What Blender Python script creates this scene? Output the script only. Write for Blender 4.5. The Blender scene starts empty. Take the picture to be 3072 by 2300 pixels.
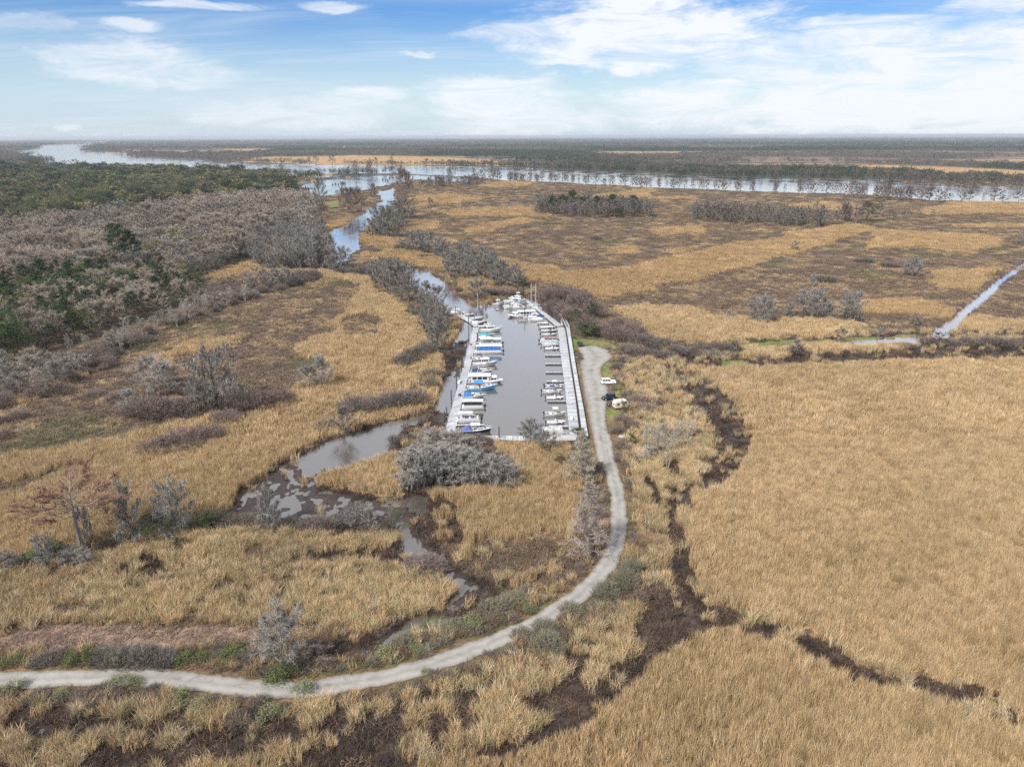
import bpy, bmesh, math, random
import numpy as np
from mathutils import Matrix, Vector
rnd = random.Random(7)
R = math.radians
scene = bpy.context.scene
col = scene.collection

# ------------------------------------------------------------------ camera
CAM_H = 78.0
FPX, CX, CY = 2129.0, 1536.0, 1150.0            # focal length and centre in photo pixels (3072 x 2300)
PITCH = math.atan((CY - 408.0) / FPX)
ROLL = R(-0.17)
camd = bpy.data.cameras.new('camera'); cam = bpy.data.objects.new('camera', camd); col.objects.link(cam)
CM = Matrix.Rotation(math.pi/2 - PITCH, 3, 'X') @ Matrix.Rotation(ROLL, 3, 'Z')
cam.matrix_world = Matrix.Translation((0, 0, CAM_H)) @ CM.to_4x4()
camd.sensor_width = 36.0; camd.lens = 36.0 * FPX / 3072.0
camd.clip_start = 0.5; camd.clip_end = 120000.0
scene.camera = cam
scene.render.resolution_x = 1024; scene.render.resolution_y = 766

# ------------------------------------------------------------------ sky, sun, exposure
SUN_EL, SUN_AZ = R(46), R(-140)                   # azimuth from +Y towards +X
world = bpy.data.worlds.new('World'); scene.world = world; world.use_nodes = True
wn, wl = world.node_tree.nodes, world.node_tree.links
wn.clear()
def N(nt, t, **kw):
    n = nt.nodes.new(t)
    for k, v in kw.items(): setattr(n, k, v)
    return n
def math_node(nt, op, a=None, b=None, c=None, clamp=False):
    n = nt.nodes.new('ShaderNodeMath'); n.operation = op; n.use_clamp = clamp
    for i, v in enumerate((a, b, c)):
        if v is None: continue
        if isinstance(v, (int, float)): n.inputs[i].default_value = v
        else: nt.links.new(v, n.inputs[i])
    return n.outputs[0]
wt = world.node_tree
out = N(wt, 'ShaderNodeOutputWorld'); bg = N(wt, 'ShaderNodeBackground'); bg.inputs[1].default_value = 0.085
sky = N(wt, 'ShaderNodeTexSky', sky_type='NISHITA'); sky.sun_disc = False
sky.sun_elevation = SUN_EL; sky.sun_rotation = SUN_AZ; sky.altitude = 80; sky.air_density = 1.0; sky.dust_density = 0.5; sky.ozone_density = 3.0
tc = N(wt, 'ShaderNodeTexCoord'); sep = N(wt, 'ShaderNodeSeparateXYZ'); wl.new(tc.outputs['Generated'], sep.inputs[0])
zc = math_node(wt, 'MAXIMUM', sep.outputs[2], 0.004)
zs = math_node(wt, 'ADD', zc, 0.10)
px_ = math_node(wt, 'DIVIDE', sep.outputs[0], zs); py_ = math_node(wt, 'DIVIDE', sep.outputs[1], zs)
cmb = N(wt, 'ShaderNodeCombineXYZ'); wl.new(px_, cmb.inputs[0]); wl.new(py_, cmb.inputs[1])
def wnoise(scale, rot, sx, sy, detail, rough, dist, off):
    mp = N(wt, 'ShaderNodeMapping'); mp.inputs['Rotation'].default_value = (0, 0, rot); mp.inputs['Scale'].default_value = (sx, sy, 1); mp.inputs['Location'].default_value = off
    wl.new(cmb.outputs[0], mp.inputs[0])
    nz = N(wt, 'ShaderNodeTexNoise'); nz.inputs['Scale'].default_value = scale; nz.inputs['Detail'].default_value = detail
    nz.inputs['Roughness'].default_value = rough; nz.inputs['Distortion'].default_value = dist
    wl.new(mp.outputs[0], nz.inputs['Vector']); return nz.outputs['Fac']
n_big = wnoise(0.55, 0.35, 0.75, 1.5, 3, 0.5, 0.3, (3.1, 1.7, 0))
n_wisp = wnoise(1.9, 0.30, 0.55, 2.6, 9, 0.66, 1.1, (0.4, 5.2, 0))
n_veil = wnoise(0.35, 0.2, 0.8, 1.2, 5, 0.6, 0.6, (7.7, 2.2, 0))
# hand-placed clouds by compass direction and elevation: (photo px x, y, half width, half height, weight)
def dir_of(px, py):
    d = CM @ Vector(((px - CX) / FPX, -(py - CY) / FPX, -1.0)); return d.normalized()
def az_el(px, py):
    d = dir_of(px, py); return math.atan2(d.x, d.y), math.asin(d.z)
CLOUDS = [(1940, 78, 270, 85, 1.0), (1850, 130, 240, 45, .9), (1640, 95, 190, 22, .7), (1700, 178, 110, 12, .75), (2080, 55, 120, 60, .9), (2560, 165, 420, 55, .75), (2960, 200, 260, 90, .85), (2720, 300, 380, 70, 1.0), (2950, 370, 260, 50, .9), (2200, 320, 330, 40, .9), (2080, 290, 120, 20, .7),
          (1480, 300, 170, 50, .8), (1580, 360, 180, 40, .75), (400, 180, 150, 42, .6), (470, 232, 170, 22, .6), (600, 14, 170, 9, .6), (1000, 18, 75, 11, .6), (1100, 292, 95, 20, .7), (900, 340, 260, 30, .5),
          (1262, 158, 50, 6, .6), (1870, 213, 36, 14, .8), (220, 374, 28, 8, .5), (2560, 62, 130, 10, .8), (2160, 262, 70, 16, .9), (2990, 14, 120, 16, .7), (385, 75, 60, 12, .6), (3020, 120, 160, 30, .7), (2350, 205, 120, 25, .5), (100, 60, 80, 14, .5)]
az = math_node(wt, 'ARCTAN2', sep.outputs[0], sep.outputs[1]); el = math_node(wt, 'ARCSINE', sep.outputs[2])
ae = N(wt, 'ShaderNodeCombineXYZ'); wl.new(az, ae.inputs[0]); wl.new(el, ae.inputs[1])
def anoise(scale, rot, sx, sy, detail, rough, dist, off=(0, 0, 0)):
    mp = N(wt, 'ShaderNodeMapping'); mp.inputs['Rotation'].default_value = (0, 0, rot); mp.inputs['Scale'].default_value = (sx, sy, 1); mp.inputs['Location'].default_value = off
    wl.new(ae.outputs[0], mp.inputs[0]); nz = N(wt, 'ShaderNodeTexNoise'); nz.inputs['Scale'].default_value = scale; nz.inputs['Detail'].default_value = detail; nz.inputs['Roughness'].default_value = rough; nz.inputs['Distortion'].default_value = dist
    wl.new(mp.outputs[0], nz.inputs['Vector']); return nz
warp = anoise(10.0, -.12, .5, 1.7, 9, .70, .3)
wv = N(wt, 'ShaderNodeVectorMath', operation='SUBTRACT'); wl.new(warp.outputs['Color'], wv.inputs[0]); wv.inputs[1].default_value = (.5, .5, .5)
acc = None
for (px, py, hw, hh, wgt) in CLOUDS:
    u, v = az_el(px, py); su = hw / FPX * 1.4; sv = hh / FPX * 1.6
    ws = N(wt, 'ShaderNodeVectorMath', operation='MULTIPLY'); wl.new(wv.outputs[0], ws.inputs[0]); ws.inputs[1].default_value = (max(su * 2.0, .10), max(sv * 3.0, .035), 0)
    wa = N(wt, 'ShaderNodeVectorMath', operation='ADD'); wl.new(ae.outputs[0], wa.inputs[0]); wl.new(ws.outputs[0], wa.inputs[1])
    sb = N(wt, 'ShaderNodeVectorMath', operation='SUBTRACT'); wl.new(wa.outputs[0], sb.inputs[0]); sb.inputs[1].default_value = (u, v, 0)
    dv = N(wt, 'ShaderNodeVectorMath', operation='DIVIDE'); wl.new(sb.outputs[0], dv.inputs[0]); dv.inputs[1].default_value = (su, sv, 1)
    ln = N(wt, 'ShaderNodeVectorMath', operation='LENGTH'); wl.new(dv.outputs[0], ln.inputs[0])
    mr = N(wt, 'ShaderNodeMapRange', interpolation_type='SMOOTHSTEP'); wl.new(ln.outputs['Value'], mr.inputs[0])
    mr.inputs[1].default_value = 1.12; mr.inputs[2].default_value = 0.5; mr.inputs[3].default_value = 0.0; mr.inputs[4].default_value = wgt
    acc = mr.outputs[0] if acc is None else math_node(wt, 'MAXIMUM', acc, mr.outputs[0])
# fibrous break-up, a thin wispy layer everywhere and a milky veil towards the horizon
fibn = anoise(26.0, -.2, .35, 1.6, 9, .68, .8)
fib = N(wt, 'ShaderNodeMapRange'); wl.new(fibn.outputs['Fac'], fib.inputs[0]); fib.inputs[1].default_value = .32; fib.inputs[2].default_value = .58; fib.inputs[3].default_value = .30; fib.inputs[4].default_value = 1.25
cl1 = math_node(wt, 'MULTIPLY', acc, fib.outputs[0], clamp=True)
thin = N(wt, 'ShaderNodeMapRange'); wl.new(math_node(wt, 'ADD', math_node(wt, 'MULTIPLY', n_wisp, .45), math_node(wt, 'MULTIPLY', n_big, .6)), thin.inputs[0])
thin.inputs[1].default_value = .50; thin.inputs[2].default_value = .80; thin.inputs[3].default_value = 0; thin.inputs[4].default_value = .5
veil = N(wt, 'ShaderNodeMapRange', interpolation_type='SMOOTHSTEP'); wl.new(sep.outputs[2], veil.inputs[0]); veil.inputs[1].default_value = .165; veil.inputs[2].default_value = .0; veil.inputs[3].default_value = .0; veil.inputs[4].default_value = .74
veil2 = math_node(wt, 'MULTIPLY', veil.outputs[0], math_node(wt, 'ADD', math_node(wt, 'MULTIPLY', n_veil, .5), .75), clamp=True)
high = N(wt, 'ShaderNodeMapRange', interpolation_type='SMOOTHSTEP'); wl.new(sep.outputs[2], high.inputs[0]); high.inputs[1].default_value = .145; high.inputs[2].default_value = .19; high.inputs[3].default_value = 0; high.inputs[4].default_value = 1.0
hi2 = math_node(wt, 'MULTIPLY', high.outputs[0], math_node(wt, 'ADD', math_node(wt, 'MULTIPLY', n_big, .7), .35), clamp=True)   # closed thin cloud overhead, which softens the light
cov = math_node(wt, 'MAXIMUM', math_node(wt, 'MAXIMUM', cl1, hi2), thin.outputs[0])
hs = N(wt, 'ShaderNodeHueSaturation'); hs.inputs['Hue'].default_value = .518; hs.inputs['Saturation'].default_value = 1.5; hs.inputs['Value'].default_value = .95; wl.new(sky.outputs[0], hs.inputs['Color'])
mixv = N(wt, 'ShaderNodeMixRGB'); wl.new(veil2, mixv.inputs[0]); mixv.use_clamp = False; wl.new(hs.outputs[0], mixv.inputs[1]); mixv.inputs[2].default_value = (4.6, 5.7, 7.1, 1)
mixc = N(wt, 'ShaderNodeMixRGB'); wl.new(cov, mixc.inputs[0]); wl.new(mixv.outputs[0], mixc.inputs[1]); mixc.inputs[2].default_value = (6.9, 7.2, 7.6, 1)
wl.new(mixc.outputs[0], bg.inputs[0]); wl.new(bg.outputs[0], out.inputs[0])

sund = bpy.data.lights.new('sun', 'SUN'); sund.energy = 3.5; sund.angle = R(9); sund.color = (1.0, .95, .88)
sun = bpy.data.objects.new('sun', sund); col.objects.link(sun)
sdir = Vector((math.sin(SUN_AZ) * math.cos(SUN_EL), math.cos(SUN_AZ) * math.cos(SUN_EL), math.sin(SUN_EL)))
sun.rotation_euler = sdir.to_track_quat('Z', 'Y').to_euler(); sun.location = (0, 0, 300)
vs = scene.view_settings; vs.view_transform = 'Standard'; vs.look = 'None'; vs.exposure = 0.66; vs.gamma = 1.0; vs.use_curve_mapping = False
cy = scene.cycles
cy.max_bounces = 4; cy.diffuse_bounces = 1; cy.glossy_bounces = 3; cy.transmission_bounces = 3; cy.transparent_max_bounces = 8; cy.volume_bounces = 0
cy.use_denoising = False; cy.use_adaptive_sampling = True; cy.adaptive_threshold = 0.02; cy.caustics_reflective = False; cy.caustics_refractive = False

# ------------------------------------------------------------------ pixels to places on the ground
CMn = np.array(CM)
def ground(px, py, z=0.0):
    d = CM @ Vector(((px - CX) / FPX, -(py - CY) / FPX, -1.0))
    t = (CAM_H - z) / max(-d.z, 1e-4); t = min(t, 60000.0)
    return Vector((d.x * t, d.y * t, z))
def project(p):
    v = CM.transposed() @ (Vector(p) - Vector((0, 0, CAM_H)))
    return CX + FPX * v.x / -v.z, CY - FPX * v.y / -v.z
def depth(p): return -(CM.transposed() @ (Vector(p) - Vector((0, 0, CAM_H)))).z
VIEWS = {'A': (0, 0, 2212/3072), 'B': (900, 500, 2.208), 'C': (0, 480, 2.208), 'E': (1700, 500, 2212/1372), 'F': (0, 1150, 2.208), 'G': (900, 1250, 2.208),
         'H': (0, 1700, 2212/1100), 'I': (1000, 1700, 2212/1100), 'J': (1900, 1000, 1493/1172), 'K': (1300, 820, 1717/560), 'M': (0, 380, 2.212), 'N': (900, 380, 2212/1100), 'O': (1900, 380, 2212/1172), 'P': (1700, 1000, 3.68)}
def vp(view, x, y):
    x0, y0, s = VIEWS[view]; return x0 + x / s, y0 + y / s
def G(view, x, y, z=0.0): return ground(*vp(view, x, y), z)
def height_for(base, hpx):
    """metres of upright height that span hpx photo pixels above a ground point"""
    bx, by = project(base); lo, hi = 0.0, 60.0
    for _ in range(30):
        m = (lo + hi) / 2
        if by - project((base[0], base[1], base[2] + m))[1] < hpx: lo = m
        else: hi = m
    return lo

# ------------------------------------------------------------------ noise helpers (numpy)
def _hash(ix, iy, s):
    h = (ix.astype(np.int64) * 374761393 + iy.astype(np.int64) * 668265263 + s * 1442695041) & 0xFFFFFFFF
    h = ((h ^ (h >> 13)) * 1274126177) & 0xFFFFFFFF
    return ((h ^ (h >> 16)) & 0xFFFFFF) / float(0xFFFFFF)
def vnoise(x, y, s=0):
    ix = np.floor(x); iy = np.floor(y); fx = x - ix; fy = y - iy
    fx = fx * fx * (3 - 2 * fx); fy = fy * fy * (3 - 2 * fy)
    a = _hash(ix, iy, s); b = _hash(ix + 1, iy, s); c = _hash(ix, iy + 1, s); d = _hash(ix + 1, iy + 1, s)
    return (a * (1 - fx) + b * fx) * (1 - fy) + (c * (1 - fx) + d * fx) * fy
def fbm(x, y, s=0, o=4):
    v = 0; a = .5; t = 0
    for i in range(o):
        v = v + a * vnoise(x, y, s + i * 17); t += a; a *= .5; x = x * 2.03 + 11.3; y = y * 2.03 + 5.7
    return v / t
# ------------------------------------------------------------------ what grows where: polygons read off the photograph, laid on the ground
BROWN, TAN, ORANGE, ROUGH, MUD, WATER, GRASS, PINK, FLOOR, VERGE, SWAMP, FARWOOD, DITCH, FLAT = range(14)
POLYS = []
def zone_poly(z, view, pts, warp=1.0, grow=0):
    w = np.array([tuple(G(view, x, y)[:2]) for x, y in pts]); POLYS.append((z, w, warp))
# -- far side of the river
zone_poly(FARWOOD, 'A', [(-300, 295), (2500, 295), (2500, 408), (2212, 398), (1900, 380), (1500, 372), (1200, 362), (900, 357), (500, 352), (350, 342), (180, 320), (0, 320), (-300, 330)])
zone_poly(ORANGE, 'A', [(500, 353), (520, 343), (600, 339), (750, 336), (860, 337), (950, 341), (1100, 348), (1330, 354), (1200, 360), (950, 358), (700, 357)])
zone_poly(ORANGE, 'A', [(1230, 337), (1300, 329), (1480, 330), (1530, 335), (1400, 339)])
zone_poly(ORANGE, 'A', [(1760, 360), (1900, 357), (2050, 362), (2300, 372), (2300, 395), (2100, 384), (1900, 373)])
zone_poly(BROWN, 'A', [(1560, 340), (1900, 342), (2300, 352), (2300, 362), (1900, 352), (1600, 348)])
zone_poly(ORANGE, 'A', [(1480, 321), (1640, 320), (1640, 324), (1500, 325)])
zone_poly(ORANGE, 'A', [(300, 331), (420, 327), (560, 322), (620, 325), (480, 331), (360, 336)])
zone_poly(ORANGE, 'A', [(650, 318), (800, 316), (900, 318), (760, 322)])
zone_poly(BROWN, 'A', [(1800, 325), (2300, 330), (2300, 340), (2000, 336), (1800, 330)])
zone_poly(FARWOOD, 'A', [(-300, 300), (60, 300), (110, 304), (190, 305), (90, 313), (0, 318), (-300, 330)])
# -- the river, the lagoon and the creek
zone_poly(WATER, 'M', [(60, 178), (150, 160), (200, 155), (270, 135), (300, 122), (480, 118), (680, 114), (620, 125), (560, 145), (545, 165), (780, 177), (870, 187), (940, 202), (1080, 212), (1270, 217), (1340, 227), (1480, 242), (1550, 250), (2212, 257),
                       (2212, 316), (1560, 320), (1250, 318), (900, 310), (600, 290), (380, 266), (320, 255), (230, 225), (180, 205), (100, 190)], 1.0)
zone_poly(WATER, 'M', [(330, 112), (520, 104), (740, 99), (770, 102), (560, 112), (400, 117)], .5)
zone_poly(WATER, 'N', [(-20, 232), (540, 236), (850, 239), (1250, 246), (1500, 256), (1750, 269), (2000, 276), (2260, 286), (2260, 364), (1720, 350), (1600, 336), (1240, 330), (1070, 306), (900, 296), (600, 281), (480, 283), (-20, 288)], .6)
zone_poly(WATER, 'O', [(-20, 262), (180, 275), (600, 286), (900, 296), (1250, 303), (1350, 299), (1450, 311), (1700, 323), (2212, 336), (2600, 350), (2600, 445), (2212, 430), (1750, 421), (1500, 402), (1350, 388), (1200, 381), (900, 376), (600, 366), (240, 352), (-20, 342)], .6)
zone_poly(ORANGE, 'M', [(-300, 235), (0, 235), (180, 255), (300, 268), (290, 285), (0, 265), (-300, 262)])
zone_poly(SWAMP, 'N', [(-90, 330), (0, 328), (300, 308), (480, 294), (700, 292), (900, 302), (1065, 314), (1060, 335), (900, 335), (700, 322), (590, 345), (460, 368), (420, 385), (330, 400), (180, 420), (0, 432), (-90, 430), (-110, 380)], .5)
zone_poly(WATER, 'N', [(60, 335), (300, 312), (480, 297), (700, 296), (860, 303), (800, 318), (700, 316), (590, 330), (430, 372), (300, 395), (180, 412), (40, 425), (0, 380)], .5)
zone_poly(ORANGE, 'M', [(1500, 328), (1800, 322), (2212, 320), (2212, 330), (1800, 345), (1600, 345)], .5)
zone_poly(WATER, 'N', [(80, 300), (240, 296), (240, 303), (90, 308)], .3)
zone_poly(MUD, 'N', [(0, 320), (310, 296), (480, 285), (700, 286), (1060, 306), (1060, 312), (700, 292), (480, 292), (310, 304), (0, 332)], .2)
zone_poly(GRASS, 'N', [(150, 455), (250, 445), (270, 470), (180, 490)], .5)
zone_poly(BROWN, 'N', [(-40, 430), (200, 420), (480, 370), (590, 345), (590, 370), (490, 430), (400, 500), (330, 540), (300, 560), (180, 610), (0, 620)], .5)
zone_poly(GRASS, 'N', [(150, 455), (260, 445), (270, 470), (170, 495)], .5)
zone_poly(ORANGE, 'N', [(20, 620), (180, 590), (300, 550), (310, 570), (180, 630), (60, 640)], .5)
zone_poly(MUD, 'B', [(560, 690), (640, 668), (700, 690), (745, 740), (760, 790), (800, 845), (870, 870), (960, 950), (1000, 1000), (985, 1060), (1000, 985), (900, 905), (790, 850)], .5)
zone_poly(WATER, 'B', [(1120, 905), (1060, 862), (1010, 822), (985, 782), (940, 742), (850, 692), (760, 667), (640, 645), (480, 640), (330, 640), (230, 650), (180, 620), (220, 560), (200, 500), (180, 440), (240, 410), (330, 350), (400, 312), (450, 280), (540, 230), (520, 190), (500, 168), (640, 138), (645, 220), (600, 290), (530, 330), (490, 380), (420, 430), (405, 480), (430, 520), (400, 560), (330, 590), (300, 625), (480, 660), (640, 675), (690, 695), (730, 745), (750, 795), (790, 845), (860, 870), (960, 945), (990, 990), (1120, 960)], .45)
# -- left bank
zone_poly(FLOOR, 'A', [(-400, 366), (120, 362), (500, 376), (600, 388), (660, 410), (690, 440), (680, 490), (715, 540), (700, 580), (560, 585), (450, 585), (430, 650), (380, 690), (150, 760), (0, 850), (-400, 1000)], 1.5)
zone_poly(ORANGE, 'C', [(1350, 790), (1500, 720), (1680, 680), (1740, 745), (2208, 740), (2208, 795), (2050, 790), (1700, 770), (1400, 800)])
zone_poly(TAN, 'B', [(0, 700), (200, 690), (220, 720), (440, 740), (480, 840), (560, 860), (700, 940), (780, 1010), (830, 1060), (830, 1130), (860, 1180), (700, 1240), (600, 1290), (480, 1340), (200, 1400), (170, 1310), (20, 1260), (10, 1200), (130, 1130), (280, 1110), (180, 1060), (330, 960), (350, 880), (430, 870), (400, 800), (300, 760), (0, 750)])
zone_poly(BROWN, 'B', [(270, 1010), (450, 960), (600, 1050), (520, 1110), (400, 1135), (270, 1110)])
zone_poly(TAN, 'A', [(0, 848), (90, 825), (190, 810), (60, 870), (-100, 900)])
zone_poly(TAN, 'C', [(940, 1420), (1030, 1300), (1300, 1200), (1600, 1180), (1600, 1230), (1200, 1290), (1050, 1420)], 1.6)
zone_poly(TAN, 'A', [(-400, 1100), (-100, 1010), (0, 1000), (60, 985), (200, 960), (330, 935), (420, 900), (530, 905), (620, 870), (650, 830), (720, 800), (830, 775), (900, 758), (955, 765), (955, 800), (940, 870), (900, 890), (830, 910), (770, 930), (700, 945), (640, 980), (570, 1030), (520, 1060), (500, 1105), (420, 1105), (300, 1120), (280, 1165), (100, 1220), (-100, 1240), (-400, 1290)])
zone_poly(BROWN, 'A', [(-200, 1050), (60, 1025), (180, 1010), (200, 1025), (60, 1055), (-200, 1100)], 1.8)
zone_poly(SWAMP, 'B', [(930, 1200), (1060, 1080), (1090, 1050), (1180, 1060), (1160, 1300), (1090, 1420), (1020, 1656), (960, 1740), (820, 1740), (700, 1740), (880, 1640), (910, 1480), (945, 1380)], .5)
zone_poly(WATER, 'B', [(1075, 1010), (1150, 1050), (1160, 1090), (1120, 1130), (1060, 1180), (1030, 1140), (1070, 1080)], .5)
zone_poly(MUD, 'B', [(950, 1230), (1040, 1180), (1090, 1170), (1100, 1240), (1040, 1330), (1000, 1385), (950, 1385)], .8)
zone_poly(TAN, 'B', [(970, 1050), (1055, 1010), (1072, 1060), (1030, 1130), (990, 1180), (960, 1170)], .4)
zone_poly(WATER, 'B', [(950, 1430), (1000, 1390), (1070, 1400), (1050, 1500), (1000, 1620), (890, 1630), (920, 1560)], .6)
# -- the pond and the mud flat
zone_poly(MUD, 'A', [(505, 1105), (520, 1060), (570, 1028), (640, 980), (710, 946), (770, 928), (830, 908), (900, 888), (945, 870), (962, 905), (962, 955), (880, 968), (880, 1068), (935, 1070), (1000, 1110), (1000, 1160), (1060, 1185), (1200, 1190), (1240, 1215), (1100, 1285), (1000, 1340), (850, 1400), (720, 1445), (670, 1400), (560, 1390), (540, 1370), (700, 1395), (780, 1370), (900, 1330), (985, 1290), (860, 1210), (640, 1215), (560, 1200), (840, 1150), (560, 1140)], 1.0)
zone_poly(SWAMP, 'A', [(508, 1100), (525, 1064), (570, 1034), (640, 985), (700, 1010), (690, 1060), (760, 1080), (860, 1076), (900, 1085), (895, 1120), (870, 1160), (850, 1140), (560, 1130)], .8)
zone_poly(WATER, 'A', [(636, 990), (720, 950), (850, 912), (935, 888), (925, 905), (870, 925), (850, 950), (860, 966), (800, 1000), (690, 1018), (660, 1030), (650, 1010)], .6)
zone_poly(WATER, 'A', [(800, 1072), (900, 1078), (890, 1092), (850, 1088)], .6)
zone_poly(WATER, 'A', [(862, 1135), (880, 1150), (890, 1175), (930, 1190), (945, 1205), (900, 1195), (868, 1178)], .5)
zone_poly(SWAMP, 'A', [(862, 1140), (900, 1165), (950, 1200), (1010, 1245), (1040, 1270), (1000, 1310), (860, 1380), (770, 1430), (740, 1420), (860, 1360), (985, 1295), (1000, 1265), (940, 1225), (870, 1195)], .8)
zone_poly(TAN, 'A', [(682, 1042), (692, 1022), (760, 1002), (820, 985), (860, 975), (885, 985), (872, 1072), (790, 1066), (705, 1058)], .6)
zone_poly(ROUGH, 'A', [(-400, 1320), (-100, 1270), (0, 1250), (220, 1205), (330, 1165), (560, 1150), (858, 1148), (862, 1172), (830, 1190), (700, 1193), (640, 1212), (690, 1228), (800, 1205), (870, 1215), (950, 1235), (990, 1258), (985, 1285), (940, 1315), (840, 1350), (760, 1372), (700, 1392), (660, 1352), (400, 1362), (0, 1372), (-400, 1390)], .8)
zone_poly(MUD, 'A', [(240, 1230), (330, 1215), (370, 1240), (300, 1260), (240, 1255)], 2.0)
zone_poly(TAN, 'A', [(1060, 955), (1222, 955), (1235, 1040), (1280, 1075), (1240, 1100), (1245, 1180), (1200, 1160), (1100, 1165), (1010, 1170), (995, 1130), (950, 1105), (930, 1075), (1000, 1065), (1110, 1060), (1120, 1000)], .9)
zone_poly(FLAT, 'G', [(880, 830), (1100, 860), (1300, 860), (1500, 830), (1700, 860), (1800, 980), (1640, 1080), (1400, 1130), (1150, 1060), (1000, 960)], 1.0)
zone_poly(MUD, 'G', [(880, 560), (1000, 560), (1060, 620), (1000, 740), (1080, 860), (900, 860), (850, 700)], .8)
for pts in ([(880, 620), (960, 590), (1010, 620), (990, 680), (900, 670)], [(1080, 800), (1150, 820), (1150, 940), (1080, 960)], [(1400, 1120), (1540, 1060), (1550, 1110), (1420, 1160)], [(1640, 1020), (1730, 1000), (1720, 1070), (1650, 1080)], [(890, 760), (1010, 740), (1010, 810), (920, 820)]):
    zone_poly(TAN, 'G', pts, .4)
for pts in ([(655, 715), (705, 730), (725, 800), (785, 850), (805, 930), (740, 935), (650, 865)], [(1050, 1090), (1115, 1120), (1085, 1185), (1000, 1245), (925, 1275), (1000, 1205), (1035, 1160)], [(760, 1310), (870, 1285), (810, 1350), (700, 1415), (600, 1485), (550, 1485), (660, 1395)], [(700, 560), (830, 545), (860, 600), (800, 640), (720, 610)]):
    zone_poly(WATER, 'G', pts, .7)
zone_poly(PINK, 'A', [(-400, 1400), (0, 1377), (120, 1362), (200, 1356), (540, 1366), (565, 1385), (530, 1400), (330, 1408), (0, 1408), (-400, 1425)], .7)
# -- land between the creek and the river
zone_poly(ORANGE, 'B', [(1180, 135), (1220, 115), (1500, 95), (1550, 110), (1480, 130), (1250, 140)])
for pts in ([(705, 215), (800, 195), (1000, 190), (1230, 212), (1000, 250), (720, 280)], [(880, 310), (1300, 272), (1530, 270), (1560, 310), (1700, 330), (1400, 332), (1000, 330)], [(1080, 425), (1250, 380), (1500, 350), (1520, 370), (1250, 437), (1100, 440)],
            [(690, 405), (790, 370), (920, 370), (900, 412), (700, 425)], [(405, 482), (430, 458), (640, 480), (660, 510), (560, 535), (450, 512)], [(540, 555), (700, 560), (950, 630), (962, 692), (900, 690), (700, 642), (500, 632), (330, 600)],
            [(880, 490), (1050, 485), (1040, 512), (890, 512)], [(1060, 750), (1200, 740), (1300, 780), (1290, 830), (1150, 862), (1060, 832)], [(1300, 600), (1450, 640), (1700, 690), (1720, 712), (2208, 700), (2400, 690), (2208, 800), (2000, 885), (1900, 840), (1700, 780), (1500, 750), (1450, 690)],
            [(1850, 205), (2000, 190), (2300, 170), (2300, 200), (1950, 225)], [(2030, 560), (2150, 535), (2260, 540), (2260, 575), (2100, 575)], [(1130, 875), (1230, 860), (1300, 880), (1250, 900)]):
    zone_poly(ORANGE, 'B', pts, .9)
for pts in ([(420, 300), (640, 290), (690, 322), (440, 336)], [(200, 402), (330, 394), (325, 417), (220, 417)], [(470, 402), (560, 394), (592, 420), (485, 417)], [(100, 560), (420, 465), (640, 420), (900, 370), (1200, 310), (1420, 278), (1500, 300), (1320, 355), (1130, 420), (900, 480), (700, 540), (500, 590), (250, 645), (120, 650)],
            [(1440, 310), (1600, 318), (2000, 340), (2110, 350), (2120, 375), (1960, 400), (1950, 424), (1700, 384), (1480, 390), (1420, 405), (1520, 350)], [(1760, 572), (1830, 512), (2050, 500), (2115, 490), (2060, 560), (1950, 602), (1800, 592)], [(1430, 655), (1700, 640), (1885, 700), (1850, 735), (1600, 712), (1430, 705)],
            [(1880, 285), (2000, 278), (2300, 275), (2300, 300), (1920, 297)], [(1660, 215), (1850, 182), (2000, 172), (2300, 172), (2300, 220), (1750, 232)], [(1040, 190), (1250, 178), (1420, 190), (1400, 215), (1200, 205)], [(400, 152), (640, 150), (640, 160), (440, 160)], [(60, 150), (400, 105), (420, 118), (150, 160)], [(2000, 200), (2212, 205), (2400, 210), (2400, 240), (2050, 228)]):
    zone_poly(ORANGE, 'E', pts, 1.0)
zone_poly(TAN, 'E', [(240, 692), (400, 680), (560, 690), (800, 740), (1100, 742), (1330, 750), (1460, 780), (1440, 812), (1200, 832), (900, 842), (600, 852), (400, 842), (370, 780), (280, 735)])
zone_poly(TAN, 'E', [(1840, 800), (1900, 760), (1960, 720), (2212, 760), (2400, 770), (2400, 800), (2000, 802), (1860, 806)])
zone_poly(BROWN, 'E', [(480, 560), (700, 570), (760, 640), (600, 690), (420, 670), (250, 660)], 1.5)
# -- ditch band north of the reed field
zone_poly(DITCH, 'A', [(1320, 790), (1350, 745), (1480, 742), (1700, 737), (1900, 720), (2005, 716), (2300, 712), (2300, 775), (1900, 783), (1600, 792), (1485, 797), (1420, 790)], .7)
zone_poly(GRASS, 'A', [(1490, 750), (1600, 744), (1850, 733), (1990, 725), (1990, 731), (1850, 742), (1700, 752), (1500, 757)], .5)
zone_poly(WATER, 'A', [(1810, 742), (1860, 735), (1960, 731), (2040, 733), (1960, 739), (1860, 744)], .3)
zone_poly(TAN, 'A', [(1590, 762), (1760, 750), (1870, 748), (1960, 748), (1960, 757), (1800, 764), (1600, 772)], .6)
zone_poly(MUD, 'A', [(1480, 790), (1600, 780), (1800, 768), (2300, 758), (2300, 772), (1900, 780), (1600, 790)], .6)
zone_poly(GRASS, 'A', [(1560, 780), (1590, 776), (1630, 790), (1600, 794), (1560, 792)], .4)
zone_poly(WATER, 'A', [(2005, 722), (2050, 690), (2120, 630), (2212, 565), (2300, 505), (2300, 520), (2212, 580), (2140, 640), (2080, 695), (2050, 722), (2030, 732)], .15)
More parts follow.
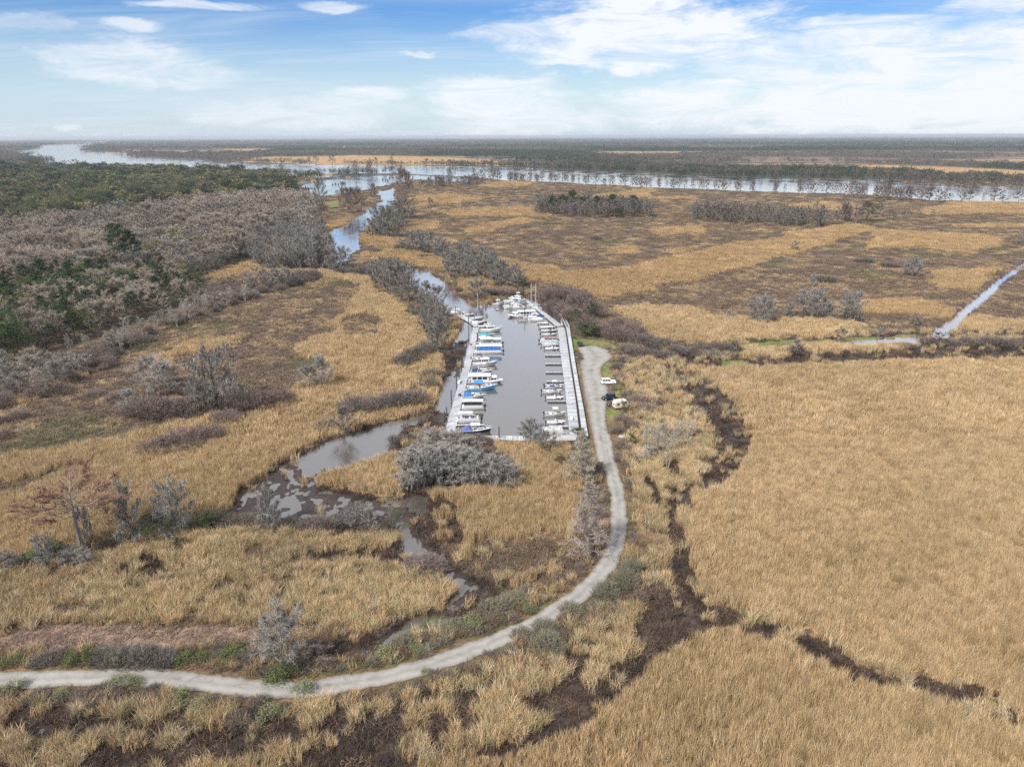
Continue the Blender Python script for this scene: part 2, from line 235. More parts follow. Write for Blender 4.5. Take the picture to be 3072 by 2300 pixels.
# -- right hand reed fields, ditch and verges
zone_poly(ROUGH, 'A', [(1322, 785), (1420, 778), (1480, 850), (1545, 930), (1550, 980), (1500, 1030), (1480, 1100), (1492, 1230), (1450, 1260), (1380, 1300), (1375, 1150), (1360, 1010), (1350, 900), (1320, 860)], .8)
zone_poly(DITCH, 'A', [(1428, 788), (1490, 798), (1550, 830), (1600, 890), (1628, 950), (1610, 1010), (1545, 1062), (1490, 1062), (1490, 1010), (1545, 990), (1560, 950), (1520, 900), (1480, 850)], .8)
zone_poly(MUD, 'A', [(1600, 900), (1625, 960), (1600, 1020), (1540, 1058), (1500, 1055), (1520, 1010), (1555, 985), (1555, 920), (1520, 870), (1480, 830), (1520, 840)], 1.4)
zone_poly(DITCH, 'A', [(1425, 1010), (1460, 1000), (1500, 1070), (1505, 1200), (1520, 1280), (1640, 1330), (1760, 1350), (1900, 1420), (2212, 1500), (2400, 1560), (2400, 1660), (2212, 1595), (2000, 1515), (1800, 1465), (1640, 1375), (1560, 1360), (1400, 1445), (1250, 1565), (1100, 1620), (930, 1665), (850, 1760), (-300, 1760), (-300, 1520), (0, 1512), (560, 1518), (900, 1490), (1130, 1405), (1290, 1300), (1350, 1240), (1400, 1290), (1450, 1260), (1455, 1150)], .7)
zone_poly(TAN, 'A', [(1485, 797), (1600, 793), (1900, 786), (2212, 780), (2500, 775), (2500, 1620), (2212, 1540), (2050, 1500), (1900, 1430), (1760, 1375), (1640, 1335), (1520, 1285), (1497, 1230), (1490, 1080), (1500, 1067), (1550, 1052), (1600, 1010), (1628, 950), (1600, 890), (1550, 832)], .6)
zone_poly(TAN, 'A', [(800, 1760), (925, 1662), (1100, 1612), (1250, 1562), (1400, 1442), (1480, 1390), (1560, 1356), (1640, 1372), (1720, 1412), (1800, 1465), (1900, 1495), (2000, 1515), (2212, 1602), (2500, 1700), (2500, 1800), (800, 1800)], .6)
zone_poly(MUD, 'A', [(940, 1650), (1120, 1585), (1250, 1490), (1400, 1400), (1440, 1310), (1530, 1300), (1620, 1335), (1690, 1365), (1560, 1357), (1480, 1392), (1400, 1444), (1250, 1562), (1130, 1605)], 1.2)
zone_poly(MUD, 'A', [(1715, 1378), (1790, 1392), (1870, 1440), (1940, 1480), (1880, 1480), (1790, 1440), (1730, 1400)], 1.2)
for pts in ([(95, 640), (130, 630), (165, 700), (205, 780), (220, 900), (175, 1000), (105, 1005), (150, 880), (135, 760)], [(40, 560), (75, 560), (110, 640), (80, 660)], [(20, 1010), (200, 1000), (330, 1050), (560, 1105), (585, 1155), (450, 1140), (330, 1115), (180, 1180), (60, 1180)], [(1040, 1295), (1280, 1365), (1430, 1400), (1300, 1415), (1100, 1365)], [(1380, 1445), (1540, 1475), (1540, 1500), (1400, 1485)], [(620, 1128), (700, 1150), (640, 1160)]):
    zone_poly(MUD, 'J', pts, 1.3)
for pts in ([(0, 1560), (160, 1545), (210, 1565), (80, 1590), (0, 1590)], [(380, 1600), (520, 1570), (620, 1590), (500, 1630)], [(700, 1560), (820, 1540), (880, 1570), (780, 1610)], [(620, 1630), (800, 1620), (900, 1650), (700, 1670)], [(200, 1620), (330, 1610), (330, 1650), (180, 1660)]):
    zone_poly(MUD, 'A', pts, 1.8)
zone_poly(VERGE, 'A', [(-300, 1410), (0, 1408), (330, 1410), (560, 1392), (690, 1402), (720, 1440), (800, 1420), (1000, 1340), (1130, 1280), (1270, 1210), (1290, 1150), (1285, 1020), (1262, 960), (1250, 950), (1262, 850), (1236, 740), (1250, 735), (1330, 742), (1340, 790), (1350, 880), (1362, 1000), (1380, 1150), (1378, 1200), (1400, 1290), (1350, 1330), (1150, 1420), (900, 1500), (560, 1530), (0, 1525), (-300, 1525)], .5)
zone_poly(GRASS, 'P', [(60, 70), (350, 70), (560, 130), (545, 200), (350, 160), (180, 150), (120, 180), (80, 200)], .4)
zone_poly(GRASS, 'P', [(390, 330), (470, 330), (480, 500), (580, 640), (600, 720), (530, 720), (500, 600), (380, 520)], .4)
zone_poly(GRASS, 'P', [(420, 850), (560, 850), (580, 920), (430, 960)], .4)
zone_poly(PINK, 'P', [(480, 380), (560, 380), (620, 470), (600, 580), (480, 470)], .5)
# -- the dug basin of the marina
zone_poly(WATER, 'K', [(250, 400), (330, 300), (500, 285), (600, 255), (850, 225), (1000, 280), (1110, 330), (1165, 395), (1225, 480), (1262, 620), (1300, 860), (1345, 1150), (1385, 1480), (1400, 1530), (1320, 1552), (930, 1556), (560, 1540), (70, 1532), (110, 1400), (180, 1180), (270, 870), (330, 620), (350, 500), (230, 400)], 0)

def zones0(x, y):
    x = np.asarray(x, float); y = np.asarray(y, float)
    z = np.full(x.shape, BROWN, np.int8)
    d = np.hypot(x, y)
    # beyond the surveyed polygons: woods with stretched marsh clearings
    far = d > 1500
    nz = fbm(x / 900 + 3, y / 330, 5, 4)
    z[far & (nz < .62)] = FARWOOD
    z[far & (nz >= .62)] = ORANGE
    w1 = np.clip((600 - d) / 250, 0, 1); w3 = np.clip((d - 1500) / 800, 0, 1); w2 = 1 - w1 - w3
    wx = (w1 * (fbm(x / 7, y / 7, 1, 3) - .5) * 2.4 * np.clip(d * .008, 1.0, 4) + w2 * (fbm(x / 40, y / 40, 11, 4) - .5) * 24 + w3 * (fbm(x / 260, y / 260, 12, 4) - .5) * 150)
    wy = (w1 * (fbm(x / 7, y / 7, 2, 3) - .5) * 2.4 * np.clip(d * .014, 1.2, 7) + w2 * (fbm(x / 40, y / 40, 13, 4) - .5) * 36 + w3 * (fbm(x / 260, y / 260, 14, 4) - .5) * 300)
    wx2 = w1 * (fbm(x / 45, y / 45, 3, 3) - .5) * 2 * np.clip(d * .01, 0, 8); wy2 = w1 * (fbm(x / 45, y / 45, 4, 3) - .5) * 2 * np.clip(d * .015, 0, 14)
    for zz, w, wa in POLYS:
        X = x + (wx + wx2) * wa; Y = y + (wy + wy2) * wa
        m = (X >= w[:, 0].min()) & (X <= w[:, 0].max()) & (Y >= w[:, 1].min()) & (Y <= w[:, 1].max())
        idx = np.nonzero(m)[0] if x.ndim == 1 else None
        if idx is None or len(idx) == 0: continue
        xs = X[idx]; ys = Y[idx]; ins = np.zeros(len(idx), bool)
        n = len(w); j = n - 1
        for i in range(n):
            xi, yi = w[i]; xj, yj = w[j]
            if yi != yj:
                c = ((yi > ys) != (yj > ys)) & (xs < (xj - xi) * (ys - yi) / (yj - yi) + xi)
                ins ^= c
            j = i
        if zz == FARWOOD:      # clearings inside the far woods
            k = idx[ins]; z[k] = np.where(nz[k] < .60, FARWOOD, np.where(nz[k] < .66, BROWN, ORANGE))
        else:
            z[idx[ins]] = zz
    return z

SHOW_H = 1.45      # a reed bed hides what lies right behind it; where the photo shows mud or water there, no tall reeds stand in front
def zones(x, y):
    x = np.asarray(x, float); y = np.asarray(y, float)
    z = zones0(x, y); k = np.nonzero(np.isin(z, (TAN, ROUGH, ORANGE, DITCH)) & (y < 1100))[0]
    f = 1 + SHOW_H / CAM_H; zb = zones0(x[k] * f, y[k] * f); hit = np.isin(zb, (MUD, WATER, SWAMP)); z[k[hit]] = zb[hit]
    return z
# ------------------------------------------------------------------ materials
MATS = {}
def new_mat(name):
    m = bpy.data.materials.new(name); m.use_nodes = True; m.node_tree.nodes.clear()
    nt = m.node_tree; o = nt.nodes.new('ShaderNodeOutputMaterial'); b = nt.nodes.new('ShaderNodeBsdfPrincipled'); nt.links.new(b.outputs[0], o.inputs[0])
    return m, nt, b
def noise(nt, scale, detail=4, rough=.6, vec=None, dist=0.0, coord='Object'):
    n = nt.nodes.new('ShaderNodeTexNoise'); n.inputs['Scale'].default_value = scale; n.inputs['Detail'].default_value = detail; n.inputs['Roughness'].default_value = rough; n.inputs['Distortion'].default_value = dist
    if vec is None:
        t = nt.nodes.new('ShaderNodeTexCoord'); vec = t.outputs[coord]
    nt.links.new(vec, n.inputs['Vector']); return n
def ramp(nt, fac, stops):
    r = nt.nodes.new('ShaderNodeValToRGB'); nt.links.new(fac, r.inputs[0]); e = r.color_ramp.elements
    e[0].position, e[0].color = stops[0][0], (*stops[0][1], 1); e[1].position, e[1].color = stops[1][0], (*stops[1][1], 1)
    for p, c in stops[2:]:
        q = e.new(p); q.color = (*c, 1)
    return r.outputs[0]
def mulcol(nt, a, b, f=1.0):
    m = nt.nodes.new('ShaderNodeMixRGB'); m.blend_type = 'MULTIPLY'; m.inputs[0].default_value = f
    for i, v in ((1, a), (2, b)):
        if isinstance(v, tuple): m.inputs[i].default_value = (*v, 1)
        else: nt.links.new(v, m.inputs[i])
    return m.outputs[0]
def bump(nt, b, h, strength, dist=.1):
    n = nt.nodes.new('ShaderNodeBump'); n.inputs['Strength'].default_value = strength; n.inputs['Distance'].default_value = dist
    nt.links.new(h, n.inputs['Height']); nt.links.new(n.outputs[0], b.inputs['Normal'])
def mat(name, rgb, rough=.6, metal=0.0, var=.15, scale=3.0, spec=.5, wear=None, bumpy=0.0):
    if name in MATS: return MATS[name]
    m, nt, b = new_mat(name)
    n = noise(nt, scale, 5, .65)
    lo = tuple(c * (1 - var) for c in rgb); hi = tuple(min(c * (1 + var), 1) for c in rgb)
    c = ramp(nt, n.outputs['Fac'], [(.3, lo), (.7, hi)])
    if wear:
        n2 = noise(nt, scale * 2.3, 6, .7); w = nt.nodes.new('ShaderNodeMapRange'); nt.links.new(n2.outputs['Fac'], w.inputs[0]); w.inputs[1].default_value = .55; w.inputs[2].default_value = .75
        mx = nt.nodes.new('ShaderNodeMixRGB'); nt.links.new(w.outputs[0], mx.inputs[0]); nt.links.new(c, mx.inputs[1]); mx.inputs[2].default_value = (*wear, 1); c = mx.outputs[0]
    nt.links.new(c, b.inputs['Base Color']); b.inputs['Roughness'].default_value = rough; b.inputs['Metallic'].default_value = metal; b.inputs['Specular IOR Level'].default_value = spec
    if bumpy: bump(nt, b, n.outputs['Fac'], bumpy, .05)
    MATS[name] = m; return m

def plant_mat(name, rgb, stuff=False, var=.35, transl=.25, rough=.75):
    """foliage: colour times a tint (per instance for stuff, per object for things)"""
    m, nt, b = new_mat(name)
    if stuff:
        a = nt.nodes.new('ShaderNodeAttribute'); a.attribute_type = 'INSTANCER'; a.attribute_name = 'tint'; tint = a.outputs['Color']
    else:
        a = nt.nodes.new('ShaderNodeObjectInfo'); tint = a.outputs['Color']
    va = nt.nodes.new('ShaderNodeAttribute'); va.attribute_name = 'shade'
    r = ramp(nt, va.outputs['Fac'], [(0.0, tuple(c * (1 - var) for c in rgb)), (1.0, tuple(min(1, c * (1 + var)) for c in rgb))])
    c = mulcol(nt, r, tint)
    nt.links.new(c, b.inputs['Base Color']); b.inputs['Roughness'].default_value = rough; b.inputs['Specular IOR Level'].default_value = .2
    if transl:
        t = nt.nodes.new('ShaderNodeBsdfTranslucent'); nt.links.new(c, t.inputs[0]); mx = nt.nodes.new('ShaderNodeMixShader'); mx.inputs[0].default_value = transl
        o = [n for n in nt.nodes if n.type == 'OUTPUT_MATERIAL'][0]
        nt.links.new(b.outputs[0], mx.inputs[1]); nt.links.new(t.outputs[0], mx.inputs[2]); nt.links.new(mx.outputs[0], o.inputs[0])
    MATS[name] = m; return m

# ------------------------------------------------------------------ object helpers
def link(o, parent=None):
    col.objects.link(o)
    if parent is not None: o.parent = parent
    return o
def mesh_obj(name, verts, faces, m, parent=None, smooth=False):
    me = bpy.data.meshes.new(name); me.from_pydata(verts, [], faces)
    if m is not None: me.materials.append(m)
    if smooth: me.polygons.foreach_set('use_smooth', [True] * len(me.polygons))
    me.update(); return link(bpy.data.objects.new(name, me), parent)
def tag(o, label=None, cat=None, group=None, kind=None):
    if label: o['label'] = label
    if cat: o['category'] = cat
    if group: o['group'] = group
    if kind: o['kind'] = kind
    return o
def empty(name, loc, rz=0.0):
    o = bpy.data.objects.new(name, None); o.empty_display_size = .5; o.location = loc; o.rotation_euler = (0, 0, rz); return link(o)

# ------------------------------------------------------------------ ground: one sheet out to the horizon, finer where it is near
WATER_Z = 0.0
NR, NC = 690, 760
inv_y = np.concatenate([np.linspace(1 / 40.0, 1 / 420.0, 460, endpoint=False), np.linspace(1 / 420.0, 1 / 1500.0, 120, endpoint=False), np.linspace(1 / 1500.0, 1 / 42000.0, 110)])
yy = 1 / inv_y
uu = np.linspace(-1.02, 1.02, NC)
cp, sp = math.cos(PITCH), math.sin(PITCH)
GY = np.repeat(yy[:, None], NC, 1); GX = (GY * cp + CAM_H * sp) * uu[None, :]
gx, gy = GX.ravel(), GY.ravel()
gz = zones(gx, gy)
ZCOL = {BROWN: (.185, .135, .092), TAN: (.36, .25, .115), ORANGE: (.38, .235, .10), ROUGH: (.11, .08, .05), MUD: (.040, .029, .024), WATER: (.07, .055, .04), GRASS: (.13, .17, .04), PINK: (.30, .21, .155),
        FLOOR: (.12, .095, .065), VERGE: (.15, .105, .062), SWAMP: (.050, .036, .030), FARWOOD: (.085, .082, .058), DITCH: (.052, .036, .027), FLAT: (.115, .09, .058)}
ZH = {BROWN: .35, TAN: .35, ORANGE: .35, ROUGH: .28, MUD: .10, WATER: -1.2, GRASS: .35, PINK: .30, FLOOR: .6, VERGE: .36, SWAMP: 0.0, FARWOOD: .8, DITCH: .15, FLAT: .18}
C = np.array([ZCOL[i] for i in range(14)])[gz]; H = np.array([ZH[i] for i in range(14)])[gz]
dist = np.hypot(gx, gy)
n1 = fbm(gx / 60, gy / 60, 31, 4); n2 = fbm(gx / 9, gy / 9, 32, 4); n3 = fbm(gx / 400, gy / 160, 33, 4)
def blend(mask, rgb, f): C[mask] = C[mask] * (1 - f[mask][:, None]) + np.array(rgb) * f[mask][:, None]
mb = gz == BROWN
blend(mb, (.33, .235, .13), np.clip((n2 - .53) * 5, 0, 1) * np.clip((n1 - .40) * 4, .1, .7))
blend(mb, (.105, .078, .062), np.clip((n1 - .52) * 6, 0, 1) * .65)
blend(mb, (.13, .115, .07), np.clip((fbm(gx / 35, gy / 35, 36) - .58) * 6, 0, 1) * .4)
mo = (gz == ORANGE) | (gz == TAN)
blend(mo, (.22, .15, .085), np.clip((n2 - .56) * 5, 0, 1) * .55)
blend(mo, (.46, .33, .16), np.clip((n1 - .55) * 5, 0, 1) * .5)
mf = gz == FARWOOD
blend(mf, (.045, .062, .040), np.clip((fbm(gx / 700, gy / 500, 37) - .47) * 6, 0, 1) * .8)
mv = (gz == VERGE) | (gz == FLOOR)
blend(mv, (.10, .115, .04), np.clip((n2 - .52) * 5, 0, 1) * .7)
blend(mv, (.26, .15, .07), np.clip((fbm(gx / 5, gy / 5, 38) - .52) * 5, 0, 1) * .7)
blend(gz == GRASS, (.22, .18, .085), np.clip((n2 - .45) * 5, 0, 1) * .75)
ms = gz == SWAMP
H[ms] = (fbm(gx[ms] / 1.7, gy[ms] / 1.5, 40, 5) - .45) * .9
blend(ms, (.09, .12, .035), np.clip((fbm(gx / 14, gy / 14, 41) - .6) * 7, 0, 1) * .7)
md = (gz == MUD) | (gz == DITCH) | (gz == FLAT)
H[md] += (fbm(gx[md] / 3, gy[md] / 3, 42, 4) - .5) * .25
blend(md, (.10, .07, .05), np.clip((n2 - .5) * 5, 0, 1) * .6)
far0 = np.clip((dist - 2000) / 2500, 0, 1)
H = H + np.where((gz != WATER) & (gz != SWAMP), (n1 - .5) * .12, 0)
verts = np.stack([gx, gy, H], 1)
ii = np.arange(NR * NC).reshape(NR, NC)
quads = np.stack([ii[:-1, :-1], ii[:-1, 1:], ii[1:, 1:], ii[1:, :-1]], -1).reshape(-1, 4)
gme = bpy.data.meshes.new('ground')
gme.vertices.add(len(verts)); gme.vertices.foreach_set('co', verts.ravel().astype(np.float32))
gme.loops.add(quads.size); gme.loops.foreach_set('vertex_index', quads.ravel().astype(np.int32))
gme.polygons.add(len(quads)); gme.polygons.foreach_set('loop_start', np.arange(0, quads.size, 4, dtype=np.int32)); gme.polygons.foreach_set('loop_total', np.full(len(quads), 4, np.int32))
gme.polygons.foreach_set('use_smooth', np.ones(len(quads), bool))
ca = gme.color_attributes.new('Col', 'FLOAT_COLOR', 'POINT'); ca.data.foreach_set('color', np.concatenate([C, np.ones((len(C), 1))], 1).ravel().astype(np.float32))
wa_ = gme.attributes.new('wet', 'FLOAT', 'POINT'); wa_.data.foreach_set('value', np.isin(gz, (MUD, SWAMP, DITCH, WATER)).astype(np.float32))
gme.update(); gme.validate()
m, nt, b = new_mat('marsh_ground')
a = nt.nodes.new('ShaderNodeAttribute'); a.attribute_name = 'Col'
tcn = nt.nodes.new('ShaderNodeTexCoord')
nA = noise(nt, .9, 6, .72, tcn.outputs['Object']); nB = noise(nt, .07, 5, .65, tcn.outputs['Object'])
c = mulcol(nt, a.outputs['Color'], ramp(nt, nA.outputs['Fac'], [(.28, (.45, .43, .42)), (.72, (1.5, 1.5, 1.5))]))
c = mulcol(nt, c, ramp(nt, nB.outputs['Fac'], [(.3, (.75, .75, .76)), (.7, (1.22, 1.2, 1.18))]))
nt.links.new(c, b.inputs['Base Color'])
w = nt.nodes.new('ShaderNodeAttribute'); w.attribute_name = 'wet'
mr = nt.nodes.new('ShaderNodeMapRange'); nt.links.new(w.outputs['Fac'], mr.inputs[0]); mr.inputs[3].default_value = .95; mr.inputs[4].default_value = .38
nt.links.new(mr.outputs[0], b.inputs['Roughness']); b.inputs['Specular IOR Level'].default_value = .35
bump(nt, b, nA.outputs['Fac'], .7, .35)
gme.materials.append(m)
ground_obj = link(bpy.data.objects.new('ground', gme)); tag(ground_obj, kind='structure')

# ------------------------------------------------------------------ water
m, nt, b = new_mat('tidal_water')
o = [n for n in nt.nodes if n.type == 'OUTPUT_MATERIAL'][0]
tcn = nt.nodes.new('ShaderNodeTexCoord'); mp = nt.nodes.new('ShaderNodeMapping'); mp.inputs['Scale'].default_value = (1, .55, 1); nt.links.new(tcn.outputs['Object'], mp.inputs[0])
w1 = noise(nt, .55, 4, .6, mp.outputs[0]); w2 = noise(nt, .03, 3, .5, mp.outputs[0])
bn = nt.nodes.new('ShaderNodeBump'); bn.inputs['Strength'].default_value = .028; bn.inputs['Distance'].default_value = 1.0; nt.links.new(w1.outputs['Fac'], bn.inputs['Height'])
b.inputs['Base Color'].default_value = (.085, .074, .06, 1); b.inputs['Roughness'].default_value = .5; b.inputs['Specular IOR Level'].default_value = 0
gl = nt.nodes.new('ShaderNodeBsdfGlossy'); gl.inputs['Color'].default_value = (1.0, .955, .90, 1)
rr = nt.nodes.new('ShaderNodeMapRange'); nt.links.new(w2.outputs['Fac'], rr.inputs[0]); rr.inputs[1].default_value = .35; rr.inputs[2].default_value = .7; rr.inputs[3].default_value = .07; rr.inputs[4].default_value = .24
nt.links.new(rr.outputs[0], gl.inputs['Roughness']); nt.links.new(bn.outputs[0], gl.inputs['Normal'])
fr0 = nt.nodes.new('ShaderNodeFresnel'); fr0.inputs['IOR'].default_value = 1.9
fr = nt.nodes.new('ShaderNodeMapRange'); nt.links.new(fr0.outputs[0], fr.inputs[0]); fr.inputs[1].default_value = .10; fr.inputs[2].default_value = .42; fr.inputs[3].default_value = .16; fr.inputs[4].default_value = 1.0
mx = nt.nodes.new('ShaderNodeMixShader'); nt.links.new(fr.outputs[0], mx.inputs[0]); nt.links.new(b.outputs[0], mx.inputs[1]); nt.links.new(gl.outputs[0], mx.inputs[2]); nt.links.new(mx.outputs[0], o.inputs[0])
S = 45000.0
wat = mesh_obj('water', [(-S, -200, WATER_Z), (S, -200, WATER_Z), (S, S, WATER_Z), (-S, S, WATER_Z)], [(0, 1, 2, 3)], m); tag(wat, kind='structure')

# ------------------------------------------------------------------ gravel road and parking lot
def catmull(pts, n=14):
    P = [Vector(p) for p in pts]; P = [P[0] * 2 - P[1]] + P + [P[-1] * 2 - P[-2]]; out_ = []
    for i in range(1, len(P) - 2):
        for k in range(n):
            t = k / n; a, b_, c_, d = P[i - 1], P[i], P[i + 1], P[i + 2]
            out_.append(.5 * ((2 * b_) + (c_ - a) * t + (2 * a - 5 * b_ + 4 * c_ - d) * t * t + (3 * b_ - a - 3 * c_ + d) * t ** 3))
    out_.append(P[-2]); return out_
road_px = [(-330, 1480), (-150, 1478), (0, 1475), (150, 1468), (300, 1466), (420, 1477), (540, 1490), (640, 1494), (750, 1481), (880, 1455), (1000, 1416), (1110, 1372), (1200, 1324), (1272, 1270), (1317, 1212), (1334, 1160), (1336, 1110), (1328, 1050), (1312, 985), (1302, 940)]
rc = catmull([G('A', x, y) for x, y in road_px])
m, nt, b = new_mat('gravel')
tcn = nt.nodes.new('ShaderNodeTexCoord')
g1 = noise(nt, 8.0, 5, .75, tcn.outputs['Object']); g2 = noise(nt, .35, 5, .6, tcn.outputs['Object'], .6); g3 = noise(nt, .16, 4, .6, tcn.outputs['Object'], 1.5)
c = ramp(nt, g2.outputs['Fac'], [(.30, (.25, .238, .22)), (.62, (.345, .332, .31))])
c = mulcol(nt, c, ramp(nt, g1.outputs['Fac'], [(.3, (.75, .75, .75)), (.7, (1.18, 1.17, 1.15))]))
uvn = nt.nodes.new('ShaderNodeUVMap'); sx = nt.nodes.new('ShaderNodeSeparateXYZ'); nt.links.new(uvn.outputs[0], sx.inputs[0])
tr = nt.nodes.new('ShaderNodeMath'); tr.operation = 'PINGPONG'; tr.inputs[1].default_value = .5; nt.links.new(sx.outputs[0], tr.inputs[0])
trk = ramp(nt, tr.outputs[0], [(.0, (.76, .72, .66)), (.12, (.90, .88, .85)), (.24, (1.09, 1.09, 1.09)), (.34, (1.06, 1.06, 1.06)), (.5, (.91, .90, .87))])
c = mulcol(nt, c, trk)
c = mulcol(nt, c, ramp(nt, g3.outputs['Fac'], [(.30, (.70, .69, .68)), (.42, (1, 1, 1))]))
g4 = noise(nt, .9, 6, .7, tcn.outputs['Object'])
ed = math_node(nt, 'ADD', tr.outputs[0], math_node(nt, 'MULTIPLY', math_node(nt, 'SUBTRACT', g4.outputs['Fac'], .5), .34)); em = nt.nodes.new('ShaderNodeMapRange'); nt.links.new(ed, em.inputs[0]); em.inputs[1].default_value = .075; em.inputs[2].default_value = .03
mxe = nt.nodes.new('ShaderNodeMixRGB'); nt.links.new(em.outputs[0], mxe.inputs[0]); nt.links.new(c, mxe.inputs[1]); mxe.inputs[2].default_value = (.16, .125, .07, 1); c = mxe.outputs[0]
nt.links.new(c, b.inputs['Base Color']); b.inputs['Roughness'].default_value = .95; b.inputs['Specular IOR Level'].default_value = .2; bump(nt, b, g1.outputs['Fac'], .5, .03)
GRAVEL = m
def road_mesh(name, left, right, z, m, nx=8):
    V, Fc, UV = [], [], []
    for i, (l, r) in enumerate(zip(left, right)):
        for k in range(nx + 1):
            t = k / nx; p = l.lerp(r, t); V.append((p.x, p.y, z + .05 * math.sin(math.pi * t))); UV.append((t, i * .1))
    w_ = nx + 1
    for i in range(len(left) - 1):
        for k in range(nx): Fc.append((i * w_ + k, i * w_ + k + 1, (i + 1) * w_ + k + 1, (i + 1) * w_ + k))
    ob = mesh_obj(name, V, Fc, m, None, True); uvl = ob.data.uv_layers.new(name='UVMap')
    for lp in ob.data.loops: uvl.data[lp.index].uv = UV[lp.vertex_index]
    return tag(ob, kind='structure')
L_, R_ = [], []
for i, p in enumerate(rc):
    t = (rc[min(i + 1, len(rc) - 1)] - rc[max(i - 1, 0)]).normalized(); nrm = Vector((-t.y, t.x, 0)); q = np.array([float(i)])
    L_.append(p + nrm * (1.9 + .9 * (float(fbm(q * .35, q * 0, 51)[0]) - .5) + .3 * rnd.uniform(-1, 1) * .4)); R_.append(p - nrm * (1.9 + .9 * (float(fbm(q * .35, q * 0, 52)[0]) - .5) + .12 * rnd.uniform(-1, 1)))
road = road_mesh('gravel_road', L_, R_, .46, GRAVEL)
lotL = catmull([G('P', *p) for p in [(118, 165), (128, 300), (155, 450), (190, 700), (240, 950), (290, 1180), (318, 1330), (345, 1450)]], 10)
lotR = catmull([G('P', *p) for p in [(330, 150), (535, 235), (385, 400), (460, 620), (440, 800), (435, 960), (475, 1200), (500, 1400)]], 10)
lot = road_mesh('gravel_parking_lot', lotL, lotR, .47, GRAVEL, 14)

# ------------------------------------------------------------------ scattered stuff: geometry nodes instances
def make_scatter_group():
    ng = bpy.data.node_groups.new('scatter', 'GeometryNodeTree')
    ng.interface.new_socket('Geometry', in_out='INPUT', socket_type='NodeSocketGeometry')
    ng.interface.new_socket('Collection', in_out='INPUT', socket_type='NodeSocketCollection')
    ng.interface.new_socket('Geometry', in_out='OUTPUT', socket_type='NodeSocketGeometry')
    gi = ng.nodes.new('NodeGroupInput'); go = ng.nodes.new('NodeGroupOutput')
    ci = ng.nodes.new('GeometryNodeCollectionInfo'); ci.inputs['Separate Children'].default_value = True; ci.inputs['Reset Children'].default_value = True
    iop = ng.nodes.new('GeometryNodeInstanceOnPoints'); iop.inputs['Pick Instance'].default_value = True
    ng.links.new(gi.outputs[0], iop.inputs['Points']); ng.links.new(gi.outputs[1], ci.inputs[0]); ng.links.new(ci.outputs[0], iop.inputs['Instance'])
    def named(nm, t):
        n = ng.nodes.new('GeometryNodeInputNamedAttribute'); n.data_type = t; n.inputs[0].default_value = nm; return n.outputs[0]
    ng.links.new(named('idx', 'INT'), iop.inputs['Instance Index']); ng.links.new(named('rot', 'FLOAT_VECTOR'), iop.inputs['Rotation']); ng.links.new(named('scl', 'FLOAT_VECTOR'), iop.inputs['Scale'])
    ng.links.new(iop.outputs[0], go.inputs[0]); return ng
SCATTER = make_scatter_group()
def scatter(name, pts, rotz, scl, idx, tint, coll, label, cat, lean=None):
    me = bpy.data.meshes.new(name); n = len(pts)
    me.vertices.add(n); me.vertices.foreach_set('co', np.asarray(pts, np.float32).ravel())
    rot = np.zeros((n, 3), np.float32); rot[:, 2] = rotz
    if lean is not None: rot[:, 0] = lean
    scl = np.asarray(scl, np.float32)
    if scl.ndim == 1: scl = np.repeat(scl[:, None], 3, 1)
    for nm, t, v in (('rot', 'FLOAT_VECTOR', rot), ('scl', 'FLOAT_VECTOR', scl)):
        at = me.attributes.new(nm, t, 'POINT'); at.data.foreach_set('vector', v.ravel())
    at = me.attributes.new('idx', 'INT', 'POINT'); at.data.foreach_set('value', np.asarray(idx, np.int32))
    at = me.attributes.new('tint', 'FLOAT_COLOR', 'POINT'); at.data.foreach_set('color', np.concatenate([tint, np.ones((n, 1))], 1).ravel().astype(np.float32))
    o = link(bpy.data.objects.new(name, me)); md_ = o.modifiers.new('scatter', 'NODES'); md_.node_group = SCATTER
    sock = [s for s in SCATTER.interface.items_tree if s.name == 'Collection'][0]; md_[sock.identifier] = coll
    return tag(o, label, cat, kind='stuff')
def proto_collection(name, meshes):
    c_ = bpy.data.collections.new(name)
    for i, me in enumerate(meshes):
        c_.objects.link(bpy.data.objects.new('%s_%02d' % (name, i), me))
    return c_
def raw_mesh(name, V, F_, m, shade=None):
    me = bpy.data.meshes.new(name); me.from_pydata(V, [], F_); me.materials.append(m)
    if shade is not None:
        at = me.attributes.new('shade', 'FLOAT', 'POINT'); at.data.foreach_set('value', np.asarray(shade, np.float32))
    me.update(); return me

# ------------------------------------------------------------------ reeds
def blade(V, F_, S_, rg, bx, by, h, w, lean, az, droop, sh):
    """one leaf or stem: a tapering ribbon in three joints"""
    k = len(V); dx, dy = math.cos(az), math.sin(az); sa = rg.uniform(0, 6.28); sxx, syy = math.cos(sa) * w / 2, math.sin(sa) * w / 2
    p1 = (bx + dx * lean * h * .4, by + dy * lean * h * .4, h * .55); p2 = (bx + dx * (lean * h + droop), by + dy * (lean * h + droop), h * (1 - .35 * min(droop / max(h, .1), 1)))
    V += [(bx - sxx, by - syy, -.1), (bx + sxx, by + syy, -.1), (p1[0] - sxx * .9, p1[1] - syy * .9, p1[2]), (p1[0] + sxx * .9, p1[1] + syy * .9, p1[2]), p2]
    F_ += [(k, k + 1, k + 3, k + 2), (k + 2, k + 3, k + 4)]; S_ += [sh, sh, sh, sh, sh]
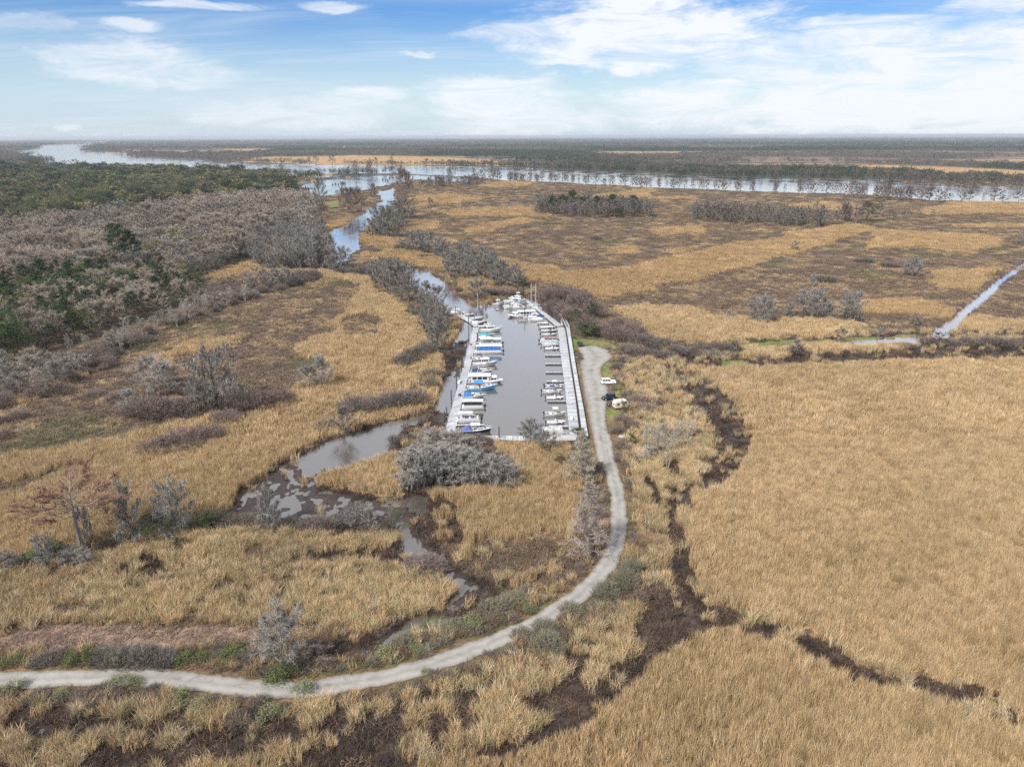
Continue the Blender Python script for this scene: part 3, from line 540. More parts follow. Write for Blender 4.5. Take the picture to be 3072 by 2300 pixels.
def reed_patch(name, seed, size, n, h0, h1, w, lean, droop, m, round_=False):
    rg = random.Random(seed); V, F_, S_ = [], [], []
    for _ in range(n):
        if round_:
            r = size * .5 * math.sqrt(rg.random()); a = rg.uniform(0, 6.28); bx, by = r * math.cos(a) * .5, r * math.sin(a) * .5; az = a + rg.uniform(-.7, .7); ln = lean * rg.uniform(.3, 1.3) * (r / (size * .5) + .3)
        else:
            bx, by = rg.uniform(-.5, .5) * size, rg.uniform(-.5, .5) * size; az = rg.gauss(.3, 1.2); ln = lean * rg.random()
        blade(V, F_, S_, rg, bx, by, rg.uniform(h0, h1), w * rg.uniform(.7, 1.4), ln, az, droop * rg.random(), rg.random())
    return raw_mesh(name, V, F_, m, S_)
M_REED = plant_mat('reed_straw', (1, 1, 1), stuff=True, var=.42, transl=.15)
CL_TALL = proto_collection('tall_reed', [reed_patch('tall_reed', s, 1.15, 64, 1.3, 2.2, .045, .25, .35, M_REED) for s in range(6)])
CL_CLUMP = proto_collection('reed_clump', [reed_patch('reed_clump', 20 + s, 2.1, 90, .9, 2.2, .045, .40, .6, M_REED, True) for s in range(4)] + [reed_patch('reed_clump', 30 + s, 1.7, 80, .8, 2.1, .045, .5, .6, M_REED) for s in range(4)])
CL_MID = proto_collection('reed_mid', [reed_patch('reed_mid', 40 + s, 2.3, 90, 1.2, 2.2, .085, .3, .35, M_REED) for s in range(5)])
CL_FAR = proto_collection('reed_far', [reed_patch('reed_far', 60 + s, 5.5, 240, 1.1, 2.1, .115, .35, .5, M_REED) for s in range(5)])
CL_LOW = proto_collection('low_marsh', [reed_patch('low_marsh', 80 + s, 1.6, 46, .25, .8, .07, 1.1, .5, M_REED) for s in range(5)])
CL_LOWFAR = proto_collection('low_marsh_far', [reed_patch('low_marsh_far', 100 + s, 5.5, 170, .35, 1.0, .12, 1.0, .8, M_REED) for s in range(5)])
rng = np.random.default_rng(11)
def jitter_grid(y0, y1, cell):
    out_ = []
    ys = np.arange(y0, y1, cell)
    for y_ in ys:
        hw = (y_ * cp + CAM_H * sp) * .80 + 6
        xs = np.arange(-hw, hw, cell); out_.append(np.stack([xs, np.full(len(xs), y_)], 1))
    p = np.concatenate(out_); p += (rng.random(p.shape) - .5) * cell * 1.0; return p
def seg_dist(p, line):
    d = np.full(len(p), 1e9); L2 = np.array([(v.x, v.y) for v in line])[::2]
    for a_, b_ in zip(L2[:-1], L2[1:]):
        ab = b_ - a_; t = np.clip(((p - a_) @ ab) / max(ab @ ab, 1e-6), 0, 1); d = np.minimum(d, np.hypot(*(p - a_ - t[:, None] * ab).T))
    return d
lotC = [(a_ + b_) / 2 for a_, b_ in zip(lotL, lotR)]
def clear_of_road(p, pad=.9):
    ok = np.ones(len(p), bool); near = (p[:, 1] < 420) & (np.abs(p[:, 0]) < 200)
    k = np.nonzero(near)[0]
    if len(k):
        good = seg_dist(p[k], rc) > 1.9 + pad
        q = p[k]; hw_ = np.array([(a_ - b_).length / 2 for a_, b_ in zip(lotL, lotR)])
        for c_, h_ in zip(lotC, hw_): good &= np.hypot(q[:, 0] - c_.x, q[:, 1] - c_.y) > min(h_, 5.5) + pad * .5
        ok[k] = good
    return ok
STRAW = np.array([(.73, .525, .295), (.69, .485, .265), (.76, .565, .335), (.65, .465, .255)])
RUST = np.array([(.60, .41, .215), (.555, .375, .19), (.62, .44, .24)])
DULL = np.array([(.265, .19, .135), (.22, .16, .12), (.33, .24, .155), (.19, .145, .11)])
PALES = np.array([(.68, .54, .32), (.58, .46, .26), (.72, .59, .38), (.50, .42, .22)])
OLIVE = np.array([(.21, .19, .105), (.27, .23, .13), (.18, .165, .09)])
def pick(pal, n): return pal[rng.integers(0, len(pal), n)] * (rng.random((n, 1)) * .30 + .85)
LODS = [(48, 175, .82, 0), (175, 430, 1.65, 1), (430, 800, 3.9, 2), (800, 1500, 6.5, 3)]
tall, clump, low = [], [], []
for y0, y1, cell, lod in LODS:
    p = jitter_grid(y0, y1, cell); z = zones(p[:, 0], p[:, 1]); ok = clear_of_road(p)
    n2_ = fbm(p[:, 0] / 9, p[:, 1] / 9, 32, 4); n4 = fbm(p[:, 0] / 2.6, p[:, 1] / 2.6, 77, 3); n5 = fbm(p[:, 0] / 22, p[:, 1] / 22, 78, 3)
    u = rng.random(len(p))
    isT = (z == TAN) & ok & (u < .97)
    isO = (z == ORANGE) & ok & (u < .86)
    n6 = fbm(p[:, 0] / 38 + 5, p[:, 1] / 26, 79, 4); n7 = fbm(p[:, 0] / 5.5, p[:, 1] / 4.0, 80, 3)
    hm = np.clip(.74 + .30 * n6 + .22 * (n7 - .5), .5, 1.1)
    tT = pick(STRAW, isT.sum()) * (.88 + .28 * n5[isT])[:, None] * (.86 + .28 * n4[isT])[:, None]
    gq = np.clip((n6[isT] - .52) * 5, 0, 1)[:, None] * .35; tT = tT * (1 - gq) + gq * np.array((.56, .43, .24)); ol = (n7[isT] > .68) & (rng.random(isT.sum()) < .3); tT[ol] *= np.array((.74, .74, .66))
    tall.append((lod, p[isT], tT, hm[isT])); tall.append((lod, p[isO], pick(RUST, isO.sum()) * (.85 + .35 * n5[isO])[:, None], hm[isO]))
    isR = ((z == ROUGH) & ok & (n4 > .38)) | ((z == DITCH) & ok & (n4 > np.where(p[:, 1] < 130, .47, .55)) & (u < .95)) | ((z == VERGE) & ok & (n4 > .58) & (u < .5)) | ((z == MUD) & ok & (n4 > np.where(p[:, 1] > 120, .67, .70)) & (u < .45)) | ((z == SWAMP) & (n4 > .74) & (u < .2)) | ((z == FLAT) & (n4 > .66) & (u < .4))
    tr_ = pick(STRAW, isR.sum()); pl_ = rng.random(isR.sum()) < .40; tr_[pl_] = pick(PALES, pl_.sum()); clump.append((lod, p[isR], tr_ * (.75 + .5 * n5[isR])[:, None]))
    isB = ok & (((z == BROWN) & (u < .9)) | ((z == FLAT) & (u < .9)) | ((z == PINK) & (u < .55)) | ((z == VERGE) & (u < .85)) | ((z == DITCH) & (u < .35)) | ((z == FLOOR) & (u < .3) & (lod > 0)) | ((z == ROUGH) & (u < .45)) | ((z == MUD) & (u < .42)))
    t_ = pick(DULL, isB.sum()); zb = z[isB]
    ol = ((zb == VERGE) & (n5[isB] > .5)) | ((zb == BROWN) & (fbm(p[isB][:, 0] / 35, p[isB][:, 1] / 35, 36) > .66)); t_[ol] = pick(OLIVE, ol.sum())
    st = (zb == BROWN) & (n2_[isB] > .53) & (rng.random(len(zb)) < .5); t_[st] = pick(STRAW, st.sum()) * .78
    pk = zb == PINK; t_[pk] = pick(np.array([(.40, .28, .21), (.34, .24, .19)]), pk.sum())
    dk = ((zb == MUD) & (rng.random(len(zb)) < .75)) | ((zb == DITCH) & (rng.random(len(zb)) < .6)); t_[dk] = pick(np.array([(.12, .08, .06), (.17, .11, .08), (.08, .06, .05)]), dk.sum())
    low.append((lod, p[isB], t_))
def put(name, coll, p, t_, zz, s0, s1, label, cat, hvar=.25, hm=None):
    if len(p) == 0: return
    n = len(p); s = s0 + (s1 - s0) * rng.random(n); scl = np.stack([s, s, s * (1 + hvar * (rng.random(n) * 2 - 1))], 1)
    if hm is not None: scl[:, 2] *= hm * 1.15
    pts = np.concatenate([p, np.full((n, 1), zz)], 1)
    scatter(name, pts, rng.random(n) * 6.283, scl, rng.integers(0, len(coll.objects), n), np.clip(t_, 0, .9), coll, label, cat)
NAMES = {0: 'near', 1: 'middle', 2: 'far', 3: 'farthest'}
LAB = {0: 'tall straw coloured reeds filling the fields around the gravel road', 1: 'dense tan reed beds beside the marina basin and the creek', 2: 'orange tan reed strips on the marsh beyond the marina', 3: 'thin orange reed strips near the river bank'}
LABC = {0: 'loose arching reed clumps over dark mud beside the road', 1: 'ragged reed clumps along the muddy ditch beside the big field', 2: 'scattered reed clumps on the marsh behind the marina', 3: 'scattered reed clumps near the river'}
LABL = {0: 'low matted dead marsh plants on the near mud and road verges', 1: 'low dead brown marsh plants left of the marina', 2: 'flattened brown marsh vegetation behind the marina', 3: 'flat brown marsh vegetation near the river bank'}
for lod in range(4):
    for lst, lab, nm, colls, hs in ((tall, LAB, 'reed_bed', (CL_TALL, CL_MID, CL_FAR, CL_FAR), .22), (clump, LABC, 'reed_clumps', (CL_CLUMP, CL_CLUMP, CL_FAR, CL_FAR), .3), (low, LABL, 'marsh_plants', (CL_LOW, CL_LOW, CL_LOWFAR, CL_LOWFAR), .3)):
        P_ = [q for q in lst if q[0] == lod]; p = np.concatenate([q[1] for q in P_]); t_ = np.concatenate([q[2] for q in P_])
        sc_ = (.85, 1.2) if lod < 3 else (1.2, 1.6); hm_ = np.concatenate([q[3] for q in P_]) if nm == 'reed_bed' else None
        if nm == 'reed_clumps' and lod == 0: sc_ = (.6, 1.15)
        if nm == 'marsh_plants' and lod == 1: sc_ = (1.2, 1.7)
        put(nm, colls[lod], p, t_, .25 if nm != 'marsh_plants' else .2, sc_[0], sc_[1], lab[lod], 'reeds' if nm != 'marsh_plants' else 'marsh plants', hs, hm_)
# ------------------------------------------------------------------ trees and shrubs
class Geo:
    def __init__(s): s.V, s.F, s.S = [], [], []
    def tube(s, p0, p1, r0, r1, n=4, sh=.5):
        d = (p1 - p0); L = d.length
        if L < 1e-5: return
        d = d / L; a = d.orthogonal().normalized(); b_ = d.cross(a); k = len(s.V)
        for p, r in ((p0, r0), (p1, r1)):
            for i in range(n):
                t = 6.2832 * i / n; s.V.append(tuple(p + a * (math.cos(t) * r) + b_ * (math.sin(t) * r)))
        for i in range(n): s.F.append((k + i, k + (i + 1) % n, k + n + (i + 1) % n, k + n + i))
        s.S += [sh] * (2 * n)
    def sliver(s, p0, p1, w, sh, rg):
        d = p1 - p0; a = Vector((rg.uniform(-1, 1), rg.uniform(-1, 1), rg.uniform(-.4, .4))); a = a - d * (a.dot(d) / max(d.length_squared, 1e-6))
        a = a.normalized() * (w / 2) if a.length > 1e-4 else Vector((w / 2, 0, 0)); k = len(s.V)
        s.V += [tuple(p0 - a), tuple(p0 + a), tuple(p1)]; s.F.append((k, k + 1, k + 2)); s.S += [sh] * 3
    def leaf(s, p, size, sh, rg, up=.3):
        a = Vector((rg.gauss(0, 1), rg.gauss(0, 1), rg.gauss(0, 1) * (1 - up))).normalized() * size; b_ = Vector((rg.gauss(0, 1), rg.gauss(0, 1), rg.gauss(0, 1) * (1 - up))).normalized() * size * .8; k = len(s.V)
        s.V += [tuple(p - a * .5), tuple(p + a * .5), tuple(p + b_)]; s.F.append((k, k + 1, k + 2)); s.S += [sh] * 3
    def mesh(s, name, m): return raw_mesh(name, s.V, s.F, m, s.S)
    def merged(s, o):
        g = Geo(); g.V = s.V + o.V; k = len(s.V); g.F = s.F + [tuple(i + k for i in f) for f in o.F]; g.S = s.S + o.S; return g
def dirv(az, el): return Vector((math.cos(az) * math.cos(el), math.sin(az) * math.cos(el), math.sin(el)))
def skeleton(rg, h, nl, ns, ntw, spread, first, el0, el1, r, prof, tw=.045, trunk_top=.85, twl=(.05, .12), droop=0.0, wob=.03, lean=0):
    """trunk and limbs in one shape, twigs in another; sizes in metres for a tree of height h"""
    T, Cn, tips = Geo(), Geo(), []
    pts = [Vector((0, 0, -.15))]; nseg = 6
    for i in range(1, nseg + 1): pts.append(Vector((lean * h * (i / nseg) ** 2 + rg.gauss(0, wob * h * .4), rg.gauss(0, wob * h * .4), h * trunk_top * i / nseg)))
    for i in range(nseg): T.tube(pts[i], pts[i + 1], r * (1 - i / nseg * .85), r * (1 - (i + 1) / nseg * .85), 6, .45)
    for i in range(nl):
        t = first + (1 - first) * (i + rg.random() * .8) / nl; f = min(t, .999) * nseg; b0 = pts[int(f)].lerp(pts[min(int(f) + 1, nseg)], f - int(f))
        az = i * 2.4 + rg.uniform(-.5, .5); el = el0 + (el1 - el0) * (t - first) / (1 - first) + rg.gauss(0, .12); L = spread * prof((t - first) / (1 - first)) * rg.uniform(.75, 1.15)
        d = dirv(az, el); mid = b0 + d * L * .5; e = mid + (d + Vector((0, 0, .35 - droop))).normalized() * L * .5; rr_ = r * .42 * (1 - .6 * t)
        T.tube(b0, mid, rr_, rr_ * .6, 4, .5); T.tube(mid, e, rr_ * .6, rr_ * .2, 3, .55)
        for j in range(ns):
            q = rg.uniform(.25, 1.0); p = b0.lerp(mid, q * 2) if q < .5 else mid.lerp(e, q * 2 - 1)
            d2 = (d + Vector((rg.gauss(0, .6), rg.gauss(0, .6), rg.gauss(.25 - droop, .45)))).normalized(); L2 = L * rg.uniform(.25, .5) * (1.15 - q * .5); p2 = p + d2 * L2
            T.tube(p, p2, rr_ * .35, rr_ * .1, 3, .6); tips.append((p, p2))
            for k in range(ntw):
                q3 = rg.uniform(.1, 1); p3 = p.lerp(p2, q3); d3 = (d2 * .7 + Vector((rg.gauss(0, .7), rg.gauss(0, .7), rg.gauss(.2 - droop * 1.5, .55)))).normalized()
                Cn.sliver(p3, p3 + d3 * h * rg.uniform(*twl), tw * rg.uniform(.6, 1.3), rg.uniform(.2, 1), rg)
    return T, Cn, tips, pts
def bare_tree(seed):
    rg = random.Random(seed); return skeleton(rg, 10, 20, 10, 26, 4.4, .16, .35, 1.2, .17, lambda t: .6 + .6 * math.sin(math.pi * min(t + .15, 1)), .07)[:2]
def cypress(seed):
    rg = random.Random(seed); return skeleton(rg, 12, 58, 7, 16, 3.9, .07, .22, .9, .20, lambda t: 1.08 - .88 * t, .06, .97, (.035, .08), .1, .012)[:2]
def flat_cypress(seed):
    rg = random.Random(seed); return skeleton(rg, 13, 17, 10, 44, 6.2, .52, .02, .42, .36, lambda t: .75 + .35 * math.sin(math.pi * t), .065, .93, (.04, .085), -.15, .012)[:2]
def slender_tree(seed):
    rg = random.Random(seed); T, Cn = Geo(), Geo()
    for i in range(3):
        t_, c_, _, _ = skeleton(rg, 10 * rg.uniform(.75, 1), 9, 4, 9, 1.7, .35, .7, 1.3, .13, lambda t: .8 + .3 * math.sin(math.pi * t), .05, .92, (.04, .1), 0, .02, rg.uniform(-.14, .14)); ox, oy = rg.uniform(-1.1, 1.1), rg.uniform(-1.1, 1.1)
        for g in (t_, c_): g.V = [(v[0] + ox, v[1] + oy, v[2]) for v in g.V]
        T, Cn = T.merged(t_), Cn.merged(c_)
    return T, Cn
def mossy_tree(seed):
    rg = random.Random(seed); T, Cn, tips, pts = skeleton(rg, 10, 19, 8, 12, 3.6, .12, .30, 1.2, .21, lambda t: .8 + .4 * math.sin(math.pi * t), .07, .85, (.05, .12), .15)
    Ms = Geo()
    for (p, p2) in tips:
        for k in range(9):
            q = p.lerp(p2, rg.random()); L = rg.uniform(.3, 1.9); b_ = q + Vector((rg.gauss(0, .12), rg.gauss(0, .12), -L))
            if b_.z < .1: b_.z = .1
            a = dirv(rg.uniform(0, 6.28), 0) * rg.uniform(.03, .085); kk = len(Ms.V); sh = rg.random()
            Ms.V += [tuple(q - a), tuple(q + a), tuple(b_)]; Ms.F.append((kk, kk + 1, kk + 2)); Ms.S += [sh, sh, sh]
    return T, Cn, Ms
def bare_shrub(seed, n=170, w=2.3, h=3.0, ntw=13):
    rg = random.Random(seed); T, Cn = Geo(), Geo()
    for i in range(n):
        a = rg.uniform(0, 6.28); r = math.sqrt(rg.random()); b0 = Vector((math.cos(a) * r * w * .72, math.sin(a) * r * w * .72, -.1)); top = h * math.sqrt(max(.02, 1 - (r * .92) ** 2)) * rg.uniform(.7, 1.08)
        e = b0 + Vector((math.cos(a) * r * w * .32 + rg.gauss(0, .18), math.sin(a) * r * w * .32 + rg.gauss(0, .18), top))
        (T.tube(b0, e, .03, .008, 3, rg.uniform(.3, .6)))
        for k in range(ntw):
            q = b0.lerp(e, rg.uniform(.3, 1)); d = (Vector((rg.gauss(0, .5) + math.cos(a) * r * .5, rg.gauss(0, .5) + math.sin(a) * r * .5, rg.uniform(.25, 1)))).normalized(); Cn.sliver(q, q + d * rg.uniform(.35, .85), .04 * rg.uniform(.6, 1.4), rg.random(), rg)
    return T, Cn
def evergreen(seed, n=2400):
    rg = random.Random(seed); T, Cn, tips, pts = skeleton(rg, 10, 13, 3, 0, 4.0, .30, .2, 1.1, .24, lambda t: .85 + .3 * math.sin(math.pi * t), .05, .75)
    clumps = [(p2, rg.uniform(.8, 1.5), rg.random()) for (p, p2) in tips] + [(pts[-1] + Vector((rg.gauss(0, .8), rg.gauss(0, .8), rg.uniform(.5, 1.7))), rg.uniform(.9, 1.4), rg.random()) for _ in range(6)]
    per = n // len(clumps)
    for c_, r_, sh in clumps:
        for k in range(per):
            v = Vector((rg.gauss(0, 1), rg.gauss(0, 1), rg.gauss(0, 1))).normalized() * r_ * rg.random() ** .4; v.z *= .68; Cn.leaf(c_ + v, rg.uniform(.22, .42), min(1, max(0, sh * .5 + rg.uniform(0, .5))), rg)
    return T, Cn
def pine(seed):
    rg = random.Random(seed); T, Cn, tips, pts = skeleton(rg, 14, 17, 3, 0, 3.3, .52, .1, .9, .22, lambda t: 1.0 - .55 * t, .05, .97, wob=.015)
    for (p, p2) in tips:
        for _ in range(2):
            c_ = p.lerp(p2, rg.uniform(.5, 1.1)); sh = rg.random()
            for k in range(22): 
                v = Vector((rg.gauss(0, .42), rg.gauss(0, .42), rg.gauss(0, .24))); Cn.leaf(c_ + v, rg.uniform(.25, .5), min(1, max(0, sh * .5 + rg.uniform(0, .5))), rg)
    return T, Cn
def leafy_bush(seed, n=900):
    rg = random.Random(seed); T, Cn = Geo(), Geo(); cl_ = []
    for i in range(26):
        a = rg.uniform(0, 6.28); r = math.sqrt(rg.random()); e = Vector((math.cos(a) * r * 1.15, math.sin(a) * r * 1.15, 2.0 * math.sqrt(max(.05, 1 - r * r * .8)) * rg.uniform(.6, 1.05))); T.tube(Vector((math.cos(a) * r * .3, math.sin(a) * r * .3, -.1)), e, .03, .008, 3, .4); cl_.append(e)
    for e in cl_:
        sh = rg.random()
        for k in range(n // 26): Cn.leaf(e + Vector((rg.gauss(0, .26), rg.gauss(0, .26), rg.gauss(-.08, .3))), rg.uniform(.10, .2), min(1, sh * .5 + rg.uniform(0, .5)), rg)
    return T, Cn
M_TWIG, M_BARK, M_LEAF, M_MOSS = plant_mat('twigs', (1, 1, 1), False, .35, 0), plant_mat('bark', (1, 1, 1), False, .35, 0), plant_mat('leaves', (1, 1, 1), False, .45, .2), plant_mat('hanging_moss', (1, 1, 1), False, .25, .2)
M_TWIG_S = plant_mat('far_twigs', (1, 1, 1), True, .35, 0); M_LEAF_S = plant_mat('far_leaves', (1, 1, 1), True, .45, .15)
SPEC = {  # kind: (object name, nominal height, nominal width, crown name, category, bark, builders)
    'bare': ('bare_tree', 10, 7.5, 'twigs', 'tree', [bare_tree(s) for s in (1, 2, 3, 4, 5)], M_TWIG),
    'cyp': ('cypress_tree', 12, 7.6, 'twigs', 'tree', [cypress(s) for s in (11, 12)], M_TWIG),
    'flat': ('flat_topped_cypress', 13, 12.5, 'twigs', 'tree', [flat_cypress(s) for s in (15,)], M_TWIG),
    'slim': ('slender_bare_tree', 10, 4.6, 'twigs', 'tree', [slender_tree(s) for s in (71, 72, 73)], M_TWIG),
    'moss': ('moss_hung_tree', 10, 6.4, 'twigs', 'tree', [mossy_tree(s) for s in (21, 22, 23, 24)], M_TWIG),
    'shrub': ('bare_shrub', 3.0, 4.9, 'twigs', 'shrub', [bare_shrub(s) for s in (31, 32, 33, 34)], M_TWIG),
    'ever': ('evergreen_tree', 10.5, 9.0, 'foliage', 'tree', [evergreen(s) for s in (41, 42, 43, 44)], M_LEAF),
    'pine': ('pine_tree', 14, 7.5, 'foliage', 'tree', [pine(s) for s in (51, 52, 53)], M_LEAF),
    'bush': ('leafy_bush', 2.1, 2.7, 'foliage', 'shrub', [leafy_bush(s) for s in (61, 62, 63)], M_LEAF)}
PROTO = {}
for k, (nm, h0, w0, crn, cat, gs, cm) in SPEC.items():
    PROTO[k] = [(g[0].mesh('trunk' if k not in ('shrub', 'bush') else 'stems', M_BARK), g[1].mesh(crn, cm), g[2].mesh('moss', M_MOSS) if len(g) > 2 else None) for g in gs]
TINT = {'slim': (.42, .385, .32), 'flat': (.33, .195, .135), 'bare': (.30, .25, .205), 'cyp': (.40, .36, .29), 'moss': (.30, .285, .26), 'shrub': (.25, .205, .185), 'ever': (.075, .105, .045), 'pine': (.055, .090, .035), 'bush': (.22, .25, .10)}
BARK = {'slim': (.46, .42, .35), 'flat': (.36, .33, .29), 'bare': (.24, .215, .19), 'cyp': (.34, .31, .27), 'moss': (.20, .18, .165), 'shrub': (.20, .17, .155), 'ever': (.12, .10, .08), 'pine': (.19, .14, .105), 'bush': (.17, .14, .11)}
MOSS_T = (.36, .34, .305)
TREES = []
def add_tree(kind, base, h, w, label, group, tint=None, name=None, cat=None):
    TREES.append(dict(kind=kind, p=base, h=h, w=w, label=label, group=group, tint=tint or TINT[kind], name=name, cat=cat))
ORD = ['leftmost', 'second from left', 'third from left', 'fourth from left', 'fifth from left', 'sixth from left', 'seventh from left', 'eighth from left', 'ninth from left', 'tenth from left', 'eleventh from left', 'twelfth from left', 'thirteenth from left', 'fourteenth from left', 'fifteenth from left', 'sixteenth from left', 'seventeenth from left', 'eighteenth from left', 'nineteenth from left', 'twentieth from left']
def place_px(view, x, y, w, h, kind):
    """base point and real size from the base pixel, the pixel width and the pixel height"""
    s = VIEWS[view][2]; b_ = G(view, x, y, .3); dz = depth(b_); wm = w / s * dz / FPX * (1.05 if view == 'B' else 1.15); hm = height_for(b_, h / s) * ({'B': .85, 'G': .74}.get(view, 1.0) if kind == 'moss' else 1.0)
    if kind in ('shrub', 'bush'): hm *= .72
    if kind in ('shrub', 'bush', 'ever', 'bare', 'moss', 'cyp'): b_ = b_ + Vector((b_.x, b_.y, 0)).normalized() * wm * .30
    return b_, max(hm, .6), max(wm, .5)
def cluster(kind, view, items, what, where, group, tint=None):
    """hand-placed plants: (x, y, w, h[, own label or None[, tint]]) in zoom pixels"""
    its = sorted(items, key=lambda t: t[0]); n = len(its)
    for i, it in enumerate(its):
        lab = it[4] if len(it) > 4 and it[4] else None
        if not lab:
            lab = ('%s %s' % (what, where)) if n == 1 else ('%s %s, %s' % (what, where, ORD[i] if i < len(ORD) else 'one of those furthest right'))
        b_, hm, wm = place_px(view, it[0], it[1], it[2], it[3], kind)
        tt = (it[5] if len(it) > 5 else None) or tint
        add_tree(kind, b_, hm, wm, lab, group, tt)
PURPLE, PALE, TANG, GREY, DKGREY = (.25, .19, .165), (.37, .34, .30), (.34, .28, .21), (.28, .25, .215), (.20, .175, .15)
GRN, PGRN, YGRN = (.085, .135, .04), (.30, .33, .17), (.22, .21, .075)
# -- foreground and middle ground, one by one
cluster('shrub', 'F', [(1050, 490, 240, 150), (1220, 465, 280, 190), (1385, 405, 230, 160)], 'purple grey thicket shrub', 'in the tan reeds left of the pond', 'thicket left of the pond', PURPLE)
cluster('shrub', 'F', [(1580, 195, 200, 150), (1720, 195, 220, 180), (1850, 165, 200, 170)], 'dense dark purple shrub', 'right of the big moss-hung tree', 'shrubs right of the dark tree', PURPLE)
cluster('shrub', 'F', [(930, 235, 220, 180), (1030, 250, 240, 230), (1130, 262, 230, 210), (1240, 250, 230, 190), (1500, 285, 220, 120)], 'purple grey shrub', 'around the foot of the big dark tree', 'shrubs at the dark tree', PURPLE)
cluster('moss', 'F', [(1440, 185, 330, 360, 'big dark moss-hung tree rising from purple shrubs on the left'), (1330, 230, 200, 190, 'pale grey low mossy tree left of the big dark tree')], '', '', 'trees in the left thicket', DKGREY)
cluster('bare', 'F', [(1100, 110, 230, 220, None), (860, 195, 130, 130, None), (1010, 60, 200, 200, None)], 'pale bare tree', 'left of the big dark moss-hung tree', 'pale bare trees left', PALE)
cluster('shrub', 'F', [(810, 125, 190, 80), (640, 92, 120, 55), (120, 245, 130, 80), (30, 375, 140, 80), (10, 275, 90, 80), (380, 90, 200, 110), (250, 60, 170, 90)], 'small round grey shrub', 'on the brown marsh at left edge', 'small shrubs at the left edge', PURPLE)
cluster('shrub', 'G', [(170, 95, 170, 65, 'low purple shrub on the reed point beside the pond'), (830, 1075, 300, 120, 'grey fan-shaped bare shrub at the mud channel in the reeds')], '', '', 'shrubs by the pond', PURPLE)
cluster('bare', 'G', [(295, 140, 140, 180, 'grey bare tree on the pond bank mirrored in the water')], '', '', 'trees by the pond', GREY)
cluster('shrub', 'B', [(350, 1640, 220, 150), (450, 1645, 220, 160), (540, 1630, 180, 150), (620, 1610, 200, 160), (700, 1600, 180, 160), (790, 1595, 150, 170)], 'large round bare shrub', 'in reeds left of the marina', 'round shrubs left of the marina', (.27, .225, .195))
cluster('shrub', 'B', [(850, 1475, 170, 90), (880, 1415, 200, 80), (690, 1330, 190, 110), (760, 1300, 180, 140), (830, 1260, 160, 150)], 'dark bare shrub', 'between the reed bed and left dock', 'shrubs by the left dock', DKGREY)
cluster('bush', 'B', [(750, 1500, 50, 100, 'bright green sapling between round bare shrubs near left dock')], '', '', 'green bushes by the dock', GRN)
cluster('moss', 'B', [(910, 1225, 170, 250), (850, 1110, 160, 200), (930, 1110, 140, 190), (820, 1000, 160, 160), (890, 1030, 150, 170), (960, 1060, 120, 140)], 'grey moss-hung tree', 'on the creek bank beside left dock', 'mossy trees by the left dock', DKGREY)
cluster('bare', 'B', [(920, 960, 140, 150), (840, 920, 120, 140), (150, 1480, 150, 200, 'pale broken bare tree in the reeds left of marina', PALE), (60, 1480, 150, 140, 'low pale bare tree beside the broken tree left', PALE)], 'thin bare tree', 'leaning over the creek mouth', 'bare trees at the creek mouth', GREY)
cluster('moss', 'B', [(500, 780, 120, 170), (560, 800, 160, 210), (640, 850, 210, 240), (720, 905, 170, 210), (700, 790, 130, 170), (620, 720, 140, 120)], 'dense grey mossy tree', 'on the inner bend of the creek', 'trees in the creek bend', DKGREY)
cluster('moss', 'B', [(40, 660, 200, 250), (110, 690, 200, 270), (170, 640, 160, 200), (270, 690, 160, 170), (230, 700, 120, 130)], 'tall grey mossy tree', 'at the left bank of the creek', 'trees left of the creek', GREY)
cluster('shrub', 'B', [(290, 715, 180, 60), (390, 720, 180, 70), (440, 715, 120, 80), (40, 770, 120, 50), (500, 570, 100, 45), (680, 545, 130, 50), (830, 610, 110, 40), (800, 350, 80, 35), (1040, 170, 45, 25), (1460, 240, 70, 25), (1960, 485, 85, 40)], 'low dark shrub', 'on the flats along the creek', 'low shrubs along the creek', DKGREY)
cluster('moss', 'B', [(590, 480, 210, 220), (540, 440, 150, 190), (480, 465, 130, 130), (650, 410, 160, 200), (700, 345, 150, 150)], 'dark grey tree', 'on the right bank of the upper creek', 'trees at the upper creek', DKGREY)
cluster('bare', 'B', [(680, 255, 110, 230), (715, 205, 90, 160), (870, 320, 60, 110, 'lone brown bare tree on the marsh right of upper creek'), (340, 310, 110, 160), (290, 290, 80, 140), (380, 300, 100, 150), (490, 205, 60, 90)], 'reddish brown bare tree', 'beside the upper creek', 'brown trees at the upper creek', (.27, .20, .17))
cluster('moss', 'B', [(760, 565, 170, 150), (840, 575, 170, 150), (930, 605, 160, 140), (1080, 645, 160, 160), (1140, 690, 130, 160), (1030, 745, 160, 170), (1110, 755, 140, 130), (1230, 745, 140, 170), (1330, 795, 170, 180), (1420, 805, 150, 170), (1180, 885, 140, 150), (990, 660, 120, 120), (1270, 680, 120, 120), (1210, 640, 110, 110)], 'grey mossy tree', 'on the bank between creek and marina', 'trees between creek and marina', (.25, .24, .215))
cluster('shrub', 'B', [(1250, 855, 140, 70), (1340, 855, 170, 60), (1420, 860, 120, 60), (1050, 830, 60, 50)], 'low brown shrub', 'at the head of the marina basin', 'shrubs at the basin head', PURPLE)
cluster('ever', 'B', [(1480, 865, 110, 130, 'dark green tree behind the sailboat masts'), (1080, 620, 70, 70, 'small dark evergreen among grey trees behind the creek')], '', '', 'evergreens behind the marina', (.075, .09, .05))
cluster('shrub', 'B', [(1640, 900, 170, 140), (1700, 890, 180, 150), (1760, 910, 190, 160), (1850, 955, 200, 170), (1940, 1010, 190, 170), (1690, 960, 150, 120), (1800, 1030, 180, 140), (1900, 1085, 190, 130), (1740, 990, 150, 120), (1790, 870, 150, 110), (1880, 900, 150, 110)], 'big purple grey shrub', 'behind the curved boardwalk', 'shrub bank behind the boardwalk', PURPLE)
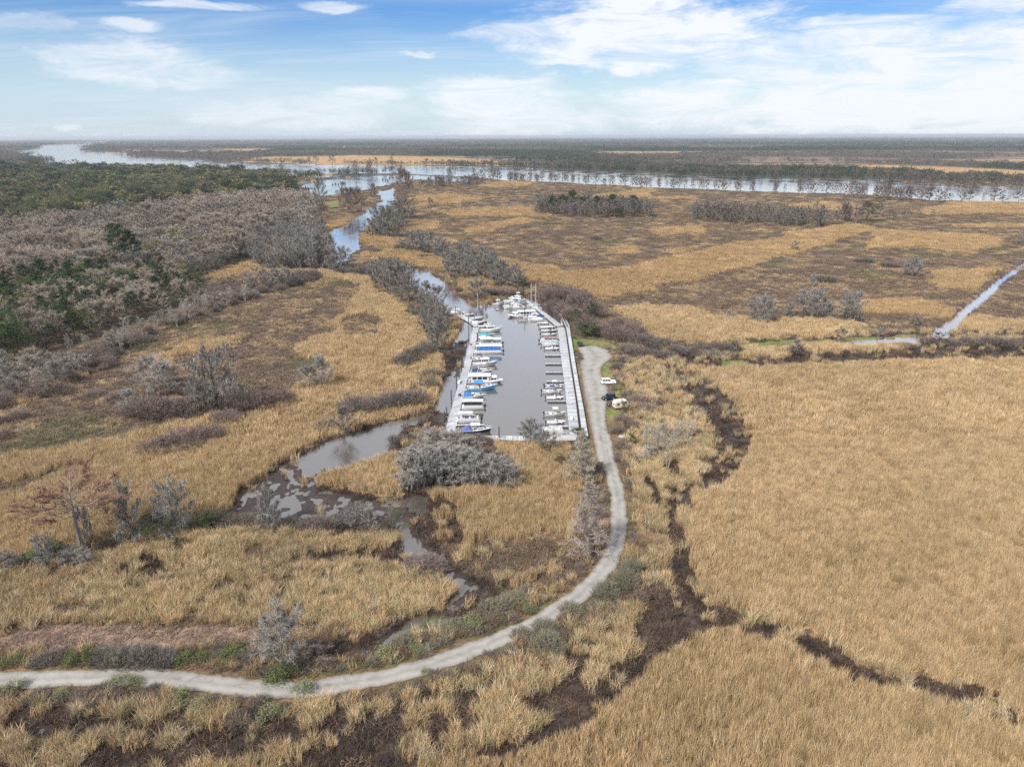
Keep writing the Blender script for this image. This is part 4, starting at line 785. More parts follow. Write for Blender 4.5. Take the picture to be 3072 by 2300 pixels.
cluster('ever', 'B', [(1830, 1060, 100, 110), (1930, 1020, 110, 120), (1860, 1135, 130, 90), (1930, 1140, 120, 80)], 'green bushy tree', 'above the far end of the parking lot', 'green trees behind the lot', (.10, .125, .06))
cluster('shrub', 'B', [(2000, 1130, 170, 120), (2080, 1155, 170, 140), (2150, 1170, 190, 140), (2190, 1110, 170, 110), (2110, 1080, 170, 110)], 'purple shrub', 'right of the far end of the lot', 'purple shrubs by the lot', PURPLE)
cluster('shrub', 'P', [(640, 330, 150, 110), (690, 215, 220, 120), (770, 265, 260, 150), (900, 275, 240, 140), (1080, 285, 220, 120), (1210, 240, 240, 140), (1400, 260, 270, 110), (1600, 285, 270, 110), (1830, 272, 170, 90), (560, 400, 160, 90), (1000, 190, 220, 120), (820, 120, 220, 120)], 'brown bare shrub', 'along the ditch head right of lot', 'shrubs along the ditch head', (.235, .195, .17))
cluster('shrub', 'P', [(780, 790, 230, 130), (880, 870, 200, 110), (700, 720, 170, 110), (960, 800, 160, 90), (620, 1010, 200, 130), (560, 1120, 150, 110), (600, 1280, 160, 120), (680, 1330, 140, 100), (590, 1430, 150, 110), (740, 1060, 160, 110)], 'mauve brown shrub', 'behind the parked trailer and road sign', 'shrubs behind the trailer', (.26, .205, .18))
cluster('shrub', 'P', [(960, 1130, 200, 90), (1090, 1180, 220, 90), (1200, 1150, 200, 90), (1050, 1340, 200, 80), (930, 1290, 180, 80), (1160, 1330, 180, 80)], 'dark low shrub', 'under the slender pale grove', 'shrubs under the grove', (.15, .13, .105))
cluster('ever', 'P', [(625, 905, 140, 150, 'olive green bush standing at the end of the cream trailer', (.15, .15, .065)), (720, 1260, 90, 120, 'small dark green bush right of the white road sign', GRN)], '', '', 'bushes by the trailer')
cluster('slim', 'P', [(850, 1310, 150, 330), (920, 1390, 170, 390), (985, 1330, 150, 350), (1090, 1465, 190, 380), (1180, 1310, 150, 330), (1290, 1290, 170, 340), (1370, 1180, 160, 220), (1050, 1250, 150, 290), (900, 1410, 250, 160, 'pale fallen bare tree leaning at the edge of the grove')], 'slender pale bare tree', 'in the grove right of road', 'grove right of the road', (.47, .43, .36))
cluster('moss', 'G', [(740, 520, 190, 330), (820, 505, 180, 320), (900, 480, 190, 310), (985, 470, 190, 300), (1075, 475, 200, 290), (1180, 495, 190, 290), (1285, 495, 190, 270), (1375, 505, 170, 250), (780, 440, 180, 250), (940, 400, 180, 230), (1120, 420, 180, 230)], 'silver grey moss-hung tree', 'in the clump below bottom dock', 'mossy clump below the dock', (.40, .37, .335))
cluster('bare', 'G', [(880, 330, 230, 200), (1010, 330, 220, 190), (1100, 300, 160, 140)], 'pale bare tree', 'behind the mossy clump below dock', 'bare trees behind the mossy clump', (.40, .36, .31))
cluster('shrub', 'G', [(1060, 190, 160, 70), (1150, 190, 180, 60), (1230, 195, 120, 60), (640, 180, 120, 70), (860, 230, 150, 60)], 'low brown shrub', 'just below the bottom dock', 'shrubs below the bottom dock', (.22, .18, .15))
cluster('moss', 'G', [(1630, 265, 130, 190, 'grey mossy sapling at right end of the bottom dock'), (1525, 190, 150, 190, 'thin mossy tree whose top overlaps the basin water')], '', '', 'mossy saplings at the dock', DKGREY)
cluster('cyp', 'G', [(1860, 465, 210, 330, 'pale conical cypress beside the road below the boardwalk', None, (.44, .40, .31)), (1905, 965, 270, 470, 'tall pinkish grey cypress inside the bend of the road', None, (.40, .335, .29))], '', '', 'conical cypresses by the road')
for t_, c_ in zip(TREES[-2:], ((.42, .385, .30), (.40, .335, .29))): t_['tint'] = c_
cluster('ever', 'G', [(1895, 570, 110, 140, 'olive green bush between the two conical cypresses', (.13, .13, .05)), (1850, 150, 80, 60, 'dark green treetop bush at lower end of boardwalk', (.10, .11, .05)), (1720, 350, 90, 90, 'small olive bush in the reeds left of the pale cypress', (.15, .13, .07))], '', '', 'bushes by the cypresses')
cluster('moss', 'G', [(330, 740, 90, 170), (250, 735, 80, 100), (420, 735, 140, 160), (610, 690, 50, 110), (480, 740, 100, 110)], 'short grey mossy snag', 'at the edge of the mud pond', 'snags at the mud pond', GREY)
cluster('shrub', 'G', [(100, 760, 200, 90), (180, 755, 140, 90), (560, 750, 160, 70), (20, 770, 120, 60)], 'low brown shrub', 'in the row above lower reed bed', 'shrub row at the reed bed', (.19, .155, .125))
cluster('moss', 'F', [(320, 1245, 130, 210), (590, 1110, 90, 260), (880, 1095, 190, 370), (1170, 1045, 230, 330), (1790, 985, 150, 250), (60, 1250, 130, 110), (480, 1225, 150, 100), (580, 1235, 110, 100)], 'grey mossy tree', 'in the row at the lower left', 'mossy row at lower left', (.30, .285, .26))
cluster('ever', 'F', [(1030, 1085, 170, 170), (370, 1165, 130, 80), (1380, 970, 110, 70), (230, 1210, 150, 60)], 'dark green bush', 'in the mossy row at lower left', 'green bushes in the mossy row', (.10, .12, .05))
cluster('shrub', 'F', [(720, 1110, 170, 90), (1500, 950, 170, 70), (1650, 940, 170, 60), (1930, 960, 150, 70), (150, 1250, 180, 90)], 'low olive brown shrub', 'filling the mossy row at left', 'shrubs in the mossy row', (.19, .165, .12))
cluster('bare', 'H', [(1720, 690, 290, 330, 'white bare tree beside the road at lower left', PALE), (1900, 640, 180, 130, 'purple grey low bare tree right of the white tree', PURPLE)], '', '', 'bare trees at the lower road')
cluster('bush', 'H', [(1700, 705, 190, 90), (30, 615, 90, 70), (110, 605, 90, 80), (440, 605, 100, 110), (560, 615, 90, 170), (700, 605, 110, 80), (1100, 605, 120, 70), (1210, 595, 110, 70), (1400, 590, 160, 110), (1790, 660, 110, 100)], 'green bush', 'above the road at lower left', 'green bushes above the road', (.17, .21, .075))
cluster('shrub', 'H', [(320, 595, 150, 90), (660, 610, 190, 130), (780, 620, 190, 150), (900, 620, 190, 160), (1010, 620, 160, 130), (1500, 600, 150, 100), (230, 610, 130, 70)], 'grey brown shrub', 'above the road at lower left', 'grey shrubs above the road', (.25, .22, .185))
cluster('bush', 'H', [(110, 765, 110, 90), (380, 805, 110, 60), (740, 745, 150, 70), (820, 740, 110, 60), (1100, 835, 130, 90), (1220, 885, 130, 90), (1630, 955, 140, 130), (1830, 800, 140, 90), (30, 760, 80, 40)], 'pale green bush', 'on the lower verge of the road', 'pale bushes below the road', (.27, .29, .15))
cluster('shrub', 'H', [(1440, 975, 150, 80), (1280, 880, 130, 80), (600, 850, 130, 70), (240, 850, 170, 60), (930, 800, 150, 60)], 'dark low shrub', 'below the road at lower left', 'dark shrubs below the road', (.17, .135, .12))
cluster('bush', 'I', [(330, 570, 130, 90), (500, 540, 90, 60), (620, 495, 50, 30), (840, 395, 140, 90), (1180, 300, 90, 80), (1000, 340, 70, 40), (560, 660, 60, 50), (1060, 510, 60, 40)], 'pale green bush', 'beside the road bend', 'pale bushes at the bend', (.29, .31, .15))
cluster('shrub', 'I', [(1270, 420, 150, 100), (1130, 450, 130, 70), (1290, 570, 220, 170), (1430, 320, 150, 110), (1640, 220, 170, 140), (1760, 160, 150, 170), (1800, 60, 130, 120), (640, 440, 170, 80), (740, 420, 160, 80), (1100, 250, 170, 80), (960, 300, 170, 80), (430, 500, 150, 70)], 'thin grey green shrub', 'beside the road bend', 'thin shrubs at the bend', (.27, .255, .18))
cluster('moss', 'E', [(945, 765, 130, 120), (1075, 728, 50, 60), (1185, 740, 140, 130), (1265, 742, 50, 75), (1365, 750, 120, 125)], 'bluish grey mossy tree', 'alone on the marsh beyond the ditch', 'lone trees on the right marsh', (.30, .30, .29))
cluster('moss', 'E', [(1190, 582, 30, 60), (1670, 535, 90, 85), (1100, 412, 60, 45), (995, 368, 25, 18), (790, 742, 45, 42), (1640, 530, 50, 50), (2205, 375, 50, 65)], 'small grey tree', 'far out on the right marsh', 'small trees on the right marsh', (.30, .29, .275))
cluster('shrub', 'E', [(1240, 560, 120, 40), (1440, 465, 90, 30), (1500, 470, 80, 28), (1560, 487, 90, 35), (140, 357, 65, 25), (1300, 475, 45, 20), (560, 500, 40, 14)], 'dark low shrub', 'far out on the right marsh', 'shrubs on the right marsh', DKGREY)
cluster('bare', 'E', [(1320, 865, 70, 75), (1500, 855, 70, 80), (1110, 925, 80, 75), (1680, 770, 70, 50), (800, 910, 80, 60), (1800, 870, 80, 60)], 'thin brown bare tree', 'along the green ditch', 'bare trees along the ditch', (.25, .21, .185))
cluster('shrub', 'E', [(640, 905, 120, 60), (720, 900, 120, 60), (800, 905, 100, 70), (1110, 915, 90, 70), (1760, 865, 110, 50), (1850, 875, 110, 55), (1950, 870, 120, 55), (2060, 870, 120, 65), (2140, 880, 120, 60), (1640, 880, 90, 30), (2210, 870, 110, 55), (470, 890, 150, 70), (380, 880, 150, 90)], 'dark brown shrub', 'in the ditch band right of lot', 'shrubs in the ditch band', (.20, .165, .14))
cluster('pine', 'C', [(820, 770, 190, 330, 'tall dark green pine standing out of the left wood'), (900, 750, 140, 270, 'second tall pine just right of the tallest pine')], '', '', 'tall pines in the left wood')
cluster('pine', 'C', [(300, 870, 130, 210), (190, 900, 130, 200), (620, 860, 120, 200), (700, 850, 120, 200), (480, 880, 120, 200), (40, 980, 120, 220)], 'dark pine', 'at the near edge of left wood', 'pines at the wood edge')
cluster('flat', 'F', [(545, 1115, 560, 440, 'rust-brown flat-topped cypress standing in the reeds at lower left')], '', '', 'flat cypress')
cluster('ever', 'C', [(540, 890, 250, 180), (700, 880, 200, 150), (200, 930, 190, 140), (310, 860, 130, 120), (60, 1010, 160, 160), (640, 970, 130, 110), (20, 700, 80, 120), (440, 860, 150, 140)], 'big bright green tree', 'at the near edge of left wood', 'big green trees of the left wood', (.085, .15, .045))
cluster('ever', 'C', [(780, 870, 130, 130), (150, 1090, 240, 190), (1000, 700, 160, 150), (590, 640, 130, 70), (1200, 810, 160, 110), (1100, 840, 160, 120), (960, 640, 120, 90)], 'olive yellow tree', 'at the near edge of left wood', 'olive trees of the left wood', (.24, .21, .09))
# -- woods and tree lines
def poly_points(view, pts, spacing, dmin=0):
    w = np.array([tuple(G(view, x, y)[:2]) for x, y in pts]); x0, y0 = w.min(0); x1, y1 = w.max(0)
    gx_, gy_ = np.meshgrid(np.arange(x0, x1, spacing), np.arange(y0, y1, spacing)); p = np.stack([gx_.ravel(), gy_.ravel()], 1); p = p + (rng.random(p.shape) - .5) * spacing * .9
    ins = np.zeros(len(p), bool); j = len(w) - 1
    for i in range(len(w)):
        if w[i, 1] != w[j, 1]: ins ^= ((w[i, 1] > p[:, 1]) != (w[j, 1] > p[:, 1])) & (p[:, 0] < (w[j, 0] - w[i, 0]) * (p[:, 1] - w[i, 1]) / (w[j, 1] - w[i, 1]) + w[i, 0])
        j = i
    p = p[ins]; hw = (p[:, 1] * cp + CAM_H * sp) * .74 + 8
    return p[np.abs(p[:, 0]) < hw]
def wood(view, pts, spacing, kinds, group, water_ok=False):
    p = poly_points(view, pts, spacing); z = zones(p[:, 0], p[:, 1]); wts = [k[1] for k in kinds]
    nn = fbm(p[:, 0] / 55, p[:, 1] / 55, 91, 3)
    hn = fbm(p[:, 0] / 30, p[:, 1] / 30, 92, 3); cn = fbm(p[:, 0] / 70, p[:, 1] / 70, 93, 3)
    for (x, y), zz, nv, hv, cv in zip(p, z, nn, hn, cn):
        if zz == WATER and not water_ok: continue
        q = ((nv * 2.2 + rnd.random() * .55) % 1.0) * sum(wts); i = 0
        while q >= wts[i] and i < len(wts) - 1: q -= wts[i]; i += 1
        kind, _, h0, h1, wr, tints, lab = kinds[i]; h = rnd.uniform(h0, h1) * (.72 + .56 * hv); tt = rnd.choice(tints); tv = .78 + .5 * cv
        add_tree(kind, Vector((x, y, .4)), h, h * wr * rnd.uniform(.75, 1.35), lab, group, (tt[0] * tv, tt[1] * tv, tt[2] * tv))
EV = [(.15, .16, .075), (.12, .14, .065), (.20, .19, .09), (.11, .125, .065), (.25, .21, .12)]
BR = [(.40, .325, .26), (.35, .29, .235), (.43, .36, .29), (.37, .305, .245)]
YG = [(.26, .235, .09), (.22, .21, .085), (.31, .25, .12)]
wood('A', [(-60, 376), (120, 374), (500, 384), (600, 395), (650, 418), (600, 432), (420, 445), (250, 462), (150, 485), (60, 500), (-60, 500)], 13, [('ever', .40, 13, 22, 1.2, EV, 'dark evergreen oak in the wood beside the wide river'), ('bare', .14, 11, 15, 1.0, BR, 'grey bare tree among the evergreens by the wide river'), ('ever', .18, 12, 19, 1.3, YG, 'olive evergreen oak in the wood beside the wide river'), ('ever', .18, 14, 24, 1.15, [(.055, .085, .055), (.05, .075, .05)], 'deep green oak in the wood beside the wide river'), ('pine', .10, 15, 20, .6, [(.06, .09, .045)], 'tall pine in the evergreen wood by wide river')], 'evergreen wood by the river')
wood('A', [(-60, 500), (150, 482), (420, 445), (620, 428), (690, 445), (680, 505), (600, 500), (550, 530), (540, 560), (500, 580), (430, 600), (300, 600), (150, 612), (-60, 650)], 8.6, [('bare', .46, 11, 16, .95, BR, 'leafless brown tree in the wide bare wood on the left'), ('bare', .34, 9, 14, 1.0, [(.36, .32, .28), (.27, .24, .21)], 'leafless grey tree in the wide bare wood on the left'), ('ever', .09, 8, 11, .9, YG, 'yellowish green tree within the bare wood on the left'), ('moss', .11, 9, 12, .7, [GREY, DKGREY], 'grey mossy tree within the bare wood on the left')], 'bare wood on the left')
wood('A', [(-60, 640), (150, 622), (300, 600), (420, 600), (430, 655), (330, 690), (150, 745), (-60, 820)], 7.5, [('ever', .30, 9, 13, 1.0, [(.075, .13, .04), (.09, .12, .045), (.06, .10, .04)], 'bright green tree at the near edge of left wood'), ('bare', .30, 8, 12, .9, BR, 'bare tree at the near green edge of left wood'), ('pine', .14, 10, 14, .5, [TINT['pine']], 'short pine at the near edge of left wood'), ('ever', .20, 7, 10, .95, YG, 'olive tree at the near edge of left wood')], 'mixed edge of the left wood')
wood('A', [(-60, 830), (150, 770), (380, 695), (440, 628), (560, 606), (690, 596), (690, 606), (560, 642), (450, 682), (330, 735), (240, 795), (100, 855), (-60, 900)], 4.6, [('shrub', .52, 2.6, 5.0, 1.5, [PURPLE, (.27, .225, .195), (.235, .20, .18)], 'purple grey shrub in the scrub belt before left wood'), ('slim', .20, 6.0, 10, .6, [(.42, .385, .33)], 'slender pale bare tree in the scrub belt before left wood'), ('bare', .28, 5.0, 9, .85, [GREY, (.33, .295, .25), BR[0]], 'thin pale bare tree in the scrub belt before left wood')], 'scrub belt before the left wood')
wood('A', [(552, 505), (690, 495), (715, 540), (700, 583), (570, 588), (540, 555)], 8, [('moss', .75, 8, 12, .75, [GREY, DKGREY, (.29, .27, .245)], 'grey mossy tree in the wood beside upper creek'), ('bare', .25, 8, 11, .8, BR, 'bare tree in the wood beside upper creek')], 'grey wood beside the upper creek')
wood('N', [(1400, 520), (1450, 495), (1700, 490), (2000, 500), (2130, 530), (2120, 552), (1800, 556), (1500, 545), (1410, 535)], 7.5, [('bare', .80, 11, 16, .65, [(.22, .20, .175), (.19, .17, .15)], 'grey bare tree in the island wood on the marsh'), ('moss', .12, 9, 12, .7, [DKGREY], 'grey mossy tree in the island wood on the marsh'), ('ever', .08, 7, 10, .9, EV[:2], 'dark evergreen in the island wood on the marsh')], 'island wood on the marsh')
cluster('pine', 'N', [(1520, 530, 70, 110), (1640, 525, 90, 135), (1580, 520, 70, 105), (1790, 535, 80, 110), (1880, 540, 80, 125), (2010, 535, 80, 115), (1700, 525, 60, 100)], 'dark green pine', 'topping the island wood', 'pines of the island wood')
wood('E', [(590, 262), (720, 275), (1000, 292), (1260, 300), (1255, 275), (1000, 258), (700, 240), (610, 245)], 7.5, [('bare', .9, 11, 15, .6, [(.23, .205, .18), (.205, .18, .16)], 'grey bare tree in the long belt across the marsh'), ('shrub', .1, 2.5, 4, 1.5, [DKGREY], 'low shrub at the long tree belt across the marsh')], 'tree belt across the marsh')
cluster('bare', 'E', [(1290, 285, 70, 60), (1340, 270, 60, 90), (1400, 275, 70, 80), (1500, 265, 70, 70), (1560, 260, 60, 50), (1620, 265, 50, 50), (1700, 250, 40, 40), (1770, 240, 25, 30)], 'brown tree', 'at right end of the marsh tree belt', 'trees ending the marsh belt', (.25, .215, .19))
cluster('ever', 'E', [(1450, 268, 100, 105, 'broad dark olive tree at the right end of marsh belt'), (1345, 262, 50, 70, 'small olive tree beside the broad dark olive tree')], '', '', 'olive trees ending the marsh belt', (.11, .12, .07))
FARB = [(.20, .165, .14), (.17, .145, .125), (.225, .19, .165)]
def tree_line(view, pts, n, h0, h1, wr, kind, lab, group, tints=FARB, jit=3):
    L = [G(view, x, y) for x, y in pts]; seg = [(a_, b_, (b_ - a_).length) for a_, b_ in zip(L[:-1], L[1:])]; tot = sum(s[2] for s in seg)
    for i in range(n):
        q = tot * (i + rnd.random()) / n
        for a_, b_, l_ in seg:
            if q <= l_: break
            q -= l_
        p = a_.lerp(b_, min(q / l_, 1)); h = rnd.uniform(h0, h1)
        add_tree(kind, Vector((p.x + rnd.gauss(0, jit), p.y + rnd.gauss(0, jit), .3)), h, h * wr * rnd.uniform(.7, 1.3), lab, group, rnd.choice(tints))
tree_line('N', [(690, 368), (1000, 358), (1060, 350)], 34, 10, 17, .75, 'bare', 'brown bare tree where the creek meets the lagoon', 'trees at the creek mouth', FARB, 10)
tree_line('N', [(1245, 332), (1600, 338)], 34, 11, 16, .75, 'bare', 'tree in the dense clump on near river bank', 'dense clump on the near bank', FARB, 8)
tree_line('N', [(1640, 340), (1720, 352), (1900, 360), (2212, 366)], 20, 10, 15, .75, 'bare', 'separate tree on the near bank of the river', 'trees on the near river bank', FARB, 5)
tree_line('O', [(0, 345), (240, 356), (600, 370), (900, 380), (1200, 388), (1400, 392)], 46, 11, 16, .7, 'bare', 'tree in the row along the near river bank right', 'row on the near bank right', FARB, 8)
tree_line('O', [(1320, 400), (1500, 415), (1750, 425)], 40, 11, 17, .8, 'bare', 'brown tree in the wood on right near bank', 'wood on the right near bank', [(.26, .205, .175), (.23, .185, .16)], 18)
cluster('bare', 'O', [(1900, 430, 60, 65), (2040, 428, 90, 70), (2090, 432, 60, 40), (2180, 430, 70, 60), (1790, 425, 40, 45), (1975, 428, 18, 50), (1250, 410, 60, 60), (1090, 395, 60, 80)], 'dark bare tree', 'standing alone on right river bank', 'lone trees on the right bank', (.20, .175, .155))
cluster('moss', 'N', [(905, 358, 30, 105), (1050, 310, 22, 50), (1095, 322, 40, 60), (1165, 318, 60, 70), (1190, 320, 50, 72), (515, 285, 18, 50), (265, 295, 18, 45), (295, 290, 30, 45), (340, 290, 60, 60), (420, 290, 40, 75), (125, 500, 70, 170), (440, 425, 50, 70)], 'tall dark cypress', 'at the lagoon edge', 'cypresses at the lagoon', (.20, .18, .165))
cluster('bare', 'M', [(360, 258, 35, 35), (430, 268, 50, 40), (500, 272, 70, 50), (570, 272, 60, 40), (680, 300, 55, 50), (745, 306, 55, 48), (835, 302, 50, 34), (900, 306, 18, 25), (950, 308, 32, 50), (1030, 314, 22, 36), (1060, 314, 20, 36), (1100, 312, 26, 38), (1150, 312, 45, 48), (1325, 318, 26, 30), (1470, 332, 55, 55), (1575, 320, 36, 38), (1650, 320, 36, 36), (1720, 320, 30, 26), (1865, 316, 50, 60), (1960, 318, 30, 36)], 'dark tree', 'on the near shore of wide river', 'trees on the shore of the wide river', (.19, .17, .15))
cluster('bare', 'N', [(58, 232, 32, 45), (97, 230, 42, 52), (195, 232, 52, 52), (270, 232, 14, 34), (420, 236, 26, 40), (460, 236, 36, 46), (556, 236, 30, 52), (668, 236, 16, 28), (762, 238, 52, 44), (800, 238, 16, 40)], 'dark tree', 'before the orange field across river', 'trees across the river', (.19, .17, .155))
cluster('bare', 'M', [(1520, 248, 55, 40), (1610, 252, 30, 40), (1770, 252, 26, 32), (1830, 252, 40, 42), (1870, 250, 50, 44)], 'dark tree', 'at left end of the orange field', 'trees at the field end', (.19, .17, .155))
tree_line('N', [(850, 243), (1000, 243), (1250, 248)], 40, 11, 19, .7, 'bare', 'tree in the clump on far bank at orange field', 'clump on the far bank', FARB, 20)
tree_line('N', [(1270, 244), (1500, 253), (1750, 265), (2000, 272), (2240, 281)], 120, 12, 19, .75, 'bare', 'tree of the dense wood lining the far bank', 'dense wood on the far bank', FARB, 22)
tree_line('O', [(180, 271), (600, 281), (900, 291), (1250, 298)], 90, 12, 18, .75, 'bare', 'tree of the far bank wood in right half', 'far bank wood right', FARB, 22)
tree_line('O', [(1400, 306), (1700, 319), (2230, 332)], 80, 12, 18, .8, 'bare', 'tree of the far bank wood at right edge', 'far bank wood at the right edge', FARB, 20)
tree_line('M', [(548, 163), (780, 172), (940, 196), (1080, 208), (1270, 212), (1480, 236)], 90, 12, 20, .85, 'bare', 'tree of the wooded point in the wide river', 'wooded point in the river', [(.16, .155, .125), (.19, .175, .145)], 30)
tree_line('M', [(0, 240), (60, 215), (180, 212), (230, 222), (310, 250)], 50, 12, 19, .8, 'bare', 'tree on the far left shore of the river', 'far left river shore', FARB, 25)

# -- build them: the 300 of a kind that show largest as things, the rest as stuff
from collections import Counter
cnt_ = Counter(t_['label'] for t_ in TREES)
for lab_, k_ in cnt_.items():
    if k_ < 8: continue
    m_ = [t_ for t_ in TREES if t_['label'] == lab_]; xs_ = sorted(project(t_['p'])[0] for t_ in m_); ys_ = sorted(project(t_['p'])[1] for t_ in m_)
    for t_ in m_:
        px_, py_ = project(t_['p']); i_ = min(4, int(5 * xs_.index(px_) / k_)); j_ = min(2, int(3 * ys_.index(py_) / k_))
        t_['label'] = '%s, %s %s' % (lab_, ('back', 'middle', 'front')[j_], ('far left', 'left', 'centre', 'right', 'far right')[i_])
for t_ in TREES: t_['a'] = t_['h'] / max(Vector((t_['p'].x, t_['p'].y, CAM_H)).length, 1)
REST = []
for kind in SPEC:
    lst = sorted([t_ for t_ in TREES if t_['kind'] == kind], key=lambda t_: -t_['a'])
    nm, h0, w0, crn, cat, gs, cm = SPEC[kind]
    for t_ in lst[:300]:
        i = rnd.randrange(len(PROTO[kind])); tr_, cr_, ms_ = PROTO[kind][i]
        e = empty(nm, t_['p'], rnd.uniform(0, 6.28)); e.scale = (t_['w'] / w0, t_['w'] / w0, t_['h'] / h0)
        j = rnd.uniform(.9, 1.1)
        for me, tint in ((tr_, tuple(c_ * .85 for c_ in BARK[kind]) if t_['tint'] == TINT[kind] or kind in ('ever', 'pine', 'bush') else tuple(c_ * .8 for c_ in t_['tint'])), (cr_, t_['tint']), (ms_, MOSS_T)):
            if me is None: continue
            c_ = bpy.data.objects.new(me.name.split('.')[0], me); c_.color = (*[v * j for v in tint], 1); link(c_, e)
        tag(e, t_['label'], cat, t_['group'])
    REST += lst[300:]
def far_tree(seed, leafy):
    rg = random.Random(seed); g = Geo()
    T, Cn, tips, pts = skeleton(rg, 10, 11, 4, 0 if leafy else 13, 3.8, .18, .3, 1.15, .22, lambda t: .8 + .3 * math.sin(math.pi * t), .24, .85, (.06, .16))
    if leafy:
        for (p, p2) in tips:
            
            sh0 = rg.random()
            for k in range(15): Cn.leaf(p2 + Vector((rg.gauss(0, .6), rg.gauss(0, .6), rg.gauss(0, .42))), rg.uniform(.6, 1.1), sh0 * .6 + rg.random() * .4, rg)
    return T.merged(Cn).mesh('far_tree', M_LEAF_S if leafy else M_TWIG_S)
CL_FT = proto_collection('far_tree', [far_tree(200 + s, False) for s in range(4)] + [far_tree(210 + s, True) for s in range(4)] + [bare_shrub(220, 50, 2.3, 3.0, 8)[1].mesh('far_shrub', M_TWIG_S)])
if REST:
    n = len(REST); leafy = np.array([t_['kind'] in ('ever', 'pine', 'bush') for t_ in REST]); shr = np.array([t_['kind'] == 'shrub' for t_ in REST])
    idx = np.where(shr, 8, np.where(leafy, 4, 0) + rng.integers(0, 4, n)); pts = np.array([tuple(t_['p']) for t_ in REST])
    scl = np.array([(t_['w'] / (4.9 if s else 7.5), t_['w'] / (4.9 if s else 7.5), t_['h'] / (3.0 if s else 10)) for t_, s in zip(REST, shr)]); tint = np.array([t_['tint'] for t_ in REST]) * (rng.random((n, 1)) * .3 + .85)
    scatter('distant_woods', pts, rng.random(n) * 6.28, scl, idx, tint, CL_FT, 'distant woods too dense to tell single trees apart', 'woods')
print('trees', len(TREES), 'rest', len(REST))
# far woods beyond the river, reading as one mass
def grove(seed, leafy):
    rg = random.Random(seed); g = Geo()
    for i in range(16):
        c_ = Vector((rg.uniform(-18, 18), rg.uniform(-18, 18), 0)); h = rg.uniform(8, 14); w = h * .4; sh0 = rg.random()
        for k in range(26):
            a = rg.uniform(0, 6.28); r = math.sqrt(rg.random()) * w; z_ = h * (.25 + .75 * rg.random() ** .7); r *= math.sqrt(max(.1, 1 - (z_ / h - .55) ** 2 * 3)); g.leaf(c_ + Vector((math.cos(a) * r, math.sin(a) * r, z_)), rg.uniform(1.2, 2.4), min(1, sh0 * .6 + rg.random() * .4), rg, .2)
    return g.mesh('far_grove', M_LEAF_S)
CL_GR = proto_collection('far_grove', [grove(300 + s, 0) for s in range(5)])
far_pts = []
for y0, y1, cell in ((1150, 2200, 26), (2200, 4500, 42), (4500, 9000, 85), (9000, 16000, 170)):
    p = jitter_grid(y0, y1, cell); z = zones(p[:, 0], p[:, 1]); k = z == FARWOOD
    if y0 < 2000: k &= rng.random(len(p)) < .75
    sc_ = {26: 1.0, 42: 1.25, 85: 1.9, 170: 3.0}[cell]
    far_pts.append((p[k], np.stack([np.full(k.sum(), sc_), np.full(k.sum(), sc_), np.full(k.sum(), min(sc_, 1.35)) * (.75 + .5 * rng.random(k.sum()))], 1)))
p = np.concatenate([q[0] for q in far_pts]); s_ = np.concatenate([q[1] for q in far_pts]); n = len(p)
gm = np.clip((fbm(p[:, 0] / 700, p[:, 1] / 500, 37) - .44) * 7 + np.clip((np.hypot(*p.T) - 3000) / 4000, 0, .6), 0, 1)[:, None]
tint = (np.array((.20, .165, .14)) * (1 - gm) + np.array((.060, .085, .05)) * gm) * (rng.random((n, 1)) * .4 + .8)
scatter('far_woods', np.concatenate([p, np.full((n, 1), .5)], 1), rng.random(n) * 6.28, s_, rng.integers(0, 5, n), tint, CL_GR, 'far woods stretching to the horizon beyond the river', 'woods')
print('far groves', n)

CL_BR = proto_collection('verge_brush', [bare_shrub(400 + k, 60, 1.0, 1.3, 9)[1].mesh('verge_brush', M_TWIG_S) for k in range(3)] + [leafy_bush(410 + k, 420)[1].mesh('verge_leaf', M_LEAF_S) for k in range(2)])
p = jitter_grid(50, 330, 1.5); z = zones(p[:, 0], p[:, 1]); nn = fbm(p[:, 0] / 6, p[:, 1] / 6, 95, 3); u = rng.random(len(p))
k = clear_of_road(p, .5) & (((z == VERGE) & (nn > .36) & (u < .85)) | ((z == DITCH) & (nn > .60) & (u < .35) & (p[:, 1] > 120)) | ((z == ROUGH) & (nn > .66) & (u < .3)))
p = p[k]; n = len(p); leafy = rng.random(n) < .22; idx = np.where(leafy, 3 + rng.integers(0, 2, n), rng.integers(0, 3, n)); s_ = rng.uniform(.5, 1.15, n) * np.where(leafy, .42, 1.0)
tint = np.where(leafy[:, None], pick(np.array([(.17, .20, .08), (.24, .25, .12), (.13, .15, .06)]), n), pick(np.array([(.24, .18, .15), (.30, .20, .13), (.20, .165, .14), (.28, .24, .19)]), n))
scatter('verge_brush', np.concatenate([p, np.full((n, 1), .3)], 1), rng.random(n) * 6.28, s_, idx, tint, CL_BR, 'low brown brush and weeds along both road verges', 'brush')
